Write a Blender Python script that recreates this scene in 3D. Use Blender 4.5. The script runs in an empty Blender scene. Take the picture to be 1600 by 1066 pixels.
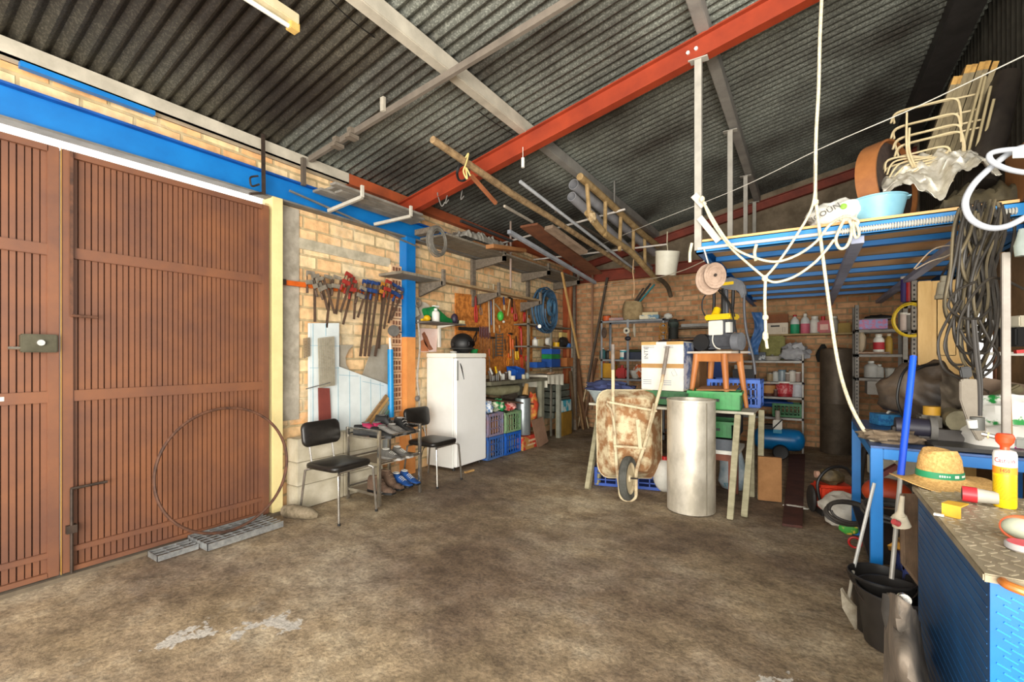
import bpy, bmesh, math, random
from mathutils import Vector, Matrix, noise
R = random.Random(7)
PI = math.pi
V = Vector
scene = bpy.context.scene
C = scene.collection
# ---------------------------------------------------------------- camera model (1600x1066)
F = 715.0
TH = math.radians(32.76)
HOR = 556.0
CAMZ = 1.4
DV = V((-math.sin(TH), math.cos(TH), 0)); RV = V((math.cos(TH), math.sin(TH), 0))
def P(px, py, X=None, Y=None, Z=None, D=None):
    d = DV + RV * ((px - 800) / F) + V((0, 0, -(py - HOR) / F))
    o = V((0, 0, CAMZ))
    if D is not None: t = D
    elif X is not None: t = X / d.x
    elif Y is not None: t = Y / d.y
    else: t = (Z - CAMZ) / d.z
    return o + d * t
cam = bpy.data.cameras.new('camera'); co = bpy.data.objects.new('camera', cam); C.objects.link(co)
cam.sensor_width = 36; cam.lens = F / 1600 * 36; cam.shift_y = (HOR - 533) / 1600
co.location = (0, 0, CAMZ); co.rotation_euler = (PI / 2, 0, TH)
cam.clip_start = 0.05
scene.camera = co
# ---------------------------------------------------------------- materials
def lin(h):
    if isinstance(h, str):
        h = h.lstrip('#'); c = [int(h[i:i + 2], 16) / 255 for i in (0, 2, 4)]
    else: c = h
    return tuple(((x / 12.92) if x <= .04045 else ((x + .055) / 1.055) ** 2.4) for x in c) + (1,)
MATS = {}
def newmat(name):
    m = bpy.data.materials.new(name); m.use_nodes = True
    nt = m.node_tree
    return m, nt, nt.nodes['Principled BSDF'], nt.nodes.new, nt.links.new
def mat(c1, c2=None, sc=6, r=.6, m=0, b=0, det=5, lo=.35, hi=.65, tr=0, stretch=None, key=None, alpha=1):
    k = key or (c1, c2, sc, r, m, b, det, lo, hi, tr, stretch, alpha)
    if k in MATS: return MATS[k]
    M, nt, bs, N, L = newmat('surface_%d' % len(MATS))
    bs.inputs['Roughness'].default_value = r; bs.inputs['Metallic'].default_value = m
    if tr: bs.inputs['Transmission Weight'].default_value = tr; bs.inputs['IOR'].default_value = 1.2
    if alpha < 1: bs.inputs['Alpha'].default_value = alpha
    if c2 is None:
        h = lin(c1); c2 = tuple(x * .78 for x in h[:3]) + (1,); ca = h
    else: ca = lin(c1); c2 = lin(c2)
    tc = N('ShaderNodeTexCoord'); nz = N('ShaderNodeTexNoise'); cr = N('ShaderNodeValToRGB')
    src = tc.outputs['Object']
    if stretch:
        mp = N('ShaderNodeMapping'); mp.inputs['Scale'].default_value = stretch; L(src, mp.inputs['Vector']); src = mp.outputs[0]
    L(src, nz.inputs['Vector']); nz.inputs['Scale'].default_value = sc; nz.inputs['Detail'].default_value = det
    nz.inputs['Roughness'].default_value = .65
    cr.color_ramp.elements[0].position = lo; cr.color_ramp.elements[1].position = hi
    cr.color_ramp.elements[0].color = ca; cr.color_ramp.elements[1].color = c2
    L(nz.outputs[0], cr.inputs[0]); L(cr.outputs[0], bs.inputs['Base Color'])
    if b:
        bp = N('ShaderNodeBump'); bp.inputs['Strength'].default_value = b; bp.inputs['Distance'].default_value = .01
        L(nz.outputs[0], bp.inputs['Height']); L(bp.outputs[0], bs.inputs['Normal'])
    MATS[k] = M
    return M
def brickmat(ax, ca, cb, mortar, bw, rh, patch, pamt, ms=.012, smooth=.3):
    M, nt, bs, N, L = newmat('brickwork'); bs.inputs['Roughness'].default_value = .9
    g = N('ShaderNodeNewGeometry'); sp = N('ShaderNodeSeparateXYZ'); cb_ = N('ShaderNodeCombineXYZ')
    L(g.outputs['Position'], sp.inputs[0]); L(sp.outputs[ax], cb_.inputs[0]); L(sp.outputs[2], cb_.inputs[1])
    nzd = N('ShaderNodeTexNoise'); nzd.inputs['Scale'].default_value = 7; nzd.inputs['Detail'].default_value = 3
    L(g.outputs['Position'], nzd.inputs['Vector'])
    ad = N('ShaderNodeVectorMath'); ad.operation = 'MULTIPLY_ADD'; L(nzd.outputs[1], ad.inputs[0]); ad.inputs[1].default_value = (.016, .016, 0); L(cb_.outputs[0], ad.inputs[2])
    bt = N('ShaderNodeTexBrick'); L(ad.outputs[0], bt.inputs['Vector'])
    bt.inputs['Scale'].default_value = 1; bt.inputs['Brick Width'].default_value = bw; bt.inputs['Row Height'].default_value = rh
    bt.inputs['Mortar Size'].default_value = ms; bt.inputs['Mortar Smooth'].default_value = smooth
    bt.inputs['Color1'].default_value = lin(ca); bt.inputs['Color2'].default_value = lin(cb); bt.inputs['Mortar'].default_value = lin(mortar)
    nz = N('ShaderNodeTexNoise'); nz.inputs['Scale'].default_value = 1.7; nz.inputs['Detail'].default_value = 8; nz.inputs['Roughness'].default_value = .7
    L(g.outputs['Position'], nz.inputs['Vector'])
    cr = N('ShaderNodeValToRGB'); cr.color_ramp.elements[0].position = .52 ; cr.color_ramp.elements[1].position = .66; cr.color_ramp.elements[1].color = (pamt, pamt, pamt, 1)
    L(nz.outputs[0], cr.inputs[0])
    mx = N('ShaderNodeMix'); mx.data_type = 'RGBA'; L(cr.outputs[0], mx.inputs[0]); L(bt.outputs[0], mx.inputs[6]); mx.inputs[7].default_value = lin(patch)
    n2 = N('ShaderNodeTexNoise'); n2.inputs['Scale'].default_value = 14; n2.inputs['Detail'].default_value = 6; L(g.outputs['Position'], n2.inputs['Vector'])
    c2 = N('ShaderNodeValToRGB'); c2.color_ramp.elements[0].position = .3; c2.color_ramp.elements[0].color = (.8, .78, .74, 1); c2.color_ramp.elements[1].position = .6; c2.color_ramp.elements[1].color = (1.15, 1.12, 1.08, 1)
    L(n2.outputs[0], c2.inputs[0])
    m2 = N('ShaderNodeMix'); m2.data_type = 'RGBA'; m2.blend_type = 'MULTIPLY'; m2.inputs[0].default_value = 1; L(mx.outputs[2], m2.inputs[6]); L(c2.outputs[0], m2.inputs[7])
    L(m2.outputs[2], bs.inputs['Base Color'])
    bp = N('ShaderNodeBump'); bp.inputs['Strength'].default_value = .6; bp.inputs['Distance'].default_value = .012
    ma = N('ShaderNodeMath'); ma.operation = 'MULTIPLY_ADD'; L(bt.outputs[1], ma.inputs[0]); ma.inputs[1].default_value = -1.2; L(n2.outputs[0], ma.inputs[2])
    L(ma.outputs[0], bp.inputs['Height']); L(bp.outputs[0], bs.inputs['Normal'])
    return M
# ---------------------------------------------------------------- mesh builder
MW = {}
def frame(d, up=V((0, 0, 1))):
    d = d.normalized()
    if abs(d.dot(up)) > .98: up = V((0, 1, 0)) if abs(d.y) < .9 else V((1, 0, 0))
    x = d.cross(up).normalized(); y = x.cross(d).normalized()
    return x, y
class MB:
    def __init__(s): s.bm = bmesh.new()
    def quadbox(s, pts):   # 8 points: bottom 4 ccw, top 4
        v = [s.bm.verts.new(p) for p in pts]
        for f in ((3, 2, 1, 0), (4, 5, 6, 7), (0, 1, 5, 4), (1, 2, 6, 5), (2, 3, 7, 6), (3, 0, 4, 7)):
            s.bm.faces.new([v[i] for i in f])
        return s
    def box(s, x0, x1, y0, y1, z0, z1):
        return s.quadbox([(x0, y0, z0), (x1, y0, z0), (x1, y1, z0), (x0, y1, z0), (x0, y0, z1), (x1, y0, z1), (x1, y1, z1), (x0, y1, z1)])
    def cbox(s, c, sz, rz=0, M=None):
        m = M or Matrix.Rotation(rz, 3, 'Z'); c = V(c)
        a, b, h = sz[0] / 2, sz[1] / 2, sz[2] / 2
        return s.quadbox([c + m @ V(p) for p in ((-a, -b, -h), (a, -b, -h), (a, b, -h), (-a, b, -h), (-a, -b, h), (a, -b, h), (a, b, h), (-a, b, h))])
    def bar(s, p, q, w, h=None, up=(0, 0, 1), w2=None, h2=None):
        p, q = V(p), V(q); h = h or w; x, y = frame(q - p, V(up)); w2 = w2 or w; h2 = h2 or h
        a = [p - x * w / 2 - y * h / 2, p + x * w / 2 - y * h / 2, p + x * w / 2 + y * h / 2, p - x * w / 2 + y * h / 2]
        b = [q - x * w2 / 2 - y * h2 / 2, q + x * w2 / 2 - y * h2 / 2, q + x * w2 / 2 + y * h2 / 2, q - x * w2 / 2 + y * h2 / 2]
        return s.quadbox(a + b)
    def cyl(s, p, q, r, r2=None, n=16, cap=True):
        return s.tube([p, q], r, n=n, radii=[r, r if r2 is None else r2], cap=cap)
    def tube(s, pts, r, n=8, closed=False, radii=None, cap=True, sx=1, sy=1):
        pts = [V(p) for p in pts]; k = len(pts); rings = []
        x = None
        for i, p in enumerate(pts):
            if closed: d = pts[(i + 1) % k] - pts[i - 1]
            else: d = pts[min(i + 1, k - 1)] - pts[max(i - 1, 0)]
            if d.length < 1e-9: d = V((0, 0, 1))
            d.normalize()
            if x is None: x, y = frame(d)
            else:
                x = (x - d * x.dot(d))
                x = x.normalized() if x.length > 1e-6 else frame(d)[0]
                y = x.cross(d)
            rr = radii[i] if radii else r
            rings.append([s.bm.verts.new(p + x * math.cos(2 * PI * j / n) * rr * sx + y * math.sin(2 * PI * j / n) * rr * sy) for j in range(n)])
        m = k if closed else k - 1
        for i in range(m):
            A, B = rings[i], rings[(i + 1) % k]
            for j in range(n): s.bm.faces.new((A[j], A[(j + 1) % n], B[(j + 1) % n], B[j]))
        if cap and not closed:
            s.bm.faces.new(rings[0][::-1]); s.bm.faces.new(rings[-1])
        return s
    def lathe(s, prof, c=(0, 0, 0), n=24, M=None, sx=1, sy=1):
        c = V(c); rings = []
        for r, z in prof:
            if r < 1e-5: p = V((0, 0, z)); rings.append([s.bm.verts.new(c + (M @ p if M else p))])
            else:
                ring = []
                for j in range(n):
                    p = V((math.cos(2 * PI * j / n) * r * sx, math.sin(2 * PI * j / n) * r * sy, z)); ring.append(s.bm.verts.new(c + (M @ p if M else p)))
                rings.append(ring)
        for A, B in zip(rings, rings[1:]):
            for j in range(n):
                a, b = A[j % len(A)], A[(j + 1) % len(A)]; c_, d = B[(j + 1) % len(B)], B[j % len(B)]
                vs = []
                for v in (a, b, c_, d):
                    if v not in vs: vs.append(v)
                if len(vs) > 2:
                    try: s.bm.faces.new(vs)
                    except ValueError: pass
        return s
    def ball(s, c, r, n=16, m=10, amp=0, fr=3, seed=0, M=None):
        if not hasattr(r, '__len__'): r = (r, r, r)
        c = V(c); rings = []
        for i in range(m + 1):
            t = PI * i / m; ring = []
            for j in range(n if 0 < i < m else 1):
                a = 2 * PI * j / n; d = V((math.sin(t) * math.cos(a), math.sin(t) * math.sin(a), math.cos(t)))
                k = 1 + (amp * noise.noise(d * fr + V((seed, seed * 2.1, 0))) if amp else 0)
                p = V((d.x * r[0] * k, d.y * r[1] * k, d.z * r[2] * k))
                ring.append(s.bm.verts.new(c + (M @ p if M else p)))
            rings.append(ring)
        for A, B in zip(rings, rings[1:]):
            for j in range(n):
                vs = []
                for v in (A[j % len(A)], B[j % len(B)], B[(j + 1) % len(B)], A[(j + 1) % len(A)]):
                    if v not in vs: vs.append(v)
                if len(vs) > 2: s.bm.faces.new(vs)
        return s
    def prism(s, pts, off):
        off = V(off); a = [s.bm.verts.new(p) for p in pts]; b = [s.bm.verts.new(V(p) + off) for p in pts]
        s.bm.faces.new(a[::-1]); s.bm.faces.new(b); k = len(a)
        for i in range(k): s.bm.faces.new((a[i], a[(i + 1) % k], b[(i + 1) % k], b[i]))
        return s
    def sheet(s, fn, nu, nv, th=0):
        g = [[s.bm.verts.new(fn(u / nu, v / nv)) for v in range(nv + 1)] for u in range(nu + 1)]
        fs = []
        for i in range(nu):
            for j in range(nv): fs.append(s.bm.faces.new((g[i][j], g[i + 1][j], g[i + 1][j + 1], g[i][j + 1])))
        if th:
            s.bm.normal_update(); bmesh.ops.solidify(s.bm, geom=fs, thickness=th)
        return s
    def done(s, name, m, parent=None, world=False, bevel=0, seg=2, ang=.55, smooth=True):
        bm = s.bm
        bmesh.ops.recalc_face_normals(bm, faces=bm.faces)
        if bevel:
            bm.normal_update()
            es = [e for e in bm.edges if len(e.link_faces) == 2 and e.calc_face_angle(0) > .6]
            bmesh.ops.bevel(bm, geom=es, offset=bevel, segments=seg, affect='EDGES', clamp_overlap=True)
        bm.normal_update()
        for f in bm.faces: f.smooth = smooth
        for e in bm.edges: e.smooth = not (len(e.link_faces) == 2 and e.calc_face_angle(0) > ang)
        off = Matrix()
        if parent is not None:
            if world: bmesh.ops.transform(bm, matrix=MW[parent.name].inverted(), verts=bm.verts)
            W = MW[parent.name].copy()
        else:
            xs = [v.co for v in bm.verts]
            c = V(((min(v.x for v in xs) + max(v.x for v in xs)) / 2, (min(v.y for v in xs) + max(v.y for v in xs)) / 2, min(v.z for v in xs)))
            off = Matrix.Translation(c); bmesh.ops.translate(bm, vec=-c, verts=bm.verts); W = off
        me = bpy.data.meshes.new(name); bm.to_mesh(me); bm.free(); me.materials.append(m)
        o = bpy.data.objects.new(name, me); C.objects.link(o)
        if parent is not None: o.parent = parent
        else: o.location = off.to_translation()
        MW[o.name] = W
        return o
def thing(name, label, cat, loc=(0, 0, 0), rz=0, group=None, rot=None):
    o = bpy.data.objects.new(name, None); C.objects.link(o); o.empty_display_size = .1
    o.location = loc; o.rotation_euler = rot or (0, 0, rz); tag(o, label, cat, group)
    from mathutils import Euler
    MW[o.name] = Matrix.Translation(V(loc)) @ Euler(rot or (0, 0, rz)).to_matrix().to_4x4()
    return o
def tag(o, label, cat, group=None):
    o['label'] = label; o['category'] = cat
    if group: o['group'] = group
    return o
def struct(o): o['kind'] = 'structure'; return o
def one(name, label, cat, mb, m, group=None, **k): return tag(mb.done(name, m, **k), label, cat, group)
def dup(root, loc=None, rz=None, label=None, group=None):
    c = root.copy(); C.objects.link(c)
    if loc is not None: c.location = loc
    if rz is not None: c.rotation_euler = (0, 0, rz)
    if label: c['label'] = label
    if group: c['group'] = group
    def rec(a, b):
        for ch in list(a.children):
            if ch == b: continue
            d = ch.copy(); C.objects.link(d); d.parent = b; rec(ch, d)
    rec(root, c)
    return c
def text(s, size, m, parent, loc, rot, ext=.0008, align='CENTER', name='lettering', bend=None):
    cu = bpy.data.curves.new('t', 'FONT'); cu.body = s; cu.size = size; cu.extrude = ext; cu.align_x = align; cu.align_y = 'CENTER'; cu.resolution_u = 2
    to = bpy.data.objects.new('t', cu); C.objects.link(to)
    dg = bpy.context.evaluated_depsgraph_get(); me = bpy.data.meshes.new_from_object(to.evaluated_get(dg))
    bpy.data.objects.remove(to)
    if bend:   # wrap onto a cylinder of radius bend, axis = local y
        for v in me.vertices:
            a = v.co.x / bend; rr = bend + v.co.z
            v.co = V((math.sin(a) * rr, v.co.y, math.cos(a) * rr - bend))
    me.materials.clear(); me.materials.append(m)
    o = bpy.data.objects.new(name, me); C.objects.link(o); o.location = loc; o.rotation_euler = rot
    if parent: o.parent = parent
    return o
def arc(c, r, a0, a1, n, ux, uy): 
    c, ux, uy = V(c), V(ux), V(uy)
    return [c + ux * math.cos(a0 + (a1 - a0) * i / n) * r + uy * math.sin(a0 + (a1 - a0) * i / n) * r for i in range(n + 1)]
def spl(pts, k=6):
    pts = [V(p) for p in pts]; q = [pts[0]] + pts + [pts[-1]]; out = []
    for i in range(1, len(q) - 2):
        a, b, c, d = q[i - 1:i + 3]
        for j in range(k):
            t = j / k
            out.append(.5 * ((2 * b) + (c - a) * t + (2 * a - 5 * b + 4 * c - d) * t * t + (3 * b - a - 3 * c + d) * t ** 3))
    out.append(pts[-1]); return out
def rect(w, h, r=.02, n=4):   # rounded rectangle outline, ccw 2D
    o = []
    for cx, cy, a in ((w / 2 - r, h / 2 - r, 0), (-w / 2 + r, h / 2 - r, PI / 2), (-w / 2 + r, -h / 2 + r, PI), (w / 2 - r, -h / 2 + r, 1.5 * PI)):
        for i in range(n + 1):
            t = a + PI / 2 * i / n; o.append((cx + r * math.cos(t), cy + r * math.sin(t)))
    return o
# ================================================================ colours
XW, YB, XR = -4.05, 8.4, 1.3
def roofz(x): return 3.28 + .2155 * (x + 3.98)
BLUE = mat('#0868b0', '#0c76c0', 3, .42, b=.05)
BLUE2 = mat('#0a56a8', '#083f86', 5, .5)
REDP = mat('#a23c1c', '#8a3017', 4, .6, b=.1)
PRIMER = mat('#b4562c', '#8f4526', 3, .7)
STEEL = mat('#8c8a84', '#6f6c66', 5, .45, .3)
GALV = mat('#b4b6b4', '#8e9192', 30, .4, .6)
CREAM = mat('#a39c88', '#857f70', 4, .7)
CHROME = mat('#c8c4bc', '#a9a59c', 12, .22, .9)
BLACKV = mat('#161412', '#231f1b', 30, .38)
BLACKP = mat('#121212', '#1c1c1c', 10, .5)
DARK = mat('#2a2724', '#1c1a18', 8, .6)
RUST = mat('#6b4530', '#3e2a20', 14, .75, b=.3)
IRON = mat('#4a3c32', '#2e2620', 14, .6, .4)
WOOD = mat('#9a7a52', '#7a5c3a', 5, .7, stretch=(1, 1, 8), b=.1)
WOODL = mat('#c89f62', '#a57d48', 5, .7, stretch=(8, 1, 1))
OLDW = mat('#7d7162', '#5c5347', 6, .85, stretch=(6, 1.2, 6), b=.2)
PLY = mat('#b07a48', '#94643a', 4, .7)
WHITE = mat('#e6e4da', '#d4d2c6', 4, .4)
PLAST = mat('#dedcd2', '#c5c3b8', 5, .5)
PVC = mat('#a3a3a6', '#8c8c90', 5, .5)
ROPE = mat('#e9e2c8', '#c9bf9d', 60, .9, b=.4)
CARD = mat('#a97a4c', '#8f653c', 6, .85)
REDPL = mat('#b81f1c', '#931614', 6, .45)
BLUEPL = mat('#1759b8', '#0f4594', 6, .45)
GREENPL = mat('#1b8a45', '#136b34', 6, .45)
YEL = mat('#e6b90f', '#cf9d0c', 6, .45)
ORANGE = mat('#d8641a', '#b8500f', 6, .5)
CONC = mat('#a8a294', '#87806f', 9, .9, b=.3)
GREY = mat('#77746e', '#5f5c57', 8, .65)
GLASSY = mat('#c8d2cc', '#b4beb8', 6, .15, tr=.6)
# ================================================================ floor
def floormat():
    M, nt, bs, N, L = newmat('rough_concrete'); bs.inputs['Roughness'].default_value = .78
    g = N('ShaderNodeNewGeometry')
    def nz(sc, det=6, ro=.65, st=None):
        n = N('ShaderNodeTexNoise'); n.inputs['Scale'].default_value = sc; n.inputs['Detail'].default_value = det; n.inputs['Roughness'].default_value = ro
        src = g.outputs['Position']
        if st:
            mp = N('ShaderNodeMapping'); mp.inputs['Scale'].default_value = st; mp.inputs['Rotation'].default_value = (0, 0, .5); L(src, mp.inputs[0]); src = mp.outputs[0]
        L(src, n.inputs['Vector']); return n
    def ramp(n, a, ca, b, cb, mid=None):
        r = N('ShaderNodeValToRGB'); e = r.color_ramp.elements; e[0].position = a; e[0].color = lin(ca); e[1].position = b; e[1].color = lin(cb)
        if mid: x = e.new(mid[0]); x.color = lin(mid[1])
        L(n.outputs[0], r.inputs[0]); return r
    def mix(f, a, b, mode='MIX'):
        x = N('ShaderNodeMix'); x.data_type = 'RGBA'; x.blend_type = mode
        if isinstance(f, float): x.inputs[0].default_value = f
        else: L(f, x.inputs[0])
        L(a, x.inputs[6]); L(b, x.inputs[7]); return x.outputs[2]
    n1 = nz(.9, 8, .7); r1 = ramp(n1, .3, '#8a7555', .66, '#e4d5b6', (.48, '#bca684'))
    n2 = nz(5.5, 13, .76, (1, 1.5, 1)); r2 = ramp(n2, .36, '#5f5245', .60, '#ffffff')
    base = mix(.62, r1.outputs[0], r2.outputs[0], 'MULTIPLY')
    n3 = nz(1.6, 10, .8); r3 = ramp(n3, .56, '#000000', .72, '#d8d8d8')
    lt = N('ShaderNodeRGB'); lt.outputs[0].default_value = lin('#cdc2aa')
    base = mix(r3.outputs[0], base, lt.outputs[0])
    n5 = nz(.6, 5, .6); r5 = ramp(n5, .42, '#a09499', .6, '#ffffff'); base = mix(.8, base, r5.outputs[0], 'MULTIPLY')
    for (ax, ay), (bx_, by_), rad in (((-2.62, 1.02), (-2.33, 1.38), .07), ((-2.35, .72), (-2.33, .75), .05), ((-.9, 1.65), (-.87, 1.67), .05), ((-.2, 2.05), (-.1, 2.3), .05)):
        a_, b_ = V((ax, ay, 0)), V((bx_, by_, 0)); d_ = (b_ - a_); l_ = d_.length; d_.normalize()
        s1 = N('ShaderNodeVectorMath'); s1.operation = 'SUBTRACT'; L(g.outputs['Position'], s1.inputs[0]); s1.inputs[1].default_value = a_
        dt = N('ShaderNodeVectorMath'); dt.operation = 'DOT_PRODUCT'; L(s1.outputs[0], dt.inputs[0]); dt.inputs[1].default_value = d_
        cl = N('ShaderNodeClamp'); L(dt.outputs['Value'], cl.inputs[0]); cl.inputs['Max'].default_value = l_
        sc_ = N('ShaderNodeVectorMath'); sc_.operation = 'SCALE'; sc_.inputs[0].default_value = d_; L(cl.outputs[0], sc_.inputs['Scale'])
        s2 = N('ShaderNodeVectorMath'); s2.operation = 'DISTANCE'; L(s1.outputs[0], s2.inputs[0]); L(sc_.outputs[0], s2.inputs[1])
        n7 = nz(7, 7, .7); ad = N('ShaderNodeMath'); ad.operation = 'MULTIPLY_ADD'; L(n7.outputs[0], ad.inputs[0]); ad.inputs[1].default_value = rad * 9; L(s2.outputs['Value'], ad.inputs[2])
        lt_ = N('ShaderNodeMath'); lt_.operation = 'LESS_THAN'; L(ad.outputs[0], lt_.inputs[0]); lt_.inputs[1].default_value = rad * 5.1
        pw = N('ShaderNodeRGB'); pw.outputs[0].default_value = lin('#c2bbaf'); base = mix(lt_.outputs[0], base, pw.outputs[0])
    n4 = nz(45, 4, .7); r4 = ramp(n4, .35, '#8c8c8c', .6, '#ffffff')
    base = mix(.6, base, r4.outputs[0], 'MULTIPLY')
    L(base, bs.inputs['Base Color'])
    ma = N('ShaderNodeMath'); ma.operation = 'ADD'; L(n2.outputs[0], ma.inputs[0]); L(n4.outputs[0], ma.inputs[1])
    bp = N('ShaderNodeBump'); bp.inputs['Strength'].default_value = .45; bp.inputs['Distance'].default_value = .012; L(ma.outputs[0], bp.inputs['Height']); L(bp.outputs[0], bs.inputs['Normal'])
    return M
def fl(u, v):
    x, y = -4.5 + 7.5 * u, -2.5 + 11.2 * v
    return (x, y, min(0, .006 * noise.noise(V((x, y, 0))) - .004))
struct(MB().sheet(fl, 60, 90).done('floor', floormat()))
# ================================================================ walls
BL = brickmat(1, '#ead2a6', '#dba771', '#b5a27c', .29, .125, '#d2c4a6', .8)
BB = brickmat(0, '#cfa27a', '#ab7850', '#a08c6c', .26, .088, '#93805e', .6)
GY0, GY1 = .2, 2.27          # gate opening along Y
GZ = 2.78
w = MB(); w.box(XW - .2, XW, 2.36, 8.6, 0, 3.3); w.box(XW - .03, XW, -1, 2.36, GZ + .02, 3.3)
struct(w.done('wall_left', BL))
BE = mat('#8f806a', '#6d604d', 5, .95, b=.3)
def gable(x0, x1, z0, y0, y1):
    return [(x0, y0, z0), (x1, y0, z0), (x1, y0, roofz(x1) - .01), (x0, y0, roofz(x0) - .01)], (0, y1 - y0, 0)
w = MB(); a, b = gable(-4.2, 1.5, 2.95, YB, YB + .2); w.prism(a, b)
struct(w.done('wall_back.001', BE))
w = MB(); w.box(-4.25, 1.5, YB, YB + .2, 0, 2.95)
struct(w.done('wall_back', BB))
# right wall: block base with a doorway, corrugated cladding above
w = MB(); DY0, DY1, DZ = 5.3, 6.7, 1.9
w.box(XR, XR + .02, 2.6, DY0, 0, 2.2); w.box(XR, XR + .02, DY1, YB, 0, 2.2); w.box(XR, XR + .02, DY0, DY1, DZ, 2.2); w.box(XR, XR + .02, DY0, DY1, 0, 1.1)
struct(w.done('wall_right', mat('#8a7152', '#6a563c', 4, .9, b=.3)))
CLAD = mat('#4a473e', '#35322b', 6, .6, .3)
def clad(u, v):
    y = 2.6 + 5.95 * v; k = (v * 58) % 1
    return (XR + .02 + (.02 if k < .5 else 0), y, 2.18 + (roofz(XR) + .03 - 2.18) * u)
struct(MB().sheet(clad, 1, 232, .003).done('wall_right.001', CLAD, smooth=False))
# corrugated roof
def roofmat():
    M, nt, bs, N, L = newmat('corrugated_zinc'); bs.inputs['Roughness'].default_value = .5; bs.inputs['Metallic'].default_value = .55
    g = N('ShaderNodeNewGeometry')
    v = N('ShaderNodeTexVoronoi'); v.inputs['Scale'].default_value = 120; L(g.outputs['Position'], v.inputs['Vector'])
    n = N('ShaderNodeTexNoise'); n.inputs['Scale'].default_value = 1.1; n.inputs['Detail'].default_value = 7; L(g.outputs['Position'], n.inputs['Vector'])
    r = N('ShaderNodeValToRGB'); r.color_ramp.elements[0].position = .35; r.color_ramp.elements[0].color = lin('#48453f'); r.color_ramp.elements[1].position = .68; r.color_ramp.elements[1].color = lin('#84887f')
    L(n.outputs[0], r.inputs[0])
    sp = N('ShaderNodeSeparateColor'); L(v.outputs['Color'], sp.inputs[0])
    r2 = N('ShaderNodeValToRGB'); r2.color_ramp.elements[0].position = .5; r2.color_ramp.elements[0].color = (.8, .8, .8, 1); r2.color_ramp.elements[1].position = 1; r2.color_ramp.elements[1].color = (1.7, 1.7, 1.7, 1)
    L(sp.outputs[0], r2.inputs[0])
    m = N('ShaderNodeMix'); m.data_type = 'RGBA'; m.blend_type = 'MULTIPLY'; m.inputs[0].default_value = 1; L(r.outputs[0], m.inputs[6]); L(r2.outputs[0], m.inputs[7])
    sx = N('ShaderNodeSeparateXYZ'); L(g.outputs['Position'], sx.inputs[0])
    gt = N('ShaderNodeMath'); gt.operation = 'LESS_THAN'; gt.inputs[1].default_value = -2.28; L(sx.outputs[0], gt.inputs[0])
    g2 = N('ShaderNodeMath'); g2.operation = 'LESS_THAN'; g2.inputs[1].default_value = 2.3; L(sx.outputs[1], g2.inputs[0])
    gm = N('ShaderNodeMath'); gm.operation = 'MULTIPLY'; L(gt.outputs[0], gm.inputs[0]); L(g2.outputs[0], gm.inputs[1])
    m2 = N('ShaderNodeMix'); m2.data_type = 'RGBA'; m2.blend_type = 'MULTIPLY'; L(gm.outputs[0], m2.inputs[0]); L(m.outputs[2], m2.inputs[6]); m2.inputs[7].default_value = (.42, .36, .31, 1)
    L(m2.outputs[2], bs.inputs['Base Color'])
    return M
def roof(u, v):
    x = -4.35 + 6.1 * u; y = -.6 + 9.2 * v
    return (x, y, roofz(x) + .016 + .016 * math.sin(2 * PI * y / .092))
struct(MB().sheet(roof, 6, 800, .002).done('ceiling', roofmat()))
# ================================================================ roof steel
def rbeam(name, label, x, y0, y1, m, w=.07, h=.12, cat='purlin'):
    t = MB(); z = roofz(x)
    t.box(x - w / 2, x + w / 2, y0, y1, z - .008, z - .001); t.box(x - w / 2, x + w / 2, y0, y1, z - h, z - h + .008); t.box(x - w / 2, x - w / 2 + .006, y0, y1, z - h, z)
    return one(name, label, cat, t, m, bevel=0)
PUR = mat('#c6beac', '#a8a191', 4, .6)
PUR2 = mat('#a09c94', '#85827c', 4, .6)
def zpur(name, label, x, y0, y1, m, w=.09, h=.12):
    t = MB(); z = roofz(x)
    t.box(x - w / 2, x + w / 2, y0, y1, z - h, z - .002)
    return one(name, label, 'purlin', t, m, bevel=.006)
zpur('roof_purlin', 'pale grey steel roof purlin nearest the gate, crossing above the thin cross bar', -2.28, .2, 4.05, PUR)
zpur('roof_purlin', 'dull grey steel purlin beyond the red rafter, above the wooden ladder', -2.28, 4.06, 8.38, PUR2)
zpur('roof_purlin', 'grey steel roof purlin over the outer posts of the raised platform', -.665, .2, 8.38, PUR2)
zpur('roof_purlin', 'dark steel purlin where roof meets the corrugated side wall', 1.1, 2.6, 8.38, mat('#3d3a38', '#2d2b29', 5, .6), w=.22, h=.16)
t = MB(); t.box(-4.05, -3.955, -.5, 3.05, 3.17, 3.18); t.box(-4.05, -4.04, -.5, 3.05, 3.17, 3.275); t.box(-3.975, -3.955, -.5, 3.05, 3.17, 3.275)
one('eave_beam', 'pale grey steel eave beam above the brown gates', 'beam', t, PUR)
t = MB(); t.box(-4.04, -3.955, 3.055, 8.38, 3.17, 3.275)
one('eave_beam', 'rust-red primed eave beam along the tool wall', 'beam', t, PRIMER)
t = MB(); t.box(-4.0, -3.952, .71, 1.385, 3.135, 3.168)
one('painted_strip', 'short blue painted strip under the pale eave beam above the gate', 'strip', t, BLUE)
def rafter(name, label, y, x0, x1, m, top=-.12, h=.18, w=.09):
    T = thing(name, label, 'beam', (0, y, 0))
    def seg(za, zb, wa, wb, nm):
        b = MB(); pts = [(x0, wa, roofz(x0) + za), (x1, wa, roofz(x1) + za), (x1, wa, roofz(x1) + zb), (x0, wa, roofz(x0) + zb)]
        b.prism(pts, (0, wb - wa, 0)); b.done(nm, m, T)
    seg(top - .012, top, -w / 2, w / 2, 'flange'); seg(top - h, top - h + .012, -w / 2, w / 2, 'flange'); seg(top - h + .01, top - .01, -.006, .006, 'web')
    return T
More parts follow.
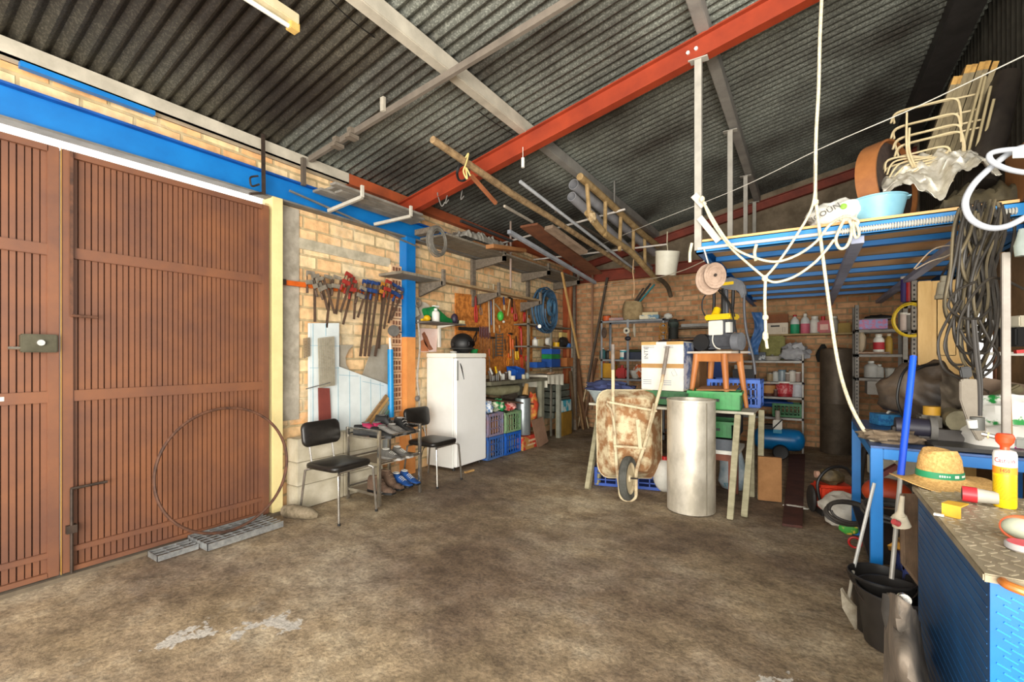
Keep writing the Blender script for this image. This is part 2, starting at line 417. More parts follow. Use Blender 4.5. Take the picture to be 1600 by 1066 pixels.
r_ = rafter('steel_rafter', 'bright red-orange steel rafter crossing the middle of the roof', 3.77, -3.97, 1.28, REDP)
b = MB()
for dx in (0, .06): MB().cyl((-.78 + dx + .0, 3.762, roofz(-.75) - .205 + dx * .2), (-.78 + dx, 3.75, roofz(-.75) - .205 + dx * .2), .014, n=12).done('bolt', WHITE, r_, world=True)
rafter('steel_rafter', 'dark red steel rafter sloping along the top of the back wall', 8.33, -4.0, 1.28, mat('#8a3a26', '#6e2c1c', 4, .65), top=-.13, h=.14)
t = MB(); t.box(-3.9, 1.25, 8.34, 8.39, 2.84, 3.03); t.box(-3.9, 1.25, 8.27, 8.39, 2.83, 2.845); t.box(-3.9, 1.25, 8.27, 8.39, 3.025, 3.04)
one('tie_beam', 'horizontal dark red steel beam across the back wall brickwork', 'beam', t, mat('#8f3d26', '#74301e', 4, .65))
# blue lintel (I section) over gate and tool wall
T = thing('lintel_beam', 'long blue painted steel lintel over the gates and left wall', 'beam', (-3.98, 0, 2.8))
MB().box(-4.05, -3.99, -.6, 8.3, 2.805, 3.0).done('web', BLUE, T, world=True)
MB().box(-4.05, -3.945, -.6, 8.3, 2.995, 3.01).done('flange', BLUE2, T, world=True)
MB().box(-4.05, -3.945, -.6, 8.3, 2.79, 2.805).done('flange', GREY, T, world=True)
T = thing('steel_column', 'steel column painted blue above and orange primer below, beside the fridge', 'column', (-3.99, 3.77, 0))
for z0, z1, m, nm in ((0, 1.62, mat('#ea9f58', '#d98c4a', 3, .7), 'lower_section'), (1.62, 2.8, BLUE, 'upper_section')):
    MB().box(-4.05, -3.93, 3.83, 3.98, z0, z1).done(nm, m, T, world=True, bevel=.004)
T = thing('steel_column', 'orange primed steel column in the far left corner', 'column', (-3.95, 8.25, 0))
MB().box(-4.04, -3.85, 8.13, 8.145, 0, 3.1).done('flange', PRIMER, T, world=True)
MB().box(-4.04, -3.85, 8.345, 8.36, 0, 3.1).done('flange', PRIMER, T, world=True)
MB().box(-3.95, -3.94, 8.14, 8.35, 0, 3.1).done('web', PRIMER, T, world=True)
# strip of hollow bricks beside blue column
b = MB(); m_ = mat('#e3c49c', '#cfa27c', 12, .9, b=.2)
for i in range(11):
    z = .75 + i * .155; b.box(-4.052, -4.0, 3.66, 3.82, z, z + .145)
struct(b.done('trim_4', m_))
b = MB()
for i in range(11):
    z = .75 + i * .155
    for j in range(3):
        for k in range(2): b.box(-4.002, -3.997, 3.68 + j * .045, 3.71 + j * .045, z + .02 + k * .06, z + .065 + k * .06)
b.done('brick_hole', mat('#8f6247', '#6f4a36'), bpy.data.objects['trim_4'], world=True)
# grey cement column patch left of bricks and long plaster bands
b = MB(); b.box(-4.052, -4.035, 2.38, 2.55, .8, 2.78); struct(b.done('trim_5', mat('#b9b0a0', '#8f8878', 6, .9, b=.2)))
b = MB(); b.box(-4.052, -4.036, 2.55, 3.68, 2.42, 2.52); struct(b.done('trim_6', mat('#cabfa6', '#a29a84', 8, .9, b=.2)))
# ================================================================ gates
GM = mat('#815337', '#6a4635', 2.2, .5, b=.05); GMD = mat('#5f3a2a', '#4f3024', 3, .7)
def gate(n, y0, y1, x, rails, hinge=False):
    s = struct(MB().box(x - .015, x - .008, y0, y1, .035, 2.69).done('door_%d' % n, GMD))
    b = MB(); k = int((y1 - y0 - .1) / .032); st = (y1 - y0 - .1) / k
    for i in range(k): 
        ya = y0 + .05 + i * st; b.box(x - .01, x + .012, ya + .0028, ya + st - (.0028 if i % 2 else .005), .04, 2.68)
    b.done('slat_panel', GM, s, world=True)
    for z, h in rails:
        MB().box(x - .005, x + .032, y0 + .045, y1 - .045, z, z + h).done('rail', GM, s, world=True, bevel=.003)
    for a, c in ((y0, y0 + .055), (y1 - .055, y1)):
        MB().box(x - .02, x + .04, a, c, .03, 2.7).done('stile', GM, s, world=True, bevel=.004)
    MB().box(x - .02, x + .036, y0 + .05, y1 - .05, .03, .06).done('rail', GM, s, world=True)
    MB().box(x - .02, x + .036, y0 + .05, y1 - .05, 2.66, 2.7).done('rail', GM, s, world=True)
    return s
RA = ((.15, .035), (1.11, .07), (2.02, .07))
g1 = gate(1, .885, 2.2, -3.96, RA)
g2 = gate(2, -.3, .875, -3.96, RA)
MB().bar((-3.905, .925, 1.4 + .25), (-3.905, .925, 2.69), .014, .014).cyl((-3.9, .925, 1.655), (-3.9, 1.05, 1.65), .009, n=8).done('bolt', RUST, g1, world=True)
b = MB(); b.cyl((-3.9, .925, .03), (-3.9, .925, .56), .009, n=8); b.cyl((-3.9, .92, .56), (-3.9, 1.1, .565), .009, n=8); b.box(-3.93, -3.89, .9, .95, .28, .33)
b.done('bolt', IRON, g1, world=True)
MB().box(-3.935, -3.885, .7, .86, 1.42, 1.53).done('lock', mat('#5a5644', '#44402f', 8, .5, .4), g2, world=True, bevel=.006)
b = MB(); b.cyl((-3.885, .78, 1.478), (-3.86, .78, 1.478), .018, n=12); b.cyl((-3.9, .65, 1.445), (-3.9, .7, 1.445), .01, n=8)
b.done('lock_cylinder', CHROME, g2, world=True)
MB().box(-3.928, -3.926, .5, .64, 1.135, 1.16).done('sticker', WHITE, g2, world=True)
MB().box(-3.92, -3.915, .878, .882, .03, 2.7).done('weather_strip', mat('#b58a3c'), g2, world=True)
# ramp sill under the gates, cream jamb and head
struct(MB().box(-4.2, -3.9, -1, 2.3, -.02, .02).done('trim_3', mat('#6f6250', '#5a4f40', 6, .9)))
struct(MB().box(-4.1, -3.93, 2.235, 2.33, 0, 2.8).done('trim_1', mat('#e8d79a', '#d8c58a', 3, .6), bevel=.004))
struct(MB().box(-4.12, -3.99, 2.2, 2.236, 0, 2.74).done('trim_2', mat('#cdb58c', '#b89f78', 3, .6)))
# ================================================================ light
w_ = bpy.data.worlds.new('world'); scene.world = w_; w_.use_nodes = True
bg = w_.node_tree.nodes['Background']; bg.inputs[0].default_value = (1, .975, .93, 1); bg.inputs[1].default_value = 1.5
def area(name, loc, tgt, sx, sy, e, col):
    l = bpy.data.lights.new(name, 'AREA'); l.shape = 'RECTANGLE'; l.size = sx; l.size_y = sy; l.energy = e; l.color = col
    o = bpy.data.objects.new(name, l); C.objects.link(o); o.location = loc
    o.rotation_euler = (V(tgt) - V(loc)).to_track_quat('-Z', 'Y').to_euler(); return o
area('daylight_entrance', (.9, -2.6, 1.35), (-.6, 5, 1.7), 4.2, 2.3, 290, (1, .95, .87))
area('upward_fill', (.6, -3.6, .05), (.6, -2.2, 3.0), 5, 2.6, 260, (1, .95, .86))  # added fill lamp facing up, brightens the platform underside and roof
vs = scene.view_settings; vs.view_transform = 'Standard'; vs.look = 'None'; vs.gamma = 1; vs.exposure = .85; vs.use_curve_mapping = False
# ================================================================ left side: hoop, grates, chairs, rack
def PX(px, py, x=-4.0): return P(px, py, X=x)
# rusty hoop leaning on the gate
c = V((-3.76, 1.785, .53)); up = V((-.16, .03, .97)).normalized()
one('iron_hoop', 'large rusty iron hoop leaning on the brown gate', 'hoop', MB().tube([c + V((0, 1, 0)) * math.cos(t) * .475 + up * math.sin(t) * .465 for t in [2 * PI * i / 72 for i in range(72)]], .015, n=8, closed=True, sy=.7), RUST)
def grate(name, label, x0, x1, y0, y1, z0, z1):
    T = thing(name, label, 'grating', ((x0 + x1) / 2, (y0 + y1) / 2, z0))
    fr = MB(); t = .006
    fr.box(x0, x0 + t, y0, y1, z0, z1); fr.box(x1 - t, x1, y0, y1, z0, z1); fr.box(x0, x1, y0, y0 + .003, z0, z1); fr.done('frame', GALV, T, world=True)
    b = MB(); n = int((y1 - y0) / .065)
    for i in range(1, n): y = y0 + (y1 - y0 - .004) * i / n; b.box(x0 + t, x1 - t, y, y + .005, z1 - .02, z1 - .003)
    b.done('bearing_bars', GALV, T, world=True)
    b = MB(); n = int((x1 - x0) / .05)
    for i in range(1, n): x = x0 + (x1 - x0) * i / n; b.box(x, x + .006, y0, y1, z1 - .01, z1)
    b.done('cross_bars', GALV, T, world=True)
grate('metal_grating', 'larger galvanised steel grating tread on floor under the hoop', -3.88, -3.57, 1.56, 2.12, .012, .06)
grate('metal_grating', 'small narrow galvanised grating beside the larger tread at the gate foot', -3.84, -3.68, 1.3, 1.55, .008, .045)
one('rolled_rag', 'dusty grey rolled rag on floor beside the cream gate post', 'rag', MB().tube([(-3.82, 2.28, .05), (-3.74, 2.3, .055), (-3.66, 2.33, .05), (-3.57, 2.36, .045), (-3.52, 2.4, .03)], .05, n=12, radii=[.05, .06, .055, .05, .02]), mat('#8a7c66', '#5f543f', 20, .95, b=.5))
# concrete blocks at the wall foot
BLK = mat('#d5cdb8', '#b5ab92', 4, .9, b=.15)
proto = None
for i in range(3):
    for j in range(2):
        lab = '%s pale concrete block of the %s stack behind the chrome legged chair' % (('bottom', 'middle', 'top')[i], ('near', 'far')[j])
        o = one('concrete_block', lab, 'block', MB().box(-4.03, -3.86, 2.42 + j * .5, 2.915 + j * .5, .002 + i * .215, .212 + i * .215), BLK, group='pale blocks along the left wall', bevel=.006)
# chairs
def chair(name, label, loc, rz):   # faces local +x
    T = thing(name, label, 'chair', loc, rz)
    def slab(cx, cz, w, h, th, nm, M, r, pil):
        b = MB(); pts = rect(w, h, r, 6); n = len(pts)
        prof = [(.90, -.5), (.985, -.34), (1, 0), (.985, .3), (.9, .46), (.55, .5 + pil * .6), (0, .5 + pil)]
        rings = []
        for k, t in prof:
            if k == 0: rings.append([b.bm.verts.new(M @ V((0, 0, t * th)) + V((cx, 0, cz)))]); continue
            rings.append([b.bm.verts.new(M @ V((x * k, y * k, t * th)) + V((cx, 0, cz))) for x, y in pts])
        b.bm.faces.new(rings[0][::-1])
        for A, B in zip(rings, rings[1:]):
            for q in range(n):
                vs = [A[q], A[(q + 1) % n]] + ([B[(q + 1) % n], B[q]] if len(B) > 1 else [B[0]])
                b.bm.faces.new(vs)
        return b.done(nm, BLACKV, T, ang=1.0)
    slab(.0, .445, .40, .42, .055, 'seat', Matrix(), .06, .12)
    slab(-.235, .70, .22, .40, .045, 'backrest', Matrix.Rotation(math.radians(82), 3, 'Y'), .06, .25)
    for sy in (-1, 1):
        MB().tube(spl([(.19, sy * .16, .415), (.215, sy * .185, .40), (.222, sy * .19, .36), (.245, sy * .205, .004)], 5), .0105, n=8).done('leg', CHROME, T)
        MB().tube(spl([(-.15, sy * .16, .415), (-.2, sy * .185, .40), (-.21, sy * .19, .36), (-.255, sy * .205, .004)], 5), .0105, n=8).done('leg', CHROME, T)
        MB().tube(spl([(.1, sy * .13, .413), (-.12, sy * .12, .413), (-.2, sy * .12, .44), (-.225, sy * .12, .52), (-.262, sy * .12, .70)], 5), .009, n=8).done('back_support', CHROME, T)
        MB().cyl((.245, sy * .205, 0), (.245, sy * .205, .02), .013).done('foot_cap', BLACKP, T)
    MB().tube([(.19, -.16, .413), (.19, .16, .413)], .01).done('stretcher', CHROME, T)
    return T
chair('side_chair', 'black vinyl chair with chrome legs nearest the gate', (-3.49, 2.585, 0), .06)
chair('side_chair', 'black vinyl chair with chrome legs against the white fridge side', (-3.52, 3.83, 0), .02)
# shoe rack
T = thing('shoe_rack', 'three tier chrome and brown shoe rack between the two black chairs', 'shoe rack', (-3.55, 3.16, 0))
x0, x1, y0, y1 = -3.78, -3.33, 2.9, 3.43
for x in (x0, x1):
    for y in (y0, y1): MB().box(x - .014, x + .014, y - .014, y + .014, 0, .705).done('post', CHROME, T, world=True, bevel=.002)
SHZ = (.1, .385, .62)
for z in SHZ:
    MB().box(x0, x1, y0, y1, z - .006, z).done('shelf', mat('#a3937c', '#857561', 5, .6), T, world=True)
    b = MB()
    for x in (x0, x1): b.cyl((x, y0, z + .022), (x, y1, z + .022), .009)
    for y in (y0, y1): b.box(x0, x1, y - .006, y + .006, z - .01, z + .012)
    b.done('rail', CHROME, T, world=True)
b = MB()
for y in (y0, y1): b.box(x0, x1, y - .01, y + .01, .69, .705)
b.done('rail', CHROME, T, world=True)
def shoe(label, loc, rz, m, m2, L=.245, hi=.095, boot=False, sole=BLACKP, group=None, rot=None, name='shoe'):
    T = thing(name, label, 'shoe' if not boot else 'boot', loc, rz, group, rot)
    def sec(t):   # t 0 heel..1 toe -> half width, height
        w = .035 + .012 * math.sin(min(1, t * 1.35) * PI * .5) - max(0, t - .8) * .1
        h = hi * (1 - .62 * min(1, max(0, t - .2) / .55)) 
        if t > .9: h *= .75
        if boot: h = (hi if t < .42 else hi - (hi - .06) * min(1, (t - .42) / .22)) * (1 if t < .9 else .75)
        return max(w, .02), h
    b = MB(); n = 12; g = []
    for i in range(n + 1):
        t = i / n; w, h = sec(t); x = (t - .4) * L; ring = []
        for j in range(9):
            a = PI * j / 8; ring.append(b.bm.verts.new((x, math.cos(a) * w, .018 + (max(0, math.sin(a)) ** .6) * (h - .018))))
        g.append(ring)
    for A, B in zip(g, g[1:]):
        for j in range(8): b.bm.faces.new((A[j], A[j + 1], B[j + 1], B[j]))
        b.bm.faces.new((A[8], A[0], B[0], B[8]))
    b.bm.faces.new(g[0][::-1]); b.bm.faces.new(g[-1])
    b.done('upper', m, T, ang=1.2)
    MB().prism([((t - .4) * L * 1.02, s * (sec(t)[0] + .004), 0) for t, s in [(i / 10, 1) for i in range(11)] + [(i / 10, -1) for i in range(10, -1, -1)]], (0, 0, .022)).done('sole', sole, T, bevel=.004)
    b = MB(); w, h = sec(.2); b.lathe([(.034, 0), (.038, .006), (.034, .01), (.026, .004)], (-.06 if not boot else -.05, 0, h - .008), n=14, sx=1.15, sy=.75); b.done('collar', m2, T)
    b = MB()
    for i in range(4):
        t = .42 + i * .07; w, h = sec(t); b.tube([((t - .4) * L, -w * .6, h - .008), ((t - .4) * L, 0, h + .004), ((t - .4) * L, w * .6, h - .008)], .003, n=5)
    b.done('laces', m2, T)
    return T
SG = 'shoes on the rack'
gy, gy2 = mat('#6d6a64', '#55524d', 20, .9), mat('#8f8c86', '#a39f98', 20, .8)
shoe('dark grey work shoe at the left front corner of the top tier', (-3.42, 2.99, .621), .2, mat('#3a3a38', '#2a2a29', 20, .8), BLACKP, group=SG)
shoe('dark grey work shoe at the back left of the top tier', (-3.66, 3.0, .621), .5, mat('#3d3d3b', '#2a2a29', 20, .8), BLACKP, group=SG)
shoe('light grey trainer in the middle of the top tier', (-3.47, 3.12, .621), .15, gy2, gy, group=SG)
shoe('magenta and grey trainer behind on the top tier', (-3.66, 3.1, .621), .9, mat('#b51d52', '#8f1640', 15, .6), gy, hi=.115, group=SG)
shoe('smaller magenta trainer next to the orange heap on the top tier', (-3.62, 3.2, .621), 1.1, mat('#c22a5c', '#8f1640', 15, .6), gy, hi=.11, group=SG)
shoe('grey patterned trainer near the right of the top tier', (-3.45, 3.23, .621), .1, gy, gy2, group=SG)
shoe('black long work boot lying toward the rack edge, right end of top tier', (-3.5, 3.36, .621), -.15, BLACKP, gy2, L=.3, hi=.14, boot=True, group=SG, name='boot')
shoe('black long work boot tilted up at the back of the top tier', (-3.67, 3.3, .625), .4, BLACKP, gy, L=.3, hi=.16, boot=True, group=SG, name='boot')
one('traffic_cone_toy', 'small bright orange cone shaped scrap behind the magenta trainers', 'scrap', MB().lathe([(.03, 0), (.028, .01), (.012, .1), (0, .11)], (-3.73, 3.13, .622), 14), ORANGE)
shoe('grey trainer with white tongue, left of the pair on the middle tier', (-3.44, 3.14, .386), .1, gy, WHITE, sole=gy2, group=SG)
shoe('grey trainer with white tongue, right of the pair on the middle tier', (-3.44, 3.28, .386), -.05, gy, WHITE, sole=gy2, group=SG)
bb = mat('#6b5443', '#513e31', 18, .9)
shoe('brown leather boot at left of the bottom tier', (-3.42, 2.98, .101), .1, bb, mat('#8f7660'), L=.3, hi=.15, boot=True, group=SG, name='boot')
shoe('brown leather boot in the middle of the bottom tier', (-3.45, 3.13, .101), .0, bb, mat('#8f7660'), L=.3, hi=.17, boot=True, group=SG, name='boot')
shoe('blue and white trainer, left one of the bottom tier pair', (-3.42, 3.25, .101), .0, mat('#1c4f96', '#173f78', 15, .6), WHITE, group=SG, hi=.12)
shoe('blue and white trainer, right one of the bottom tier pair', (-3.42, 3.36, .101), -.05, mat('#1c4f96', '#173f78', 15, .6), WHITE, group=SG, hi=.12)
# ---------------------------------------------------------------- fridge
T = thing('fridge', 'tall white single door fridge beside the orange column', 'fridge', (-3.79, 4.575, 0))
MB().box(-4.03, -3.6, 4.27, 4.88, .03, 1.375).done('cabinet', mat('#eff0ea', '#e6e7e0', 3, .35), T, world=True, bevel=.008)
MB().box(-4.03, -3.545, 4.265, 4.885, 1.378, 1.43).done('top_panel', mat('#f2efe2', '#e9e6d8', 3, .35), T, world=True, bevel=.006)
d_ = MB().box(-3.593, -3.545, 4.27, 4.88, .05, 1.37).done('door', mat('#fbfbf7', '#f5f5f0', 3, .3), T, world=True, bevel=.01)
MB().box(-3.543, -3.535, 4.272, 4.30, 1.1, 1.34).done('handle', mat('#9fa19c'), d_, world=True, bevel=.002)
b = MB(); b.tube([P(719, 568, X=-3.541), P(721, 574, X=-3.541), P(725, 593, X=-3.541)], .004, n=6, radii=[.004, .009, .003]); b.done('emblem', DARK, d_, world=True)
for y in (4.31, 4.83): MB().cyl((-3.62, y, 0), (-3.62, y, .035), .02).done('foot', DARK, T, world=True)
one('wood_offcut', 'short pale wooden offcut on floor by the fridge foot', 'offcut', MB().bar((-3.42, 4.28, .01), (-3.4, 4.42, .012), .03, .018), WOODL)
# things on the fridge
T = thing('welding_helmet', 'black welding helmet lying on top of the fridge', 'helmet', (-3.72, 4.6, 1.432)); T.scale = (1.2, 1.2, 1.2)
MB().ball((0, 0, .10), (.13, .12, .115), n=24, m=14).done('shell', BLACKP, T)
MB().box(.085, .135, -.055, .055, .07, .13).done('visor', mat('#0b0c0e', '#101114', 5, .1), T, bevel=.01)
MB().tube(arc((0, 0, .05), .128, -2.2, 2.2, 20, (1, 0, 0), (0, 1, 0)), .008).done('rim', mat('#333230'), T)
for s in (-1, 1): MB().cyl((-.02, s * .115, .09), (-.02, s * .14, .09), .02).done('knob', DARK, T)
one('paper_bag', 'crumpled red and white printed bag behind the helmet on the fridge', 'bag', MB().ball((-3.78, 4.79, 1.50), (.05, .04, .07), n=12, m=8, amp=.5, fr=2.5), mat('#d8b9a8', '#b5483c', 22, .8, lo=.45, hi=.55))
one('plastic_tray', 'green plastic tub beside the helmet on the fridge', 'tub', MB().lathe([(.045, 0), (.06, .05), (.064, .055), (.056, .05), (.04, .006), (0, .006)], (-3.68, 4.79, 1.432), 16), GREENPL)
one('cloth_wad', 'small pale cloth wad at the left edge on the fridge top', 'cloth', MB().ball((-3.7, 4.4, 1.445), (.04, .05, .014), n=12, m=8, amp=.4), WHITE)
one('dark_cloth', 'black cloth scrap beside the helmet on the fridge', 'cloth', MB().ball((-3.72, 4.5, 1.45), (.05, .06, .02), n=12, m=8, amp=.5), BLACKP)
# ---------------------------------------------------------------- things against the left wall
PAN = mat('#dbe2e0', '#c8d0cf', 3, .6)
T = thing('insulation_panel', 'large white panel with pale blue grid lines behind the chairs', 'panel', (-3.98, 3.0, .45))
pts = [PX(*p, -3.96) for p in ((484, 505), (530, 505), (530, 573), (606, 601), (606, 700), (484, 700))]
MB().prism(pts, (-.03, 0, 0)).done('board', PAN, T, world=True)
b = MB()
def seg(a, b_, x=-3.958, w=.004): b.bar(PX(*a, x), PX(*b_, x), .002, w, up=(0, 0, 1))
for a, c_ in (((489, 506), (489, 690)), ((528, 573), (529, 690)), ((546, 580), (547, 690)), ((563, 588), (564, 690)), ((579, 593), (580, 680)), ((594, 598), (595, 660)), ((509, 506), (509, 525))): seg(a, c_)
for a, c_ in (((484, 540), (530, 541)), ((484, 575), (530, 575)), ((530, 586), (560, 588)), ((566, 596), (600, 603))): seg(a, c_)
b.done('grid_line', mat('#84b4c6'), T, world=True)
one('red_strip', 'dark red painted metal strip standing against the white panel', 'strip', MB().prism([PX(*p, -3.93) for p in ((498, 606), (515, 607), (518, 662), (499, 662))], (-.012, 0, 0)), mat('#7c3a30', '#6b3029', 6, .7))
def mesh_plate(label, x, quad, nx, nz, m):
    A, B, C_, D = [PX(*p, x) for p in quad]
    b = MB()
    for i in range(nx + 1):
        t = i / nx; b.bar(A.lerp(B, t), D.lerp(C_, t), .004, .005)
    for j in range(nz + 1):
        t = j / nz; b.bar(A.lerp(D, t), B.lerp(C_, t), .004, .005)
    return one('mesh_plate', label, 'mesh plate', b, m)
MP = mat('#b5ab94', '#9a907a', 20, .8)
mesh_plate('pale perforated metal sheet hung over the white panel', -3.92, ((497, 529), (522, 526), (523, 602), (499, 606)), 16, 34, MP)
mesh_plate('narrow brown perforated strip at the left edge of the white panel', -3.94, ((474, 529), (484, 528), (484, 556), (475, 560)), 6, 12, mat('#8d7c63'))
b = MB(); b.bar(PX(478, 608, -3.91), PX(516, 598, -3.91), .008, .008); one('wire_rod', 'thin grey rod under the perforated sheet', 'rod', b, GREY)
one('grey_board', 'grey board with large rounded cut behind the white panel', 'board', MB().prism([PX(*p, -3.995) for p in ((531, 539), (553, 539), (545, 547), (540, 558), (541, 570), (547, 580), (566, 586), (531, 575))], (-.01, 0, 0)), mat('#a39b8b', '#8f8777', 6, .9))
one('grey_board', 'trapezoid grey board between hanging clamps and the white panel', 'board', MB().prism([PX(*p, -3.99) for p in ((566, 588), (583, 540), (606, 538), (606, 602))], (-.01, 0, 0)), mat('#9f9889', '#8c8576', 6, .9))
T = thing('parasol', 'folded blue parasol pole standing beside the orange column', 'parasol', tuple(PX(609, 655, -3.9)))
MB().cyl(PX(611, 652, -3.9), PX(610, 546, -3.9), .034, .032).done('tube', mat('#0f8fd0', '#0c7cb8', 4, .4), T, world=True)
MB().cyl(PX(610, 546, -3.9), PX(609, 528, -3.9), .017, .012).done('tip', WHITE, T, world=True)
for i, (a, c_, m_) in enumerate((((571, 662), (604, 618), WOOD), ((577, 662), (606, 622), WOODL), ((586, 664), (607, 628), mat('#8f8a72')), ((594, 664), (607, 642), mat('#66846f')))):
    one('garden_stick', ('leftmost', 'second', 'third', 'rightmost greenish')[i] + ' of the sticks leaning behind the shoe rack top', 'stick', MB().bar(PX(*a, -3.87), PX(*c_, -3.9), .022, .03), m_)
one('grinding_disc', 'round grey grinding disc hung left of the blue column', 'disc', MB().cyl(PX(615, 517, -3.99), PX(615, 517, -3.96), .065, n=28), mat('#5f5c56', '#4b4843', 20, .8))
# cables hanging between column and fridge
b = MB()
one('hanging_cable', 'dusty grey cable hanging down beside the fridge to a round plug', 'cable', MB().tube(spl([PX(653, 500, -3.93), PX(656, 540, -3.92), PX(652, 590, -3.9), PX(655, 625, -3.9), PX(653, 660, -3.9)]), .012, n=8), mat('#b5ada0', '#8f877a', 20, .8))
one('cable_plug', 'round grey plug on the end of the cable by the fridge', 'plug', MB().ball(PX(652, 623, -3.87), (.03, .03, .035), n=12, m=8), GREY)
one('hanging_cable', 'thin dark cord hanging loosely beside the orange column', 'cable', MB().tube(spl([PX(660, 668, -3.85), PX(668, 690, -3.8), PX(660, 706, -3.82), PX(655, 740, -3.86)]), .005, n=6), BLACKP)
# ---------------------------------------------------------------- clamp rail
T = thing('clamp_rail', 'orange flat bar rail screwed to wall carrying the clamps', 'rail', tuple(PX(540, 452, -4.0)))
MB().bar(PX(440, 441, -4.0), PX(640, 466, -4.0), .03, .045).done('bar', ORANGE, T, world=True)
MB().bar(PX(439, 440, -3.985), PX(446, 441, -3.985), .03, .05).done('end_piece', IRON, T, world=True)
BR = mat('#5e4838', '#3f3024', 14, .7); HR, HB, HG, HY = mat('#a8352a', '#7d241c', 14, .6), mat('#2b4a86', '#1e3460', 14, .6), mat('#8f8676', '#6b6457', 14, .7), mat('#c5862b', '#9f6820', 14, .6)
CW = [('dull brown small', 491.5, 433, 492, 503, HG), ('grey headed wide', 500, 436, 512, 484, HG), ('grey headed crossed', 507, 440, 523, 490, HG), ('single grey headed long', 518, 440, 510, 512, HG), ('narrow brown headed', 532, 441, 525, 491, HG),
      ('red headed short', 549, 437, 532, 488, HR), ('red headed long', 553, 441, 536, 507, HR), ('red headed upright', 557, 446, 553, 499, HR), ('grey headed thin', 571, 458, 559, 496, HG),
      ('striped blue long', 576, 447, 563, 557, HB), ('blue headed long', 582, 447, 570, 557, HB), ('grey-blue long', 590, 449, 576, 557, HB), ('dark blue medium', 599, 450, 592, 545, HB), ('orange rimmed long', 604, 451, 586, 557, HY),
      ('red jawed tilted', 611, 447, 600, 514, HR), ('blue headed slanted', 619, 452, 607, 505, HB), ('large blue slanted', 628, 458, 611, 500, HB)]
for i, (nm, a, b_, c_, d_, m_) in enumerate(CW):
    xo = -3.965 + (i % 3) * .022
    A, B = PX(a, b_, xo), PX(c_, d_, xo)
    T = thing('bar_clamp', '%s bar clamp hung on the orange rail, %s from the gate end' % (nm, ('first', 'second', 'third', 'fourth', 'fifth', 'sixth', 'seventh', 'eighth', 'ninth', 'tenth', 'eleventh', 'twelfth', 'thirteenth', 'fourteenth', 'fifteenth', 'sixteenth', 'last')[i]), 'clamp', tuple(B), group='clamps on the orange rail')
    dr = (B - A).normalized(); L_ = (B - A).length; lat = V((0, -1, 0)); lat = (lat - dr * lat.dot(dr)).normalized(); ou = lat.cross(dr)
    MB().bar(A - dr * .03, B, .010, .030 if L_ > .5 else .024, up=lat).done('bar', BR, T, world=True)
    MB().bar(A - dr * .035, A - dr * .035 + lat * .085, .018, .034, up=dr).bar(A - dr * .04 + lat * .08, A + lat * .08 + dr * .0, .014, .014).done('fixed_jaw', m_, T, world=True, bevel=.003)
    MB().bar(A + dr * .05, A + dr * .06 + lat * .09, .022, .042, up=dr).done('sliding_jaw', m_, T, world=True, bevel=.003)
    s0 = A + dr * .0 + lat * .078
    MB().cyl(s0, s0 + dr * .1, .005, n=8).done('screw', IRON, T, world=True)
    MB().cyl(s0 + dr * .1, s0 + dr * .16, .011, .013, n=10).done('handle', m_ if m_ != HG else BR, T, world=True)
# clamp on the gate lintel
T = thing('bar_clamp', 'large dark iron clamp fixed to the blue lintel above gate post', 'clamp', tuple(P(410, 302, X=-3.9)))
MB().bar(P(411, 210, X=-3.9), P(412, 303, X=-3.9), .03, .012, up=(1, 0, 0)).done('bar', IRON, T, world=True)
MB().bar(P(390, 303, X=-3.9), P(413, 302, X=-3.9), .02, .02).done('fixed_jaw', IRON, T, world=True)
MB().tube(spl([P(405, 288, X=-3.89), P(394, 291, X=-3.89), P(391, 284, X=-3.89), P(392, 277, X=-3.89), P(403, 275, X=-3.89)]), .008).done('handle', IRON, T, world=True)
one('hanging_strut', 'short steel strut hanging from the roof end of the cross bar', 'strut', MB().bar(P(474, 247, X=-3.93), P(474, 290, X=-3.93), .035, .035), mat('#5b5248'))
# cross bar under roof with hanger and wooden clips
A, B = V((-3.93, 2.58, 3.25)), V((-.6, 2.58, 3.7))
T = thing('cross_bar', 'grey steel channel crossing under the roof near the gate end', 'bar', tuple(A.lerp(B, .5)))
b = MB(); b.bar(A, B, .005, .05); b.bar(A + V((0, .014, .023)), B + V((0, .014, .023)), .03, .005); b.bar(A + V((0, .014, -.023)), B + V((0, .014, -.023)), .03, .005)
b.done('channel', mat('#7a7064', '#675e54', 6, .6), T, world=True)
q = A.lerp(B, .31); MB().box(q.x - .02, q.x + .02, 2.55, 2.575, q.z, roofz(q.x) - .01).done('hanger', PUR, T, world=True)
for i, t in enumerate((.13, .19)):
    q = A.lerp(B, t); T = thing('wooden_block', ('lower', 'upper')[i] + ' of the two wooden clip blocks on the grey cross bar', 'block', tuple(q))
    MB().cbox(q + V((0, -.01, -.05)), (.07, .1, .03)).done('lower_plate', OLDW, T, world=True); MB().cbox(q + V((0, -.01, .0)), (.05, .06, .05)).done('upper_plate', OLDW, T, world=True)
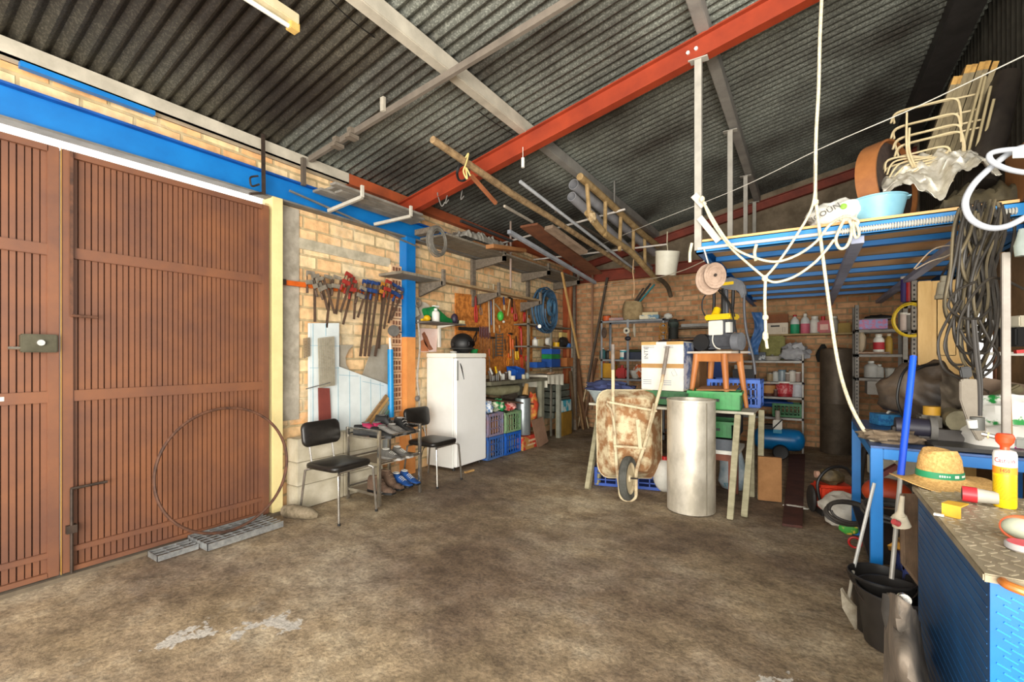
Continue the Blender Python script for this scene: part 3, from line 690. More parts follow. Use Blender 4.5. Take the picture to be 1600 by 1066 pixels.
# fluorescent tube fitting
T = thing('tube_light', 'yellowed fluorescent batten fixed under the roof at top left', 'lamp', (-2.66, 1.1, 3.42))
MB().box(-2.70, -2.62, .25, 1.66, 3.44, 3.50).done('housing', mat('#d8cba8', '#c2b48c', 6, .5), T, world=True, bevel=.005)
MB().cyl((-2.66, .3, 3.415), (-2.66, 1.61, 3.415), .014).done('tube', WHITE, T, world=True)
MB().box(-2.69, -2.63, 1.61, 1.67, 3.40, 3.45).done('end_cap', mat('#d9b469', '#c09a50', 8, .5), T, world=True, bevel=.004)
MB().box(-2.68, -2.64, 1.0, 1.1, 3.5, roofz(-2.66) - .03).done('bracket', STEEL, T, world=True)
b = MB(); b.tube(spl([P(516, 0, D=2.7), P(560, 40, D=3.0), P(640, 97, D=3.6), P(700, 140, D=3.85), P(722, 155, D=4.0), P(770, 190, D=4.25), P(805, 212, D=4.45)]), .004, n=6)
one('loose_wire', 'dark loose wire drooping beside the pale grey roof purlin', 'wire', b, BLACKP)
# ================================================================ generic small items
def bottle(name, label, cat, base, h, r, m, cap, group=None, neck=.35, n=16, lab=None, sq=1, liquid=None):
    T = thing(name, label, cat, tuple(base), 0, group)
    if liquid:
        k = .5
        MB().lathe([(r * .9, 0), (r, .01), (r, h * k)], n=n).lathe([(0, h * k), (r, h * k)], n=n).done('liquid_part', liquid, T)
        MB().lathe([(r, h * k), (r, h * .62), (r * .8, h * .75), (r * neck, h * .86), (r * neck, h * .92)], n=n).done('body', m, T)
    else:
        MB().lathe([(0, 0), (r * .92, 0), (r, .008), (r, h * .68), (r * .8, h * .78), (r * neck, h * .86), (r * neck, h * .92), (0, h * .92)], n=n).done('body', m, T)
    MB().lathe([(0, h * .9), (r * neck * 1.15, h * .9), (r * neck * 1.1, h), (0, h)], n=n).done('cap', cap, T)
    if lab: MB().lathe([(r * 1.012, h * .15), (r * 1.012, h * .55)], n=n).done('label_band', lab, T)
    return T
def can(name, label, cat, base, h, r, m, lid, group=None, lab=None, r2=None, n=18, handle=False):
    T = thing(name, label, cat, tuple(base), 0, group); r2 = r2 or r
    MB().lathe([(0, 0), (r, 0), (r2, h * .96), (0, h * .96)], n=n).done('body', m, T)
    MB().lathe([(0, h), (r2 * 1.04, h), (r2 * 1.05, h * .9), (r2 * .9, h * .9)], n=n).done('lid', lid, T)
    if lab: MB().lathe([(r + (r2 - r) * .2 + .002, h * .2), (r + (r2 - r) * .75 + .002, h * .75)], n=n).done('label_band', lab, T)
    if handle: MB().tube(arc((0, 0, h * .85), r2 * 1.06, 0, PI, 14, (1, 0, 0), (0, -.5, -.5)), .003, n=5).done('handle', STEEL, T)
    return T
def crate(name, label, x0, x1, y0, y1, z0, z1, m, group=None, rz=0, slots=6, rows=3):
    cx, cy = (x0 + x1) / 2, (y0 + y1) / 2; T = thing(name, label, 'crate', (cx, cy, z0), rz, group)
    w, d, h = x1 - x0, y1 - y0, z1 - z0; t = .008
    MB().box(-w / 2, w / 2, -d / 2, d / 2, 0, t).done('floor_panel', m, T)
    for nm, ax, s, L_ in (('side_panel', 0, -1, d), ('side_panel', 0, 1, d), ('end_panel', 1, -1, w), ('end_panel', 1, 1, w)):
        b = MB()
        def bx(a0, a1, za, zb, e=0):
            o = s * ((w if ax == 0 else d) / 2)
            lo, hi = min(o, o - s * t) - (e if s < 0 else 0), max(o, o - s * t) + (e if s > 0 else 0)
            if ax == 0: b.box(lo, hi, a0, a1, za, zb)
            else: b.box(a0, a1, lo, hi, za, zb)
        bx(-L_ / 2, L_ / 2, h - .035, h, .008); bx(-L_ / 2, L_ / 2, 0, .03, .004)
        for q in (-1, 1): bx(min(q * L_ / 2, q * (L_ / 2 - .025)), max(q * L_ / 2, q * (L_ / 2 - .025)), 0, h, .006)
        for i in range(1, slots): bx(-L_ / 2 + L_ * i / slots - .006, -L_ / 2 + L_ * i / slots + .006, 0, h - .02)
        for i in range(1, rows): bx(-L_ / 2, L_ / 2, h * i / rows - .006, h * i / rows + .006)
        b.done(nm, m, T)
    return T
def solidtub(name, label, x0, x1, y0, y1, z0, z1, m, cat='crate', rz=0):
    T = thing(name, label, cat, ((x0 + x1) / 2, (y0 + y1) / 2, z0), rz); w, d, h = x1 - x0, y1 - y0, z1 - z0
    for nm, a in (('floor_panel', (-w / 2, w / 2, -d / 2, d / 2, 0, .01)), ('side_panel', (-w / 2, -w / 2 + .01, -d / 2, d / 2, 0, h)), ('side_panel', (w / 2 - .01, w / 2, -d / 2, d / 2, 0, h)), ('end_panel', (-w / 2, w / 2, -d / 2, -d / 2 + .01, 0, h)), ('end_panel', (-w / 2, w / 2, d / 2 - .01, d / 2, 0, h))):
        MB().box(*a).done(nm, m, T)
    b = MB()
    for i in range(9): x = -w / 2 + w * (i + .5) / 9; b.box(x - .004, x + .004, -d / 2 - .006, -d / 2, .02, h - .03)
    b.done('rib', m, T)
    b = MB(); b.box(-w / 2 - .01, w / 2 + .01, -d / 2 - .012, -d / 2 + .004, h - .025, h); b.box(-w / 2 - .012, -w / 2 + .004, -d / 2, d / 2, h - .025, h); b.box(w / 2 - .004, w / 2 + .012, -d / 2, d / 2, h - .025, h)
    b.done('rim', m, T)
    MB().box(-.05, .05, -d / 2 - .01, -d / 2 - .002, h * .45, h * .6).done('hand_hole', DARK, T)
    return T
def carton(name, label, c, sz, m, rz=0, flaps=None, tape=None):
    T = thing(name, label, 'box', c, rz); w, d, h = sz
    MB().box(-w / 2, w / 2, -d / 2, d / 2, 0, h).done('body', m, T, bevel=.003)
    if tape: MB().box(-w / 2 - .001, w / 2 + .001, -d / 2 - .001, d / 2 + .001, h * .46, h * .55).done('tape', tape, T)
    if flaps: MB().box(-w / 2, w / 2, -d / 2 - .001, d / 2, h, h + .004).done('flap', flaps, T)
    return T
# ================================================================ racks above the tool wall
SHELF = mat('#8d8474', '#6b6355', 6, .8, stretch=(1, 6, 1), b=.1)
T = thing('wall_rack', 'white bracket rack of grey boards above the chairs', 'rack', tuple(P(570, 320, X=-3.8)))
for a, b_, c_ in (((513, 330), (566, 308), (560, 293)), ((585, 351), (642, 338), (638, 323))):
    A, B = P(*a, X=-3.95), P(*b_, X=-3.55)
    MB().bar(A, B, .03, .03).done('bracket_arm', mat('#b9b3a5'), T, world=True)
    MB().bar(B, B + V((0, 0, .11)), .02, .03).done('bracket_stop', mat('#d5cfc0'), T, world=True)
zr = P(566, 306, X=-3.55).z
for i, (x0, x1, y0, y1, dz) in enumerate(((-3.93, -3.8, 2.62, 3.9, .03), (-3.78, -3.66, 2.75, 3.85, .03), (-3.64, -3.56, 2.6, 3.72, .03), (-3.9, -3.7, 2.7, 3.6, .056))):
    one('grey_plank', ('wall side lower', 'middle lower', 'front lower', 'topmost')[i] + ' grey plank on the white bracket rack', 'plank', MB().box(x0, x1, y0, y1, zr + dz - .005, zr + dz + .018), mat('#8f8a80', '#706b62', 5, .8, stretch=(1, 1, 1)), bevel=.002)
b = MB(); b.bar(P(452, 298, X=-3.93), P(655, 387, X=-3.93), .016, .016); one('conduit_pipe', 'thin grey conduit running under the blue lintel', 'pipe', b, STEEL)
# upper shelf beyond the column
T = thing('wall_shelf', 'upper plank rack high on the wall beyond the blue column', 'shelf', (-3.8, 5.8, 2.75))
zu = 2.80
for i in range(4): MB().box(-3.93 + i * .11, -3.83 + i * .11, 4.05, 7.9, zu, zu + .025).done('plank', SHELF, T, world=True, bevel=.003)
for y in (5.25, 6.55, 7.7):
    MB().prism([(-4.03, y, zu - .02), (-3.5, y, zu - .02), (-3.5, y, zu - .09), (-4.03, y, zu - .16)], (0, .045, 0)).done('bracket', OLDW, T, world=True)
    MB().box(-3.54, -3.5, y, y + .045, zu - .09, zu + .1).done('bracket_stop', OLDW, T, world=True)
T = thing('wall_shelf', 'lower grey timber shelf on wooden brackets above the tool board', 'shelf', (-3.8, 5.3, 2.25))
zl = 2.29
MB().box(-4.03, -3.66, 3.5, 4.12, zl, zl + .03).done('plank', SHELF, T, world=True, bevel=.003)
MB().box(-3.78, -3.66, 4.125, 6.6, zl, zl + .03).done('plank', mat('#b59a72', '#8d7554', 5, .8), T, world=True, bevel=.003)
for y, z2 in ((4.13, .18), (5.3, 0.18), (6.5, .15)):
    MB().prism([(-4.03, y, zl - .16), (-3.64, y, zl - .05), (-3.64, y, zl), (-4.03, y, zl)], (0, .04, 0)).done('bracket', OLDW, T, world=True)
    MB().box(-3.66, -3.625, y, y + .04, zl - .05, zl + .14).done('bracket_stop', OLDW, T, world=True)
one('timber_post', 'dark vertical timber batten fixed to the wall above the tool board', 'post', MB().box(-4.045, -4.0, 5.18, 5.26, 2.1, 2.78), OLDW, bevel=.003)
one('timber_post', 'grey vertical timber batten on the wall near the hose coil', 'post', MB().box(-4.045, -4.0, 6.72, 6.8, 2.1, 2.78), OLDW, bevel=.003)
for i, (x0, x1, y0, y1, z0, z1, lab) in enumerate(((-3.9, -3.7, 4.2, 5.9, .028, .055, 'long weathered board lying on the upper wall rack'), (-3.84, -3.6, 4.7, 6.6, .058, .085, 'wide brown board stacked on the upper wall rack'), (-3.75, -3.6, 5.7, 7.6, .028, .055, 'greyish board at the far end of the upper wall rack'))):
    one('board', lab, 'board', MB().box(x0, x1, y0, y1, zu + z0, zu + z1), (OLDW, PLY, SHELF)[i], bevel=.003)
def crump(u, v, c, sx, sy, h, seed, fr=6):
    x, y = (u - .5) * sx, (v - .5) * sy; e = min(u, 1 - u, v, 1 - v) * 2
    z = h * (min(1, e * 3) ** .5) * (.55 + .7 * abs(noise.noise(V((x * fr * 3, y * fr * 3, seed)))))
    return (c[0] + x + .02 * noise.noise(V((x * 30, y * 30, seed + 5))), c[1] + y + .02 * noise.noise(V((x * 30, y * 30, seed + 9))), c[2] + z)
FILM = mat('#c8c4b8', '#9c968a', 14, .2, tr=.3)
one('plastic_sheet', 'crumpled clear plastic sheet on the upper rack beside cable coil', 'sheet', MB().sheet(lambda u, v: crump(u, v, (-3.72, 5.0, zu + .09), .34, 1.1, .16, 3), 20, 50, .002), FILM)
def coil(name, label, c, r, m, n=8, wr=.008, ax=(1, 0, 0), spread=.03, sy=1.15, cat='cable', group=None, jit=.1, seed=0, drop=0):
    rr = random.Random(seed + 5); ax = V(ax).normalized(); x, y = frame(ax); b = MB(); pts = []; N_ = 26 * n
    ph = [rr.uniform(-1, 1) for _ in range(n + 2)]
    for i in range(N_ + 1):
        t = i / 26; k = int(t); f_ = t - k; j = ph[k % len(ph)] * (1 - f_) + ph[(k + 1) % len(ph)] * f_
        q = 1 + jit * j; a = 2 * PI * t
        pts.append(V(c) + x * math.cos(a) * r * q + y * (math.sin(a) * r * q * sy - drop * (q - 1)) + ax * (spread * (ph[(k + 3) % len(ph)] * (1 - f_) + ph[(k + 4) % len(ph)] * f_)))
    b.tube(pts, wr, n=6)
    return one(name, label, cat, b, m, group)
coil('cable_coil', 'coil of grey cable hung on the upper rack near blue column', P(684, 377, X=-3.5), .13, mat('#7b766c', '#5a564e', 20, .7), n=16, wr=.006, jit=.25, seed=1)
T = one('wood_block', 'dark wooden block at the near end of the upper rack', 'block', MB().box(-3.9, -3.6, 3.93, 4.03, zu + .027, zu + .09), OLDW)
# ---------------------------------------------------------------- small shelf beside column with green tool
T = thing('wall_shelf', 'small dark shelf on white angle brackets above the fridge', 'shelf', tuple(P(690, 505, X=-3.95)))
zs = P(705, 505, X=-3.75).z
MB().box(-4.04, -3.72, 4.0, 4.68, zs - .018, zs).done('plank', mat('#6a625a', '#524b44', 6, .8), T, world=True)
MB().prism([(-4.035, 4.48, zs - .018), (-3.75, 4.48, zs - .018), (-4.0, 4.48, zs - .05), (-4.0, 4.48, zs - .3), (-4.035, 4.48, zs - .3)], (0, .03, 0)).done('bracket', WHITE, T, world=True)
def hedgetool(base):
    T = thing('hedge_trimmer', 'green plastic garden tool lying on the small shelf', 'garden tool', tuple(base))
    MB().prism([(0, -.22, .16), (0, -.05, .2), (0, .18, .08), (0, .3, .06), (0, .3, .0), (0, -.02, .0), (0, -.18, .07)], (.1, 0, 0)).done('housing', GREENPL, T, bevel=.015)
    MB().tube(spl([(.05, -.1, .08), (.05, .0, .02), (.05, .12, .02), (.05, .2, .06)]), .018).done('handle', GREENPL, T)
    MB().cyl((.1, -.05, .1), (.125, -.05, .1), .03).done('knob', WHITE, T)
    MB().box(.02, .08, -.04, .03, .19, .215).done('switch', WHITE, T)
hedgetool((-3.95, 4.3, zs + .002))
bottle('spray_bottle', 'white conical spray bottle on small shelf above the fridge', 'bottle', (-3.83, 4.22, zs + .001), .17, .05, WHITE, WHITE, neck=.4)
T = thing('hand_tool', 'yellow plastic hand tool at the near end of the small shelf', 'tool', (-3.84, 4.08, zs + .001))
MB().ball((0, 0, .04), (.04, .05, .04), n=12, m=8).done('body', YEL, T); MB().box(-.02, .02, -.09, -.02, .005, .03).done('handle', YEL, T)
T = thing('grinder', 'dark purple power tool at the far end of the small shelf', 'power tool', (-3.85, 4.6, zs + .001))
MB().ball((0, 0, .07), (.045, .05, .07), n=14, m=10).done('body', mat('#3a2c3f', '#2a2030', 8, .5), T); MB().cyl((0, .04, .04), (.0, .08, .03), .03).done('head', DARK, T)
one('pale_block', 'small cream box hanging over the far shelf end', 'box', MB().box(-3.84, -3.78, 4.66, 4.73, zs + .001, zs + .05), mat('#e0cf9c'))
T = thing('wall_fan', 'dusty grey fan shaped disc fixed to wall right of the blue column', 'disc', tuple(P(658, 488, X=-3.97)))
MB().cyl(P(658, 488, X=-4.03), P(658, 488, X=-3.99), .13, n=28).done('disc', mat('#978f80', '#7d7567', 12, .9), T, world=True)
MB().prism([P(*q, X=-3.96) for q in ((633, 482), (650, 473), (656, 492), (648, 497))], (-.02, 0, 0)).done('bracket', mat('#bdb39e'), T, world=True)
MB().tube(arc(P(653, 473, X=-3.94), .045, 0, 2 * PI, 16, (0, 1, 0), (0, 0, 1)), .012).done('ring', OLDW, T, world=True)
# calendar
T = thing('wall_poster', 'torn pinkish photo poster of a person on wall above fridge', 'poster', tuple(P(668, 530, X=-4.03)))
MB().prism([P(*q, X=-4.035) for q in ((655, 513), (684, 514), (682, 550), (656, 550))], (-.003, 0, 0)).done('paper', mat('#e8c3b4', '#f0d9cf', 4, .7), T, world=True)
MB().prism([P(*q, X=-4.033) for q in ((659, 522), (663, 518), (668, 527), (672, 538), (677, 546), (671, 548), (664, 538))], (-.001, 0, 0)).done('figure_print', mat('#7a4630', '#a86a4a', 20, .7), T, world=True)
MB().prism([P(*q, X=-4.033) for q in ((656, 534), (662, 530), (668, 541), (670, 549), (658, 549))], (-.001, 0, 0)).done('figure_print', mat('#d8895c'), T, world=True)
# ---------------------------------------------------------------- tool board and its tools
b = MB(); b.prism([P(*q, X=-4.02) for q in ((712, 458), (832, 470), (832, 580), (712, 590))], (-.018, 0, 0))
OSB = mat('#d98a3c', '#a05c20', 16, .75, det=8, lo=.4, hi=.6)
one('tool_board', 'orange brown chipboard panel covered with hanging hand tools', 'board', b, OSB)
TG = 'hand tools on the board'
def tw(px, py, x=-3.985): return P(px, py, X=x)
def tool(kind, label, a, b_, m1, m2=IRON, w=.012, group=TG, x=-3.985):
    A, B = tw(*a, x), tw(*b_, x); d = B - A; L_ = d.length; d.normalize(); lat = V((0, 1, 0)); lat = (lat - d * lat.dot(d)).normalized()
    T = thing(kind, label, kind.replace('_', ' '), tuple(B), 0, group)
    def dn(mb, nm, m): mb.done(nm, m, T, world=True)
    if kind in ('screwdriver', 'chisel', 'file', 'paint_brush'):
        dn(MB().tube([A, A + d * L_ * .1, A + d * L_ * .36, A + d * L_ * .4], w, n=10, radii=[w * .8, w * 1.2, w, w * .6]), 'handle', m1)
        if kind == 'screwdriver': dn(MB().cyl(A + d * L_ * .4, B, w * .32), 'shaft', m2)
        else: dn(MB().bar(A + d * L_ * .4, B, w * 1.8, w * .4, up=(1, 0, 0)), 'blade', m2)
    elif kind == 'hammer':
        dn(MB().tube([A + d * .01, A + d * L_ * .5, B], w, n=8, radii=[w * .7, w * .8, w]), 'handle', m1)
        dn(MB().cyl(A - lat * .05, A + lat * .03, w * 1.3, n=10).bar(A + lat * .02, A + lat * .07, w * 1.8, w * .6), 'head', m2)
    elif kind in ('pliers', 'cutters'):
        dn(MB().tube([A, A + d * L_ * .15, A + d * L_ * .35], w, n=8, radii=[w * .5, w, w]), 'jaws', m2)
        for s in (-1, 1): dn(MB().tube(spl([A + d * L_ * .33, A + d * L_ * .5 + lat * s * .022, A + d * L_ * .8 + lat * s * .025, B + lat * s * .012]), w * .55, n=8), 'handle', m1)
    elif kind == 'spanner':
        dn(MB().bar(A, B, w, w * .35, up=(1, 0, 0)), 'shank', m2)
        for q, k in ((A, 1.2), (B, 1)): dn(MB().cyl(q - V((.003, 0, 0)), q + V((.004, 0, 0)), w * 1.5 * k, n=14), 'head', m2)
    elif kind == 'saw':
        dn(MB().prism([A + d * L_ * .3 - lat * .04, A + d * L_ * .3 + lat * .035, B + lat * .012, B - lat * .01], (.003, 0, 0)), 'blade', m2)
        dn(MB().tube(spl([A + d * L_ * .32 - lat * .03, A - lat * .035, A + lat * .03, A + d * L_ * .32 + lat * .03]), w, n=8), 'handle', m1)
    elif kind == 'rod': dn(MB().cyl(A, B, w * .5, n=8), 'shaft', m1)
    elif kind == 'bow_saw':
        dn(MB().tube(spl([A, A + lat * .06 + d * .03, B + lat * .06 - d * .03, B]), w * .5, n=8), 'frame', m1); dn(MB().bar(A, B, .002, .012), 'blade', m2)
    return T
RP, OP, YP, GP, WP = REDPL, ORANGE, YEL, mat('#3f9a3d', '#2f7a2e', 6, .5), mat('#c9a876', '#a98652', 6, .7)
tool('cutters', 'red bolt cutters with long red handles at the board near edge', (743, 463), (744, 504), RP, mat('#7a2018'), .02)
tool('pliers', 'small dark pliers right of the red bolt cutters', (750, 474), (752, 492), GREY, IRON, .009)
for i in range(7):
    tool('screwdriver', ('first', 'second', 'third', 'fourth', 'fifth', 'sixth', 'seventh')[i] + ' of the purple handled screwdrivers in the row above the fridge', (749.5 + i * 2.6, 510 + (i % 2)), (750.5 + i * 2.6, 552 + (i * 5) % 9), mat('#5b2430', '#431a24', 8, .5), mat('#8b6c50'), .0085)
one('tool_holder', 'black metal holder strip above the row of screwdrivers', 'holder', MB().prism([tw(*q, -4.0) for q in ((716, 511), (748, 512), (748, 518), (716, 516))], (.015, 0, 0)), DARK)
tool('pliers', 'black adjustable wrench under the holder strip', (745, 518), (741, 534), BLACKP, BLACKP, .014)
for i in range(8):
    tool('spanner', ('topmost', 'second', 'third', 'fourth', 'fifth', 'sixth', 'seventh', 'lowest')[i] + ' of the flat spanners stacked sideways on the board', (775, 523 + i * 4.6), (785, 522.5 + i * 4.7), STEEL, mat('#6d6255'), .014)
tool('rod', 'long pale rod hanging from lower shelf over the tool board', (763, 446), (765, 520), mat('#b8a88c'), w=.022)
tool('rod', 'second long pale rod hanging beside the first from the shelf', (771, 444), (772, 520), mat('#cbbd9f'), w=.022)
tool('rod', 'blue rod hanging between the two pale rods', (767, 470), (768, 508), mat('#3a5f8f'), w=.018)
T = thing('string_trimmer', 'bright green garden trimmer head hung on the tool board', 'garden tool', tuple(tw(782, 500)))
MB().ball(tw(782, 494, -3.93), (.05, .055, .075), n=14, m=10).done('housing', mat('#4fc24a', '#3aa436', 8, .5), T, world=True)
MB().tube(spl([tw(774, 475, -3.93), tw(780, 482, -3.93), tw(786, 492, -3.92)]), .014).done('handle', mat('#9c8a6c'), T, world=True)
MB().ball(tw(787, 503, -3.9), (.02, .025, .02), n=10, m=8).done('cap', WHITE, T, world=True)
tool('paint_brush', 'blue bladed trowel hung high on the board', (788, 485), (787, 464), WP, mat('#36558c'), .018)
tool('hammer', 'curved pale handled hammer near the top right of the board', (797, 466), (793, 494), WP, IRON, .014)
tool('paint_brush', 'dark bladed scraper right of the curved handle', (800, 490), (800, 466), RP, DARK, .017)
tool('saw', 'red handled hand saw hung at the right of the board', (806, 500), (803, 470), RP, mat('#b5674a'), .013)
tool('pliers', 'large red gripping pliers under the timber shelf end', (820, 480), (819, 503), RP, DARK, .02)
tool('bow_saw', 'orange bow saw hung in the middle of the lower board', (794, 524), (795, 560), OP, IRON, .03)
tool('hammer', 'pale handled claw hammer hung above the blue bin', (798, 522), (798, 562), WP, IRON, .014)
tool('saw', 'yellow handled saw hanging beside the claw hammer', (808, 560), (806, 525), YP, DARK, .016)
tool('bow_saw', 'bright red framed saw at the right side of the board', (811, 512), (812, 556), RP, RP, .034)
tool('screwdriver', 'orange handled long tool beside the red framed saw', (801, 530), (802, 570), OP, STEEL, .016)
tool('cutters', 'orange red shears low on the right of the board', (814, 545), (816, 575), mat('#d2401a'), IRON, .016)
tool('pliers', 'orange pipe pliers above the bench bin', (795, 552), (793, 572), mat('#e08a1e'), OP, .018)
tool('screwdriver', 'red handled short driver above the bench bin', (822, 556), (822, 578), RP, STEEL, .018)
tool('hammer', 'dark iron hammer hung left of the spanner stack', (770, 528), (771, 560), mat('#6a4e33'), IRON, .012)
tool('file', 'narrow dark file hung by the spanner stack', (789, 530), (790, 548), IRON, IRON, .010)
tool('chisel', 'steel chisel hung under the green trimmer', (780, 508), (781, 520), WP, STEEL, .01)
tool('file', 'tall tan file at the far right board edge', (828, 500), (827, 560), mat('#a98652'), mat('#8a7c68'), .012)
tool('rod', 'grey steel rod leaning past the far board edge', (824, 490), (826, 590), STEEL, w=.014)
tool('screwdriver', 'orange handled driver left of the spanner stack', (764, 545), (765, 575), OP, STEEL, .012)
tool('chisel', 'brown handled chisel below the purple screwdrivers', (757, 556), (758, 580), mat('#8a5a34'), STEEL, .011)
# ---------------------------------------------------------------- workbench
BT = 1.05
T = thing('workbench', 'long grey wooden workbench under the tool board', 'workbench', (-3.78, 5.7, 0))
MB().box(-4.03, -3.5, 4.93, 6.5, BT - .05, BT).done('worktop', mat('#77735f', '#5c5948', 6, .8, b=.1), T, world=True, bevel=.004)
for x, y in ((-3.56, 6.38), (-3.97, 6.38)): MB().box(x - .04, x + .04, y - .045, y + .045, 0, BT - .05).done('leg', mat('#8d8c78', '#716f5e', 6, .8), T, world=True, bevel=.003)
MB().box(-4.0, -3.97, 5.9, 6.34, .05, BT - .08).done('back_panel', OLDW, T, world=True)
zt = BT + .001
def bp(px, x=-3.6): q = P(px, 590, X=x); return (x, q.y, zt)
for i, (px, h, m_, tilt) in enumerate(((766, .14, STEEL, .05), (769, .18, WHITE, .07), (772, .15, IRON, .06), (776, .2, YEL, .04), (779, .17, STEEL, .08), (783, .13, WHITE, .05))):
    q = V(bp(px, -3.62)); T = thing('hand_tool', ('first', 'second', 'third', 'yellow handled fourth', 'fifth', 'sixth')[i] + ' of the hand tools standing upright on the bench near the fridge', 'tool', tuple(q), 0, 'tools standing on the bench')
    MB().tube([(0, 0, h * .55), (0, -tilt * .8, h)], .013, n=8).done('handle', m_, T); MB().cyl((0, .0, 0), (0, 0, h * .56), .006, n=8).done('shaft', STEEL, T)
for i, (px, m_, h) in enumerate(((770, STEEL, .06), (776, GREY, .07), (786, PLAST, .09), (791, IRON, .11), (796, WHITE, .13))):
    can('tin_can', ('small steel', 'grey', 'cream', 'dark iron', 'tall white')[i] + ' tin among the clutter on the workbench', 'tin', bp(px, -3.72 + .02 * (i % 2)), h, .028, m_, STEEL)
T = thing('storage_bin', 'bright blue open plastic bin standing on the workbench', 'bin', bp(806, -3.7))
b = MB(); b.prism([(-.08, -.1, .01), (-.08, .1, .01), (-.08, .13, .19), (-.08, -.14, .19)], (.006, 0, 0)); b.prism([(.08, -.1, .01), (.08, .1, .01), (.08, .13, .14), (.08, -.14, .14)], (.006, 0, 0))
b.prism([(-.08, -.1, .01), (.08, -.1, .01), (.08, -.14, .14), (-.08, -.14, .19)], (0, .006, 0)); b.prism([(-.08, .1, .01), (.08, .1, .01), (.08, .13, .14), (-.08, .13, .19)], (0, .006, 0)); b.box(-.08, .08, -.1, .1, .0, .01)
b.done('shell', BLUEPL, T); MB().box(.08, .095, -.1, .1, .1, .13).done('lip', BLUEPL, T)
can('tin_can', 'pale tin at the foot of the blue bin', 'tin', bp(801, -3.56), .06, .04, PLAST, PLAST)
can('tin_can', 'cream tin right of the blue bin', 'tin', bp(818, -3.58), .07, .03, mat('#c5b99a'), STEEL)
bottle('glass_jar', 'small clear glass jar near the bench end', 'jar', bp(824, -3.56), .09, .03, GLASSY, STEEL, neck=.8)
T = thing('side_table', 'second work table draped with white cloth at the bench end', 'table', (-3.75, 6.8, 0))
MB().box(-4.0, -3.52, 6.55, 7.05, 1.05, 1.08).done('tabletop', OLDW, T, world=True)
for x, y in ((-3.56, 7.0), (-3.96, 7.0), (-3.96, 6.6)): MB().box(x - .035, x + .035, y - .035, y + .035, 0, 1.05).done('leg', mat('#97988a', '#7b7c6c', 6, .8), T, world=True, bevel=.003)
b = MB(); b.sheet(lambda u, v: (-4.0 + .5 * u, 6.5 + .58 * v, 1.085 + .01 * noise.noise(V((u * 5, v * 5, 0)))), 10, 10); b.sheet(lambda u, v: (-3.5 + .015 * math.sin(v * 22) * u, 6.5 + .58 * v, 1.087 - (.14 + .05 * v) * u), 6, 24)
b.sheet(lambda u, v: (-4.0 + .5 * u, 6.5 - .01, 1.087 - .2 * v), 6, 3)
one('table_cloth', 'off white cloth spread over the far work table', 'cloth', b, mat('#dcd8c6', '#c8c3b0', 6, .9))
one('leather_glove', 'worn tan work glove lying on the white cloth', 'glove', MB().ball((-3.56, 6.72, 1.11), (.07, .09, .025), n=14, m=8, amp=.5, fr=2), mat('#a8886a', '#8a6c50', 14, .9))
# crates & goods under the bench
CB = mat('#2f63b5', '#4d6c9a', 6, .6); CBR = mat('#7f86a8', '#9a7a80', 10, .7); CG = mat('#6c9a6a', '#8aa27a', 8, .7)
crate('plastic_crate', 'faded blue and brown crate stacked beside the fridge', -3.95, -3.55, 4.93, 5.29, .315, .62, CBR, 'crates under the workbench')
crate('plastic_crate', 'blue crate on floor beside the fridge', -3.95, -3.55, 4.93, 5.29, .005, .31, CB, 'crates under the workbench')
crate('plastic_crate', 'faded green crate stacked next to the metal canister', -3.95, -3.53, 5.33, 5.72, .315, .60, CG, 'crates under the workbench')
crate('plastic_crate', 'blue crate on floor below the faded green one', -3.95, -3.53, 5.33, 5.72, .005, .31, mat('#1f62c4', '#1a55a8', 6, .5), 'crates under the workbench')
for i, (y, z, m_) in enumerate(((5.0, .04, CARD), (5.1, .34, CARD), (5.5, .33, mat('#a5a07c')), (5.52, .04, mat('#7f93b0')))):
    one('carton_filler', ('brown goods inside the blue crate by the fridge', 'brown goods inside the faded brown crate', 'tan goods inside the faded green crate', 'pale goods inside the blue crate under the green one')[i], 'goods', MB().box(-3.9, -3.6, y - .04 if y < 5.3 else y - .12, y + .14, z, z + .2), m_)
one('plastic_bag', 'white and blue plastic bag on top of the crate by the fridge', 'bag', MB().ball((-3.66, 5.04, .70), (.1, .09, .09), n=16, m=10, amp=.4, fr=3), mat('#dfe6ec', '#5f8fc9', 22, .5, lo=.5, hi=.56))
one('plastic_bag', 'green and yellow plastic bag crumpled on the crates', 'bag', MB().ball((-3.66, 5.3, .70), (.1, .15, .09), n=18, m=10, amp=.6, fr=2.5, seed=4), mat('#1f9a55', '#e5e3c8', 9, .5, lo=.5, hi=.58))
one('food_bag', 'pink and red printed bag on the faded green crate', 'bag', MB().ball((-3.62, 5.55, .67), (.1, .11, .06), n=16, m=10, amp=.4, seed=8), mat('#e2a79c', '#b83a33', 14, .6, lo=.48, hi=.56))
T = thing('metal_canister', 'tall silver metal canister standing on the red box', 'canister', (-3.62, 5.93, .21))
MB().lathe([(0, 0), (.115, 0), (.118, .01), (.118, .53), (.11, .55), (0, .555)], n=28).done('body', mat('#a7afb0', '#8f989a', 5, .35, .6), T); MB().lathe([(.08, .55), (.085, .56), (.08, .585), (0, .59)], n=24).done('lid', DARK, T)
T = carton('printed_box', 'red and tan printed carton under the silver canister', (-3.66, 5.98, .003), (.34, .5, .2), mat('#c23a2a', '#b98a4c', 9, .7, lo=.5, hi=.53))
MB().box(.171, .173, -.1, .14, .11, .14).done('printed_band', mat('#e6c8a0'), T); MB().box(.171, .173, -.14, .1, .05, .075).done('printed_band', mat('#e6c8a0'), T)
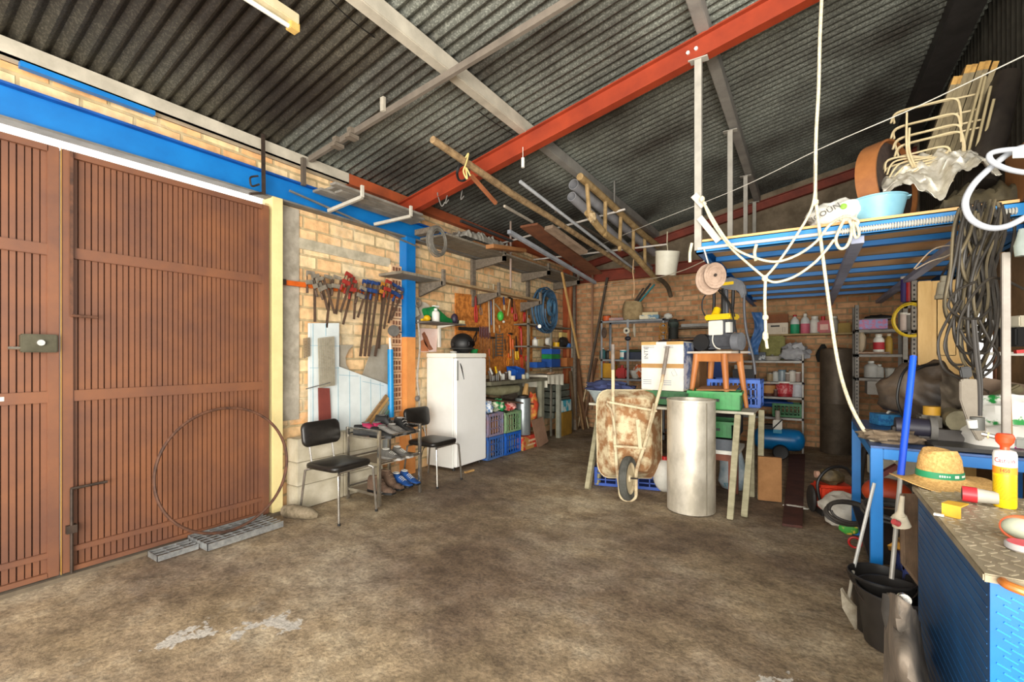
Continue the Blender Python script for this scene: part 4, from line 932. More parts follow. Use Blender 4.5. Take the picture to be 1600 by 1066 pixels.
one('printed_sack', 'orange and white printed paper sack standing right of the silver canister', 'sack', MB().ball((-3.62, 6.2, .56), (.1, .11, .26), n=16, m=12, amp=.25, fr=2), mat('#e0a24a', '#c9452a', 7, .6, lo=.45, hi=.55))
one('leaning_board', 'brown board leaning at the far end under the bench', 'board', MB().prism([P(*q, X=-3.44) for q in ((831, 657), (848, 652), (857, 690), (841, 701))], (-.02, .01, 0)), mat('#9c7a62', '#856651', 5, .8))
one('leaning_board', 'dark brown slanting board resting under the workbench', 'board', MB().prism([(-3.95, 4.95, .84), (-3.95, 6.3, .66), (-3.55, 6.3, .62), (-3.55, 4.95, .80)], (0, 0, .02)), mat('#6a4c3a', '#533b2d', 5, .8))
one('rolled_canvas', 'greenish grey rolled canvas under the workbench top', 'roll', MB().tube([(-3.7, 4.96, .93), (-3.7, 5.4, .9), (-3.7, 5.88, .9)], .07, n=14, radii=[.05, .075, .06]), mat('#a09c7c', '#85815f', 8, .9))
one('wood_offcut', 'pale split log standing beneath the bench', 'log', MB().tube([(-3.62, 6.0, .8), (-3.62, 6.04, .97)], .05, n=10, radii=[.05, .03]), WOODL)
# ---------------------------------------------------------------- shelf unit in left rear corner
T = thing('shelf_unit', 'grey open shelving in the rear left corner beneath the hose coil', 'shelf', (-3.8, 7.4, 0))
SU = mat('#8b8678', '#6d685b', 5, .7)
ya, yb_ = 6.3, 7.95
for z in (1.19, 1.56, 1.92): MB().box(-4.03, -3.74, 6.9 if z < 1.5 else ya, yb_, z - .02, z).done('shelf', SU, T, world=True)
for y, z0 in ((6.3, 1.1), (7.08, 0), (7.94, 0)): MB().box(-3.77, -3.74, y, y + .035, z0, 2.0).done('post', SU, T, world=True)
def sp(px, z, x=-3.85): q = P(px, 556, X=x); return (x, q.y, z + .001)
bottle('glue_bottle', 'white and blue bottle on the upper corner shelf', 'bottle', sp(836, 1.56), .15, .05, WHITE, mat('#2b5f94'))
carton('goods_box', 'light wood coloured box on the middle corner shelf', sp(842, 1.56), (.1, .16, .12), mat('#c8b58a'))
T = thing('round_clock', 'white round gauge standing on the middle corner shelf', 'gauge', sp(857, 1.56, -3.82)); q = V((0, 0, .09))
MB().cyl(q - V((.03, 0, 0)), q + V((.03, 0, 0)), .07, n=24).done('case', WHITE, T); MB().cyl(q + V((.031, 0, 0)), q + V((.034, 0, 0)), .045, n=20).done('dial', mat('#b8bcc0'), T)
one('yellow_tin', 'yellow tin on the middle corner shelf beside white gauge', 'tin', MB().lathe([(0, 0), (.06, 0), (.06, .08), (0, .08)], sp(869, 1.56, -3.82), 16), YEL)
one('dark_bag', 'dark triangular tool bag on the middle corner shelf', 'bag', MB().ball(V(sp(881, 1.56)) + V((0, 0, .09)), (.07, .16, .1), n=14, m=8, amp=.4), DARK)
one('blue_tin', 'small blue tin at the far end of the middle corner shelf', 'tin', MB().lathe([(0, 0), (.05, 0), (.05, .07), (0, .07)], sp(888, 1.56, -3.8), 16), mat('#2a62a5'))
carton('goods_box', 'pale yellow square box on the upper corner shelf', sp(880, 1.60, -3.9), (.06, .26, .24), mat('#d9bf74'))
carton('storage_box', 'blue box on the lower corner shelf', sp(838, 1.20), (.2, .3, .09), mat('#1c5bb5'))
carton('storage_box', 'dark blue stacked box at the centre of the lower corner shelf', sp(861, 1.20, -3.83), (.2, .34, .14), mat('#1b4f9c'))
carton('storage_box', 'green box stacked upon the dark blue one', (sp(861, 0, -3.83)[0], sp(861, 0, -3.83)[1], 1.345), (.2, .34, .08), GREENPL)
carton('storage_box', 'blue box at the very top of the corner shelf stack', (sp(861, 0, -3.83)[0], sp(861, 0, -3.83)[1], 1.43), (.2, .34, .09), mat('#1c5bb5'))
can('tin_can', 'red tin beside the stacked boxes', 'tin', sp(872, 1.20, -3.8), .16, .045, REDPL, REDPL)
can('tin_can', 'upper red tin balanced on the other red tin', 'tin', (sp(872, 0, -3.8)[0], sp(872, 0, -3.8)[1], 1.363), .1, .042, mat('#c62430'), REDPL)
carton('goods_box', 'orange brown wooden box at the far end of the lower corner shelf', sp(884, 1.20, -3.83), (.2, .3, .16), mat('#b8733c', '#9a5c2c', 5, .8))
for i, z in enumerate((.1, .22, .34, .46, .58)):
    carton('stone_slab', ('bottom', 'second', 'third', 'fourth', 'top')[i] + ' grey slab of the stack in the rear left corner', (-3.85, 7.45, z + .2), (.28, .7 - .03 * i, .1), mat('#6f7468', '#4f5349', 9, .9))
carton('storage_box', 'teal and white printed box beside the table leg', (-3.6, 7.3, .42), (.1, .36, .2), mat('#2fa0b5', '#c8d5d0', 7, .6, lo=.5, hi=.55))
carton('storage_box', 'mustard brown box on floor under the teal one', (-3.62, 7.32, .003), (.14, .38, .41), mat('#9c7420', '#7d5c18', 5, .8))
# hose coil
coil('hose_coil', 'big coil of blue and grey hose hanging on wall', P(856, 485, X=-3.72), .31, mat('#4a6f8c', '#33536f', 12, .5), n=15, wr=.014, spread=.1, jit=.3, sy=1.05, seed=3, cat='hose')
coil('hose_coil', 'dusty brown hose coil hung behind the big blue coil', P(845, 487, X=-3.84), .29, mat('#6d6251', '#544a3d', 12, .7), n=5, wr=.014, spread=.05, jit=.1, sy=1.05, seed=6, cat='hose')
coil('hose_coil', 'small tight blue inner coil inside the big hose coil', P(862, 480, X=-3.62), .11, mat('#4a7390', '#335872', 12, .5), n=5, wr=.014, spread=.04, jit=.2, sy=1.2, seed=9, cat='hose')
T = thing('regulator', 'dark blue pressure regulator below the hose coil', 'regulator', tuple(P(846, 510, X=-3.8)))
MB().cyl(P(840, 511, X=-3.75), P(856, 508, X=-3.75), .035).done('body', mat('#1c2c55'), T, world=True); MB().cyl(P(843, 510, X=-3.7), P(843, 510, X=-3.68), .03, n=18).done('dial', WHITE, T, world=True)
# long timbers leaning in the corner
LG = 'long timbers leaning in the corner'
for i, (a, b_, x1, w_, m_, lab) in enumerate((
    ((897, 420), (899, 672), -3.3, .05, OLDW, 'grey timber leaning against orange column'), ((878, 425), (905, 560), -3.55, .035, WOODL, 'thin yellow pole with blue end leaning by orange column'),
    ((893, 425), (921, 655), -3.35, .05, mat('#b06a3c', '#94552c', 5, .8), 'orange brown plank leaning across the corner'), ((897, 535), (925, 665), -3.2, .11, mat('#7a5638', '#5e4029', 6, .85, b=.2), 'thick rough brown beam leaning in the corner'),
    ((926, 430), (924, 640), -3.25, .035, mat('#8f6a50'), 'slim reddish pole standing against the back wall'), ((949, 434), (918, 600), -3.1, .04, mat('#54483c', '#3c332a', 5, .7), 'dark angled metal bar leaning beside the rack'),
    ((942, 480), (903, 668), -3.15, .02, mat('#d8c39a'), 'thin pale cane slanting in front of the timbers'), ((900, 595), (912, 672), -3.25, .03, WOOD, 'short pole leaning low in the corner'),
    ((905, 600), (924, 668), -3.1, .02, mat('#c9b58a'), 'short cane crossing the pale cane'), ((891, 580), (901, 672), -3.3, .05, mat('#6b5235'), 'dark split plank low at corner'),
    ((932, 560), (922, 665), -3.05, .04, mat('#725238'), 'brown batten beside grey rack post'))):
    A = P(*a, X=-3.46 if a[0] < 890 else -3.76) if a[0] < 895 else P(*a, Y=8.22); D_ = 1001 / (b_[1] - 556) if b_[1] > 640 else None
    B = P(*b_, Z=0.02) if D_ else P(*b_, Y=7.75)
    if B.y > 8.1: B.y = 8.1
    one('timber', lab, 'timber', MB().bar(A, B, w_, min(w_, .05), up=(0, 1, 0)), m_, LG, bevel=.003)
# ================================================================ things stored under the roof
for i, (a, A, b_, B) in enumerate(((None, V((-3.99, 5.71, 3.08)), None, V((-1.95, 5.71, 3.275))), (None, V((-3.99, 6.9, 3.07)), None, V((-1.72, 6.9, 3.04))))):
    one('support_rod', ('nearer', 'farther')[i] + ' pale grey steel rod carrying the stored ladder', 'rod', MB().bar(A, B, .022, .022), mat('#ddd6cc', '#c2bbb0', 6, .6))
one('hanging_rod', 'thin pinkish vertical rod hanging in front of the upper rack', 'rod', MB().bar(P(798, 346, D=6.6), P(798, 450, D=6.6), .02, .02), mat('#b09a8c'))
one('hanging_rod', 'steel hanger rod from roof down to nearer support rod', 'rod', MB().bar((-2.1, 5.73, 3.28), (-2.1, 5.73, roofz(-2.1) - .01), .02, .02), STEEL)
LW = mat('#b79a6c', '#8d7246', 9, .85, b=.3)
T = thing('wooden_ladder', 'rustic wooden pole ladder stored on edge under the roof', 'ladder', (-2.05, 6, 2.9))
up_ = spl([P(906, 276, X=-2.1), P(950, 315, X=-2.08), P(1000, 362, X=-2.05), P(1028, 384, X=-2.03)])
lo_ = spl([P(918, 332, X=-2.1), P(945, 365, X=-2.08), P(985, 393, X=-2.05), P(1010, 420, X=-2.0), P(1030, 440, X=-1.96)])
MB().tube(up_, .042, n=10).done('rail', LW, T, world=True); MB().tube(lo_, .042, n=10).done('rail', LW, T, world=True)
for a, b_ in (((917, 288), (921, 338)), ((946, 314), (945, 370)), ((970, 336), (968, 392)), ((990, 354), (989, 402)), ((1007, 368), (1008, 420))):
    MB().tube([P(*a, X=-2.08), P(*b_, X=-2.06)], .024, n=8).done('rung', LW, T, world=True)
one('ladder_tie', 'rag and string knot tied around the ladder rail', 'knot', MB().ball(P(925, 339, X=-2.04), (.05, .06, .06), n=12, m=8, amp=.5), mat('#c8b088', '#8f7650', 30, .9))
one('crooked_branch', 'dark crooked branch hanging below the ladder end', 'branch', MB().tube(spl([P(1026, 434, X=-1.95), P(1036, 440, X=-1.9), P(1044, 450, X=-1.9), P(1048, 463, X=-1.9)]), .035, n=10, radii=None), mat('#6b5b45', '#4d4030', 8, .9))
def pipe(label, A, B, r, m, open_=True, name='plastic_pipe'):
    b = MB(); d = (B - A).normalized(); x, y = frame(d); n = 24
    for rad in (r, r * .9):
        b.tube([A, B], rad, n=n, cap=False)
    for p in (A, B):
        r1 = [b.bm.verts.new(p + (x * math.cos(2 * PI * j / n) + y * math.sin(2 * PI * j / n)) * r) for j in range(n)]
        r2 = [b.bm.verts.new(p + (x * math.cos(2 * PI * j / n) + y * math.sin(2 * PI * j / n)) * r * .9) for j in range(n)]
        for j in range(n): b.bm.faces.new((r1[j], r1[(j + 1) % n], r2[(j + 1) % n], r2[j]))
    return one(name, label, 'pipe', b, m)
pipe('upper grey plastic drain pipe beside the ladder', P(896, 288, D=5.3), P(1022, 395, D=7.6), .062, PVC)
pipe('lower grey plastic drain pipe beside the ladder', P(893, 307, D=5.35), P(1015, 420, D=7.7), .055, PVC)
pipe('thin light grey tube pointing up to the rafter', P(813, 284, D=4.95), P(990, 420, D=7.8), .02, mat('#cfd2d4', '#b0b3b6', 5, .5))
one('wooden_pole', 'long rough wooden pole tied under the red rafter', 'pole', MB().tube([P(676, 218, D=3.75), P(740, 262, D=4.28), P(800, 303, D=4.95), P(860, 340, D=5.65), P(990, 425, D=7.8)], .035, n=10, radii=[.03, .034, .037, .036, .032]), mat('#b2946a', '#7a6244', 14, .9, b=.4))
one('wooden_lath', 'thin weathered lath lying beside the long wooden pole', 'lath', MB().bar(P(868, 330, D=6.1), P(1000, 405, D=8.0), .03, .03), OLDW)
one('knotted_string', 'pale yellow string bundle knotted around the wooden pole', 'string', MB().tube(spl([P(727, 247, D=4.12), P(732, 240, D=4.1), P(728, 256, D=4.1), P(724, 268, D=4.1), P(730, 280, D=4.1), P(728, 262, D=4.1), P(735, 275, D=4.1)]), .007, n=6), mat('#d8c07a'))
coil('cable_coil', 'small dark cable coil hung on the red rafter', P(724, 270, D=4.3), .07, BLACKP, n=7, wr=.006, seed=11, jit=.25, ax=(0, 1, 0))
one('wood_offcut', 'short reddish timber lath hanging from the wooden pole', 'lath', MB().bar(P(736, 274, D=4.3), P(775, 318, D=4.6), .03, .03), mat('#a5653e', '#864c2c', 6, .8))
for i, (a, b_) in enumerate((((684, 305), (690, 322)), ((700, 300), (696, 318)), ((722, 298), (720, 312)))):
    one('wire_hook', ('leftmost', 'middle', 'rightmost')[i] + ' bent steel wire hook hanging off the red rafter', 'hook', MB().tube(spl([P(a[0], a[1] - 4, D=4.95), P(*a, D=4.95), P(*b_, D=4.95), P(b_[0] + 5, b_[1] - 6, D=4.95)]), .006, n=6), STEEL)
T = thing('bulb_holder', 'small white bulb holder dangling from the red rafter', 'lamp holder', tuple(P(817, 262, D=4.3)))
MB().cyl(P(817, 262, D=4.3), P(817, 247, D=4.3), .016).done('socket', WHITE, T, world=True); MB().tube([P(817, 247, D=4.3), P(817, 230, D=4.3)], .003, n=6).done('wire', WHITE, T, world=True)
for i, (a, b_, m_, w_, h_, lab) in enumerate((
    ((826, 352), (930, 428), mat('#8a5638', '#6c4029', 5, .8), .26, .03, 'wide reddish brown board stored beneath the roof rods'), ((857, 355), (912, 395), mat('#a58e78', '#7e6a56', 7, .8), .14, .05, 'pale bundled board beside the reddish one'),
    ((788, 322), (832, 347), mat('#e8dcc8'), .03, .03, 'thin cream lath pointing up by the stored boards'), ((795, 362), (930, 442), mat('#a9adb2', '#8f949a', 5, .5), .05, .05, 'grey metal channel lying along the red eave'),
    ((765, 385), (817, 392), PLY, .12, .05, 'short brown board near the upper rack end'), ((720, 345), (800, 377), mat('#3a3634', '#2a2725', 5, .8), .04, .03, 'dark timber lath tucked under the roof sheets'))):
    one('stored_board', lab, 'board', MB().bar(P(*a, D=6.0 if i < 2 else 5.8), P(*b_, D=8.0 if i in (0, 3) else 6.6), w_, h_), m_, bevel=.003)
T = thing('white_bucket', 'white plastic bucket hanging upside down by the ladder end', 'bucket', tuple(P(1040, 430, D=6.5)), rot=(.12, .12, 0))
MB().lathe([(.135, 0), (.14, .0), (.165, .31), (.17, .31), (.17, .33), (.16, .33), (.13, .01)], n=30).done('body', mat('#f0ecd8', '#e0dbc6', 4, .5), T); MB().lathe([(0, .322), (.16, .322), (.165, .312)], n=30).done('base', PLAST, T)
MB().tube([(0, 0, .33), (-.02, 0, .45), (-.03, 0, .6)], .006, n=6).done('cord', ROPE, T)
one('twine', 'thin hanging twine in front of the back wall', 'twine', MB().tube(spl([P(990, 405, D=7.2), P(989, 425, D=7.2), P(991, 445, D=7.2), P(990, 465, D=7.2)]), .01, n=6, radii=None), mat('#d8b48c', '#b08c64', 30, .9))
one('clothes_line', 'thin white line stretched high across the whole room', 'line', MB().tube(spl([P(1600, 87, D=2.4), P(1430, 168, D=2.9), P(1285, 231, D=3.4), P(1150, 296, D=4.2), P(1010, 352, D=5.6), P(905, 397, D=8.5)], 10), .0035, n=6), mat('#e3dfd2'))
one('clothes_line', 'thin line sagging low from the platform corner to the left wall', 'line', MB().tube(spl([P(1100, 408, D=3.7), P(1060, 425, D=4.5), P(1010, 437, D=5.5), P(930, 449, D=8.2)], 8), .004, n=6), mat('#c9bfa8'))
# ================================================================ centre group
# trestle table
DRIED = mat('#a9a184', '#8a8569', 7, .85, stretch=(1, 1, 3))
def L_(T, tx, ty, tz, bx, by, w=.05, h=.06):
    MB().bar(P(tx, ty, Z=tz), P(bx, by, Z=.001), w, h, up=(0, 1, 0)).done('leg', DRIED, T, world=True, bevel=.004)
T = thing('trestle', 'grey wooden trestle legs at the left behind the wheelbarrow', 'trestle', (-1.95, 4.5, 0))
L_(T, 939, 629, .86, 918, 765); L_(T, 949, 629, .86, 933, 758)
T = thing('trestle', 'grey wooden trestle legs at the right beside the steel drum', 'trestle', (-.5, 4.5, 0))
L_(T, 1153, 649, .86, 1141, 812); L_(T, 1176, 647, .86, 1163, 808); L_(T, 1174, 640, .86, 1175, 776); L_(T, 1190, 641, .86, 1188, 780)
one('table_board', 'pale board laid over the two trestles', 'board', MB().box(-2.0, -.40, 4.66, 5.5, .862, .885), mat('#cbc6b4', '#a9a491', 5, .7))
# steel drum
T = thing('steel_drum', 'tall open ended stainless steel cylinder standing on floor', 'drum', (-.887, 4.40, 0))
SS = mat('#e0d9c8', '#b0a896', 3.2, .42, .45, det=9, lo=.42, hi=.62, stretch=(1, 1, .6))
n = 64; b = MB()
R_ = .208
b.lathe([(R_ - .004, .004), (R_, .004), (R_, .5), (R_, 1.0), (R_ - .004, 1.0), (R_ - .004, .5), (R_ - .004, .004)], n=n); b.done('shell', SS, T)
MB().lathe([(R_ + .003, .985), (R_ + .005, .995), (R_ + .003, 1.005), (R_ - .005, 1.003)], n=n).done('rim', SS, T)
MB().box(-.006, .006, -R_ - .003, -R_, .01, .99).done('seam', mat('#8c8474'), T).rotation_euler = (0, 0, .85)
# wheelbarrow standing on its nose
c = P(981, 784, Z=0); yaw = .53
T = thing('wheelbarrow', 'rusty cream wheelbarrow stood upright showing its underside and wheel', 'wheelbarrow', (c.x, c.y + .02, 0), yaw, rot=(-.09, 0, yaw))
WB = mat('#9c7048', '#d8c8a2', 5, .85, b=.25, det=9, lo=.44, hi=.56)
WBF = mat('#d2c3a0', '#9a7756', 7, .8, det=8, lo=.5, hi=.66)
# local x lateral, z up along barrow length, y away from viewer
def ring(z, w, y, r=.05, dx=0): return [(x + dx, y, z + q) for x, q in rect(w, .001, .0004, 1)]
b = MB()
bot = [(-.13, .10, .28), (.24, .10, .28), (.26, .12, .98), (-.16, .12, .98)]
top = [(-.24, .36, .16), (.42, .36, .16), (.42, .30, 1.07), (-.25, .30, 1.07)]
def trayp(k, q):   # k around (0..1) , q 0 bottom..1 rim
    m_ = 40; i = k * 4; e = int(i) % 4; f_ = i - int(i); A = V(bot[e]).lerp(V(bot[(e + 1) % 4]), f_); B = V(top[e]).lerp(V(top[(e + 1) % 4]), f_)
    cb, ct = V((.05, .11, .64)), V((.08, .33, .64))
    cr = abs(f_ - .5) * 2; sh = 1 - .10 * max(0, cr - .75) / .25
    A = cb + (A - cb) * sh; B = ct + (B - ct) * sh
    return A.lerp(B, q)
g = [[b.bm.verts.new(trayp(k / 48, q / 5)) for q in range(6)] for k in range(48)]
for k in range(48):
    for q in range(5): b.bm.faces.new((g[k][q], g[(k + 1) % 48][q], g[(k + 1) % 48][q + 1], g[k][q + 1]))
b.bm.faces.new([g[k][0] for k in range(48)])
b.bm.normal_update(); bmesh.ops.solidify(b.bm, geom=b.bm.faces[:], thickness=.003)
b.done('tray', WB, T, ang=1.2)
MB().tube([trayp(k / 48, 1.0) for k in range(48)], .009, n=8, closed=True).done('tray_rim', WBF, T)
fl_ = spl([(-.12, .03, 1.52), (-.12, .05, 1.2), (-.12, .07, .9), (-.11, .06, .55), (-.10, .02, .3), (-.085, .0, .15), (-.075, .0, .05), (-.04, 0, .015), (0, 0, .008)], 5)
fr_ = spl([(.42, .03, 1.50), (.36, .05, 1.15), (.28, .07, .85), (.17, .06, .5), (.09, .02, .3), (.075, .0, .15), (.07, .0, .05), (.04, 0, .015), (0, 0, .008)], 5)
for q in (fl_, fr_):
    MB().tube(q, .0165, n=10).done('frame_tube', WBF, T)
    MB().tube([q[0] + (q[1] - q[0]).normalized() * -.002, q[4]], .019, n=10).done('grip', mat('#8f8478', '#6b6259', 10, .5), T)
MB().bar((-.19, .04, .95), (.30, .05, .86), .05, .02).done('crossbar', WBF, T, bevel=.004)
MB().bar((-.13, .04, .52), (.18, .04, .50), .05, .02).done('crossbar', WBF, T, bevel=.004)
for s in (-1, 1): MB().tube(spl([(.04 + s * .23, .03, .93), (.04 + s * .19, -.04, .84), (.04 + s * .15, .03, .62)]), .011, n=8).done('prop_leg', WBF, T)
MB().bar((.1, -.01, .78), (.12, -.01, .50), .035, .008).done('strut', WBF, T)
Mr = Matrix.Rotation(-.5, 3, 'Z') @ Matrix.Rotation(PI / 2, 3, 'Y')
wc = (-.01, -.055, .225)
MB().lathe([(.15, -.03), (.19, -.036), (.205, -.02), (.208, 0), (.205, .02), (.19, .036), (.15, .03), (.145, 0), (.15, -.03)], wc, 36, Mr).done('tyre', mat('#5d5d57', '#45453f', 12, .9), T)
MB().lathe([(.0, -.02), (.03, -.03), (.04, -.01), (.13, -.012), (.15, -.028), (.152, .028), (.13, .012), (.04, .012), (.03, .03), (0, .02)], wc, 30, Mr).done('wheel_rim', WBF, T)
MB().cyl((-.08, -.03, .225), (.08, -.08, .225), .008).done('axle', IRON, T)
# things under / beside
crate('plastic_crate', 'blue crate on floor behind the wheelbarrow foot', -1.98, -1.3, 4.72, 5.1, .003, .2, mat('#1c4ca8', '#153d8c', 6, .5), rz=.25)
T = thing('water_jug', 'whitish plastic canister on floor between wheelbarrow and drum', 'canister', tuple(P(1034, 772, Z=.0)))
MB().ball((0, .12, .16), (.12, .12, .17), n=18, m=12).done('body', PLAST, T, ang=1.5); MB().cyl((0, .12, .3), (0, .12, .36), .03).done('cap', REDPL, T)
sk = P(1133, 768, Z=0)
T = thing('plastic_sack', 'half full clear and white sack with blue lettering beside the trestle', 'sack', (sk.x + .05, sk.y + .12, 0))
b = MB(); rr = random.Random(3)
SC = mat('#ccd6d8', '#8fa7b5', 9, .3, b=.2)
for_prof = [(.0, .0), (.12, .01), (.15, .08), (.145, .2), (.13, .32), (.10, .4), (.07, .46), (.055, .52), (.09, .60)]
b.lathe(for_prof, n=26, sx=.85, sy=.6)
for v in b.bm.verts:
    k = 1 + .22 * noise.noise(V((v.co.x * 9, v.co.y * 9, v.co.z * 7))); v.co.x *= k; v.co.y *= k
b.done('bag', SC, T, ang=2)
text('STIPA', .05, mat('#1f9bb5'), T, (.0, -.125, .07), (PI / 2, 0, .1))
cardboard_ = carton('cardboard_sheet', 'brown folded cardboard leaning behind the right trestle', (-.30, 5.05, .005), (.2, .05, .42), CARD, rz=.2)
# things on the trestle board
GBX = mat('#2f8a3f', '#216b2d', 6, .5)
solidtub('plastic_crate', 'dark green crate under the tall white carton', -1.5, -.98, 4.78, 5.12, .89, 1.04, mat('#2a6e36', '#1f5529', 6, .5))
T = carton('white_carton', 'tall white carton with tape and vertical lettering on the green crate', (-1.235, 4.96, 1.043), (.44, .32, .50), mat('#eae6da', '#dcd7c8', 4, .7), rz=-.12, tape=mat('#b98d54'))
MB().box(-.221, .0 - .06, -.161, -.15, .47, .502).done('tape', mat('#c9a05e'), T); MB().box(.05, .221, -.161, -.15, .47, .502).done('tape', mat('#c9a05e'), T)
MB().box(.2205, .222, -.15, .15, .02, .49).done('printed_side', mat('#5a6f9c', '#c8cfdb', 8, .6, lo=.45, hi=.55), T)
text('INTE', .062, mat('#5c6272'), T, (-.165, -.1615, .385), (PI / 2, -PI / 2, 0))
for z in (.455, .44, .1, .08, .06):
    MB().box(-.2, -.08 if z > .2 else -.11, -.1618, -.161, z, z + .006).box(.02, .12 if z > .2 else .1, -.1618, -.161, z - .004, z + .002).done('printed_lines', mat('#8f96a5'), T)
MB().tube([(.1, -.162, .19), (.13, -.162, .22), (.16, -.162, .16), (.12, -.162, .15)], .002, n=5, closed=True).done('printed_symbol', mat('#8f96a5'), T)
# bin and clothes behind wheelbarrow
T = thing('clothes_basket', 'grey white basket on the trestle board behind wheelbarrow', 'basket', (-1.78, 4.75, .888), .1)
b = MB(); b.lathe([(0, 0), (.14, 0), (.2, .13), (.215, .13), (.215, .14), (.195, .14), (.13, .01), (0, .01)], n=30, sx=1.25, sy=.8); b.done('shell', mat('#9fabab', '#86908f', 6, .5), T, ang=.9)
one('denim_clothes', 'blue purple crumpled clothes heaped in the grey basket', 'clothes', MB().ball((-1.83, 4.8, 1.05), (.26, .15, .07), n=22, m=12, amp=.5, fr=2.5), mat('#3f4a72', '#2c3156', 8, .9, b=.3))
GC = mat('#27a348', '#1c8537', 6, .45)
solidtub('plastic_crate', 'bright green crate beneath the wooden stool', -.98, -.52, 4.69, 5.04, .888, 1.06, GC, rz=.05)
one('cardboard_flaps', 'brown cardboard flaps sticking out of the bright green crate', 'cardboard', MB().prism([(-.9, 4.7, 1.062), (-.55, 4.68, 1.075), (-.55, 4.95, 1.1), (-.9, 4.97, 1.08)], (0, 0, .012)), CARD)
crate('plastic_crate', 'blue slotted crate standing behind the bright green one', -.86, -.38, 5.08, 5.42, .888, 1.16, mat('#2566c8', '#1b4fa5', 6, .5), slots=12)
solidtub('plastic_crate', 'second green crate lying under the trestle board', -.9, -.58, 4.72, 5.08, .615, .775, mat('#1f7d3a', '#17632c', 6, .5))
one('grey_slab', 'dark grey slab under the lower green crate', 'slab', MB().box(-.96, -.57, 4.7, 5.12, .507, .61), mat('#5a6068'))
T = thing('low_table', 'low white topped table with reddish legs beneath the grey slab', 'table', (-.76, 4.9, 0))
MB().box(-1.0, -.53, 4.7, 5.2, .47, .505).done('tabletop', WHITE, T, world=True)
RLG = mat('#8a4a30', '#6e3a26', 5, .6)
MB().box(-.98, -.6, 4.75, 4.77, .4, .469).done('apron', RLG, T, world=True)
for x in (-.96, -.6):
    for y in (4.75, 5.14): MB().box(x - .02, x + .02, y - .02, y + .02, 0, .469).done('leg', RLG, T, world=True)
# wooden stool / small table
q = P(1125, 640, D=4.55); T = thing('wooden_stool', 'small orange wooden table with white top standing on crates', 'stool', (-.745, 4.95, .888), -.42)
LGW = mat('#c98246', '#a9642f', 4, .5, stretch=(1, 1, .3))
MB().box(-.25, .25, -.18, .18, .535, .555).done('seat', mat('#d9cfc0', '#c2b5a2', 4, .4), T, bevel=.004)
for y in (-.13, .13): MB().box(-.18, .18, y - .01, y + .01, .455, .535).done('apron', LGW, T)
for x in (-.165, .165): MB().box(x - .01, x + .01, -.13, .13, .455, .535).done('apron', LGW, T)
for sx in (-1, 1):
    for sy in (-1, 1):
        if sy > 0: zb = 0.002
        else: zb = .002
        MB().tube([(sx * .15, sy * .125, .53), (sx * .155, sy * .13, .45), (sx * .205, sy * .16, zb)], .03, n=12, radii=[.032, .032, .019]).done('leg', LGW, T)
# pressure washer
T = thing('pressure_washer', 'yellow and black pressure washer standing on the small wooden table', 'pressure washer', (-.70, 4.97, .888 + .556), -.35)
GR = mat('#4e5056', '#3b3d42', 8, .5); LG_ = mat('#787b80', '#63666b', 8, .5); KY = mat('#f2cf16', '#e0bb0f', 5, .4)
MB().box(-.17, .17, -.11, .11, .02, .17).done('base', GR, T, bevel=.03)
for x in (-.14, .2): MB().cyl((x - .02, -.13, .09), (x - .02, .1, .09) if x < 0 else (x + .05, -.13, .09), .085, n=26).done('wheel', LG_ if x > 0 else BLACKP, T)
MB().box(-.1, .1, -.1, .08, .17, .33).done('body', GR, T, bevel=.02)
MB().box(-.085, .06, -.125, -.1, .16, .30).done('label_plate', WHITE, T, bevel=.006)
MB().box(.085, .13, -.11, -.06, .18, .28).done('label_plate', WHITE, T)
MB().box(-.13, .13, -.12, .08, .31, .365).done('cover', KY, T, bevel=.012)
MB().cyl((-.03, -.09, .36), (-.03, -.05, .42), .036).done('knob', KY, T)
for x in (-.1, .09):
    MB().tube(spl([(x, .0, .33), (x * 1.02, .02, .5), (x * 1.05, .02, .66)]), .016).done('handle_post', BLACKP, T)
MB().tube(spl([(-.105, .02, .64), (-.07, .02, .72), (.07, .02, .72), (.1, .02, .64)]), .016).done('handle_bar', BLACKP, T)
MB().tube([(.02, -.02, .33), (.03, -.03, .62)], .028, n=10).done('lance', BLACKP, T); MB().tube([(.07, -.05, .33), (.06, -.05, .6)], .018, n=8).done('lance', GR, T)
MB().tube(spl([(-.04, -.11, .17), (-.035, -.13, .1), (.0, -.14, .04), (.05, -.14, .02)]), .006).done('tube', WHITE, T)
MB().tube(spl([(-.1, -.08, .3), (-.16, -.1, .42), (-.14, -.1, .55), (-.02, -.08, .62), (.08, -.09, .52), (.14, -.1, .42), (.17, -.1, .33)]), .007).done('power_cord', BLACKP, T)
MB().tube(spl([(.0, -.09, .6), (.08, -.1, .5), (.13, -.1, .4), (.18, -.12, .25), (.22, -.14, .1), (.24, -.15, -.02)]), .007).done('power_cord', BLACKP, T)
g_ = thing('spray_gun', 'grey and yellow trigger gun hooked over the pressure washer handle', 'spray gun', tuple(P(1143, 446, D=4.45)), -.3)
MB().prism([(-.11, -.02, .06), (.0, -.02, .08), (.1, -.02, .03), (.13, -.02, -.02), (.14, -.02, -.1), (.1, -.02, -.14), (.07, -.02, -.06), (-.06, -.02, -.03), (-.11, -.02, 0)], (0, .045, 0)).done('body', LG_, g_, bevel=.008)
MB().box(-.095, .03, -.026, -.018, .005, .035).done('panel', KY, g_, bevel=.003)
MB().tube(spl([(.12, 0, -.1), (.12, 0, -.25), (.14, .0, -.45), (.2, 0, -.7), (.22, 0, -.86)]), .013).done('lance', GR, g_)
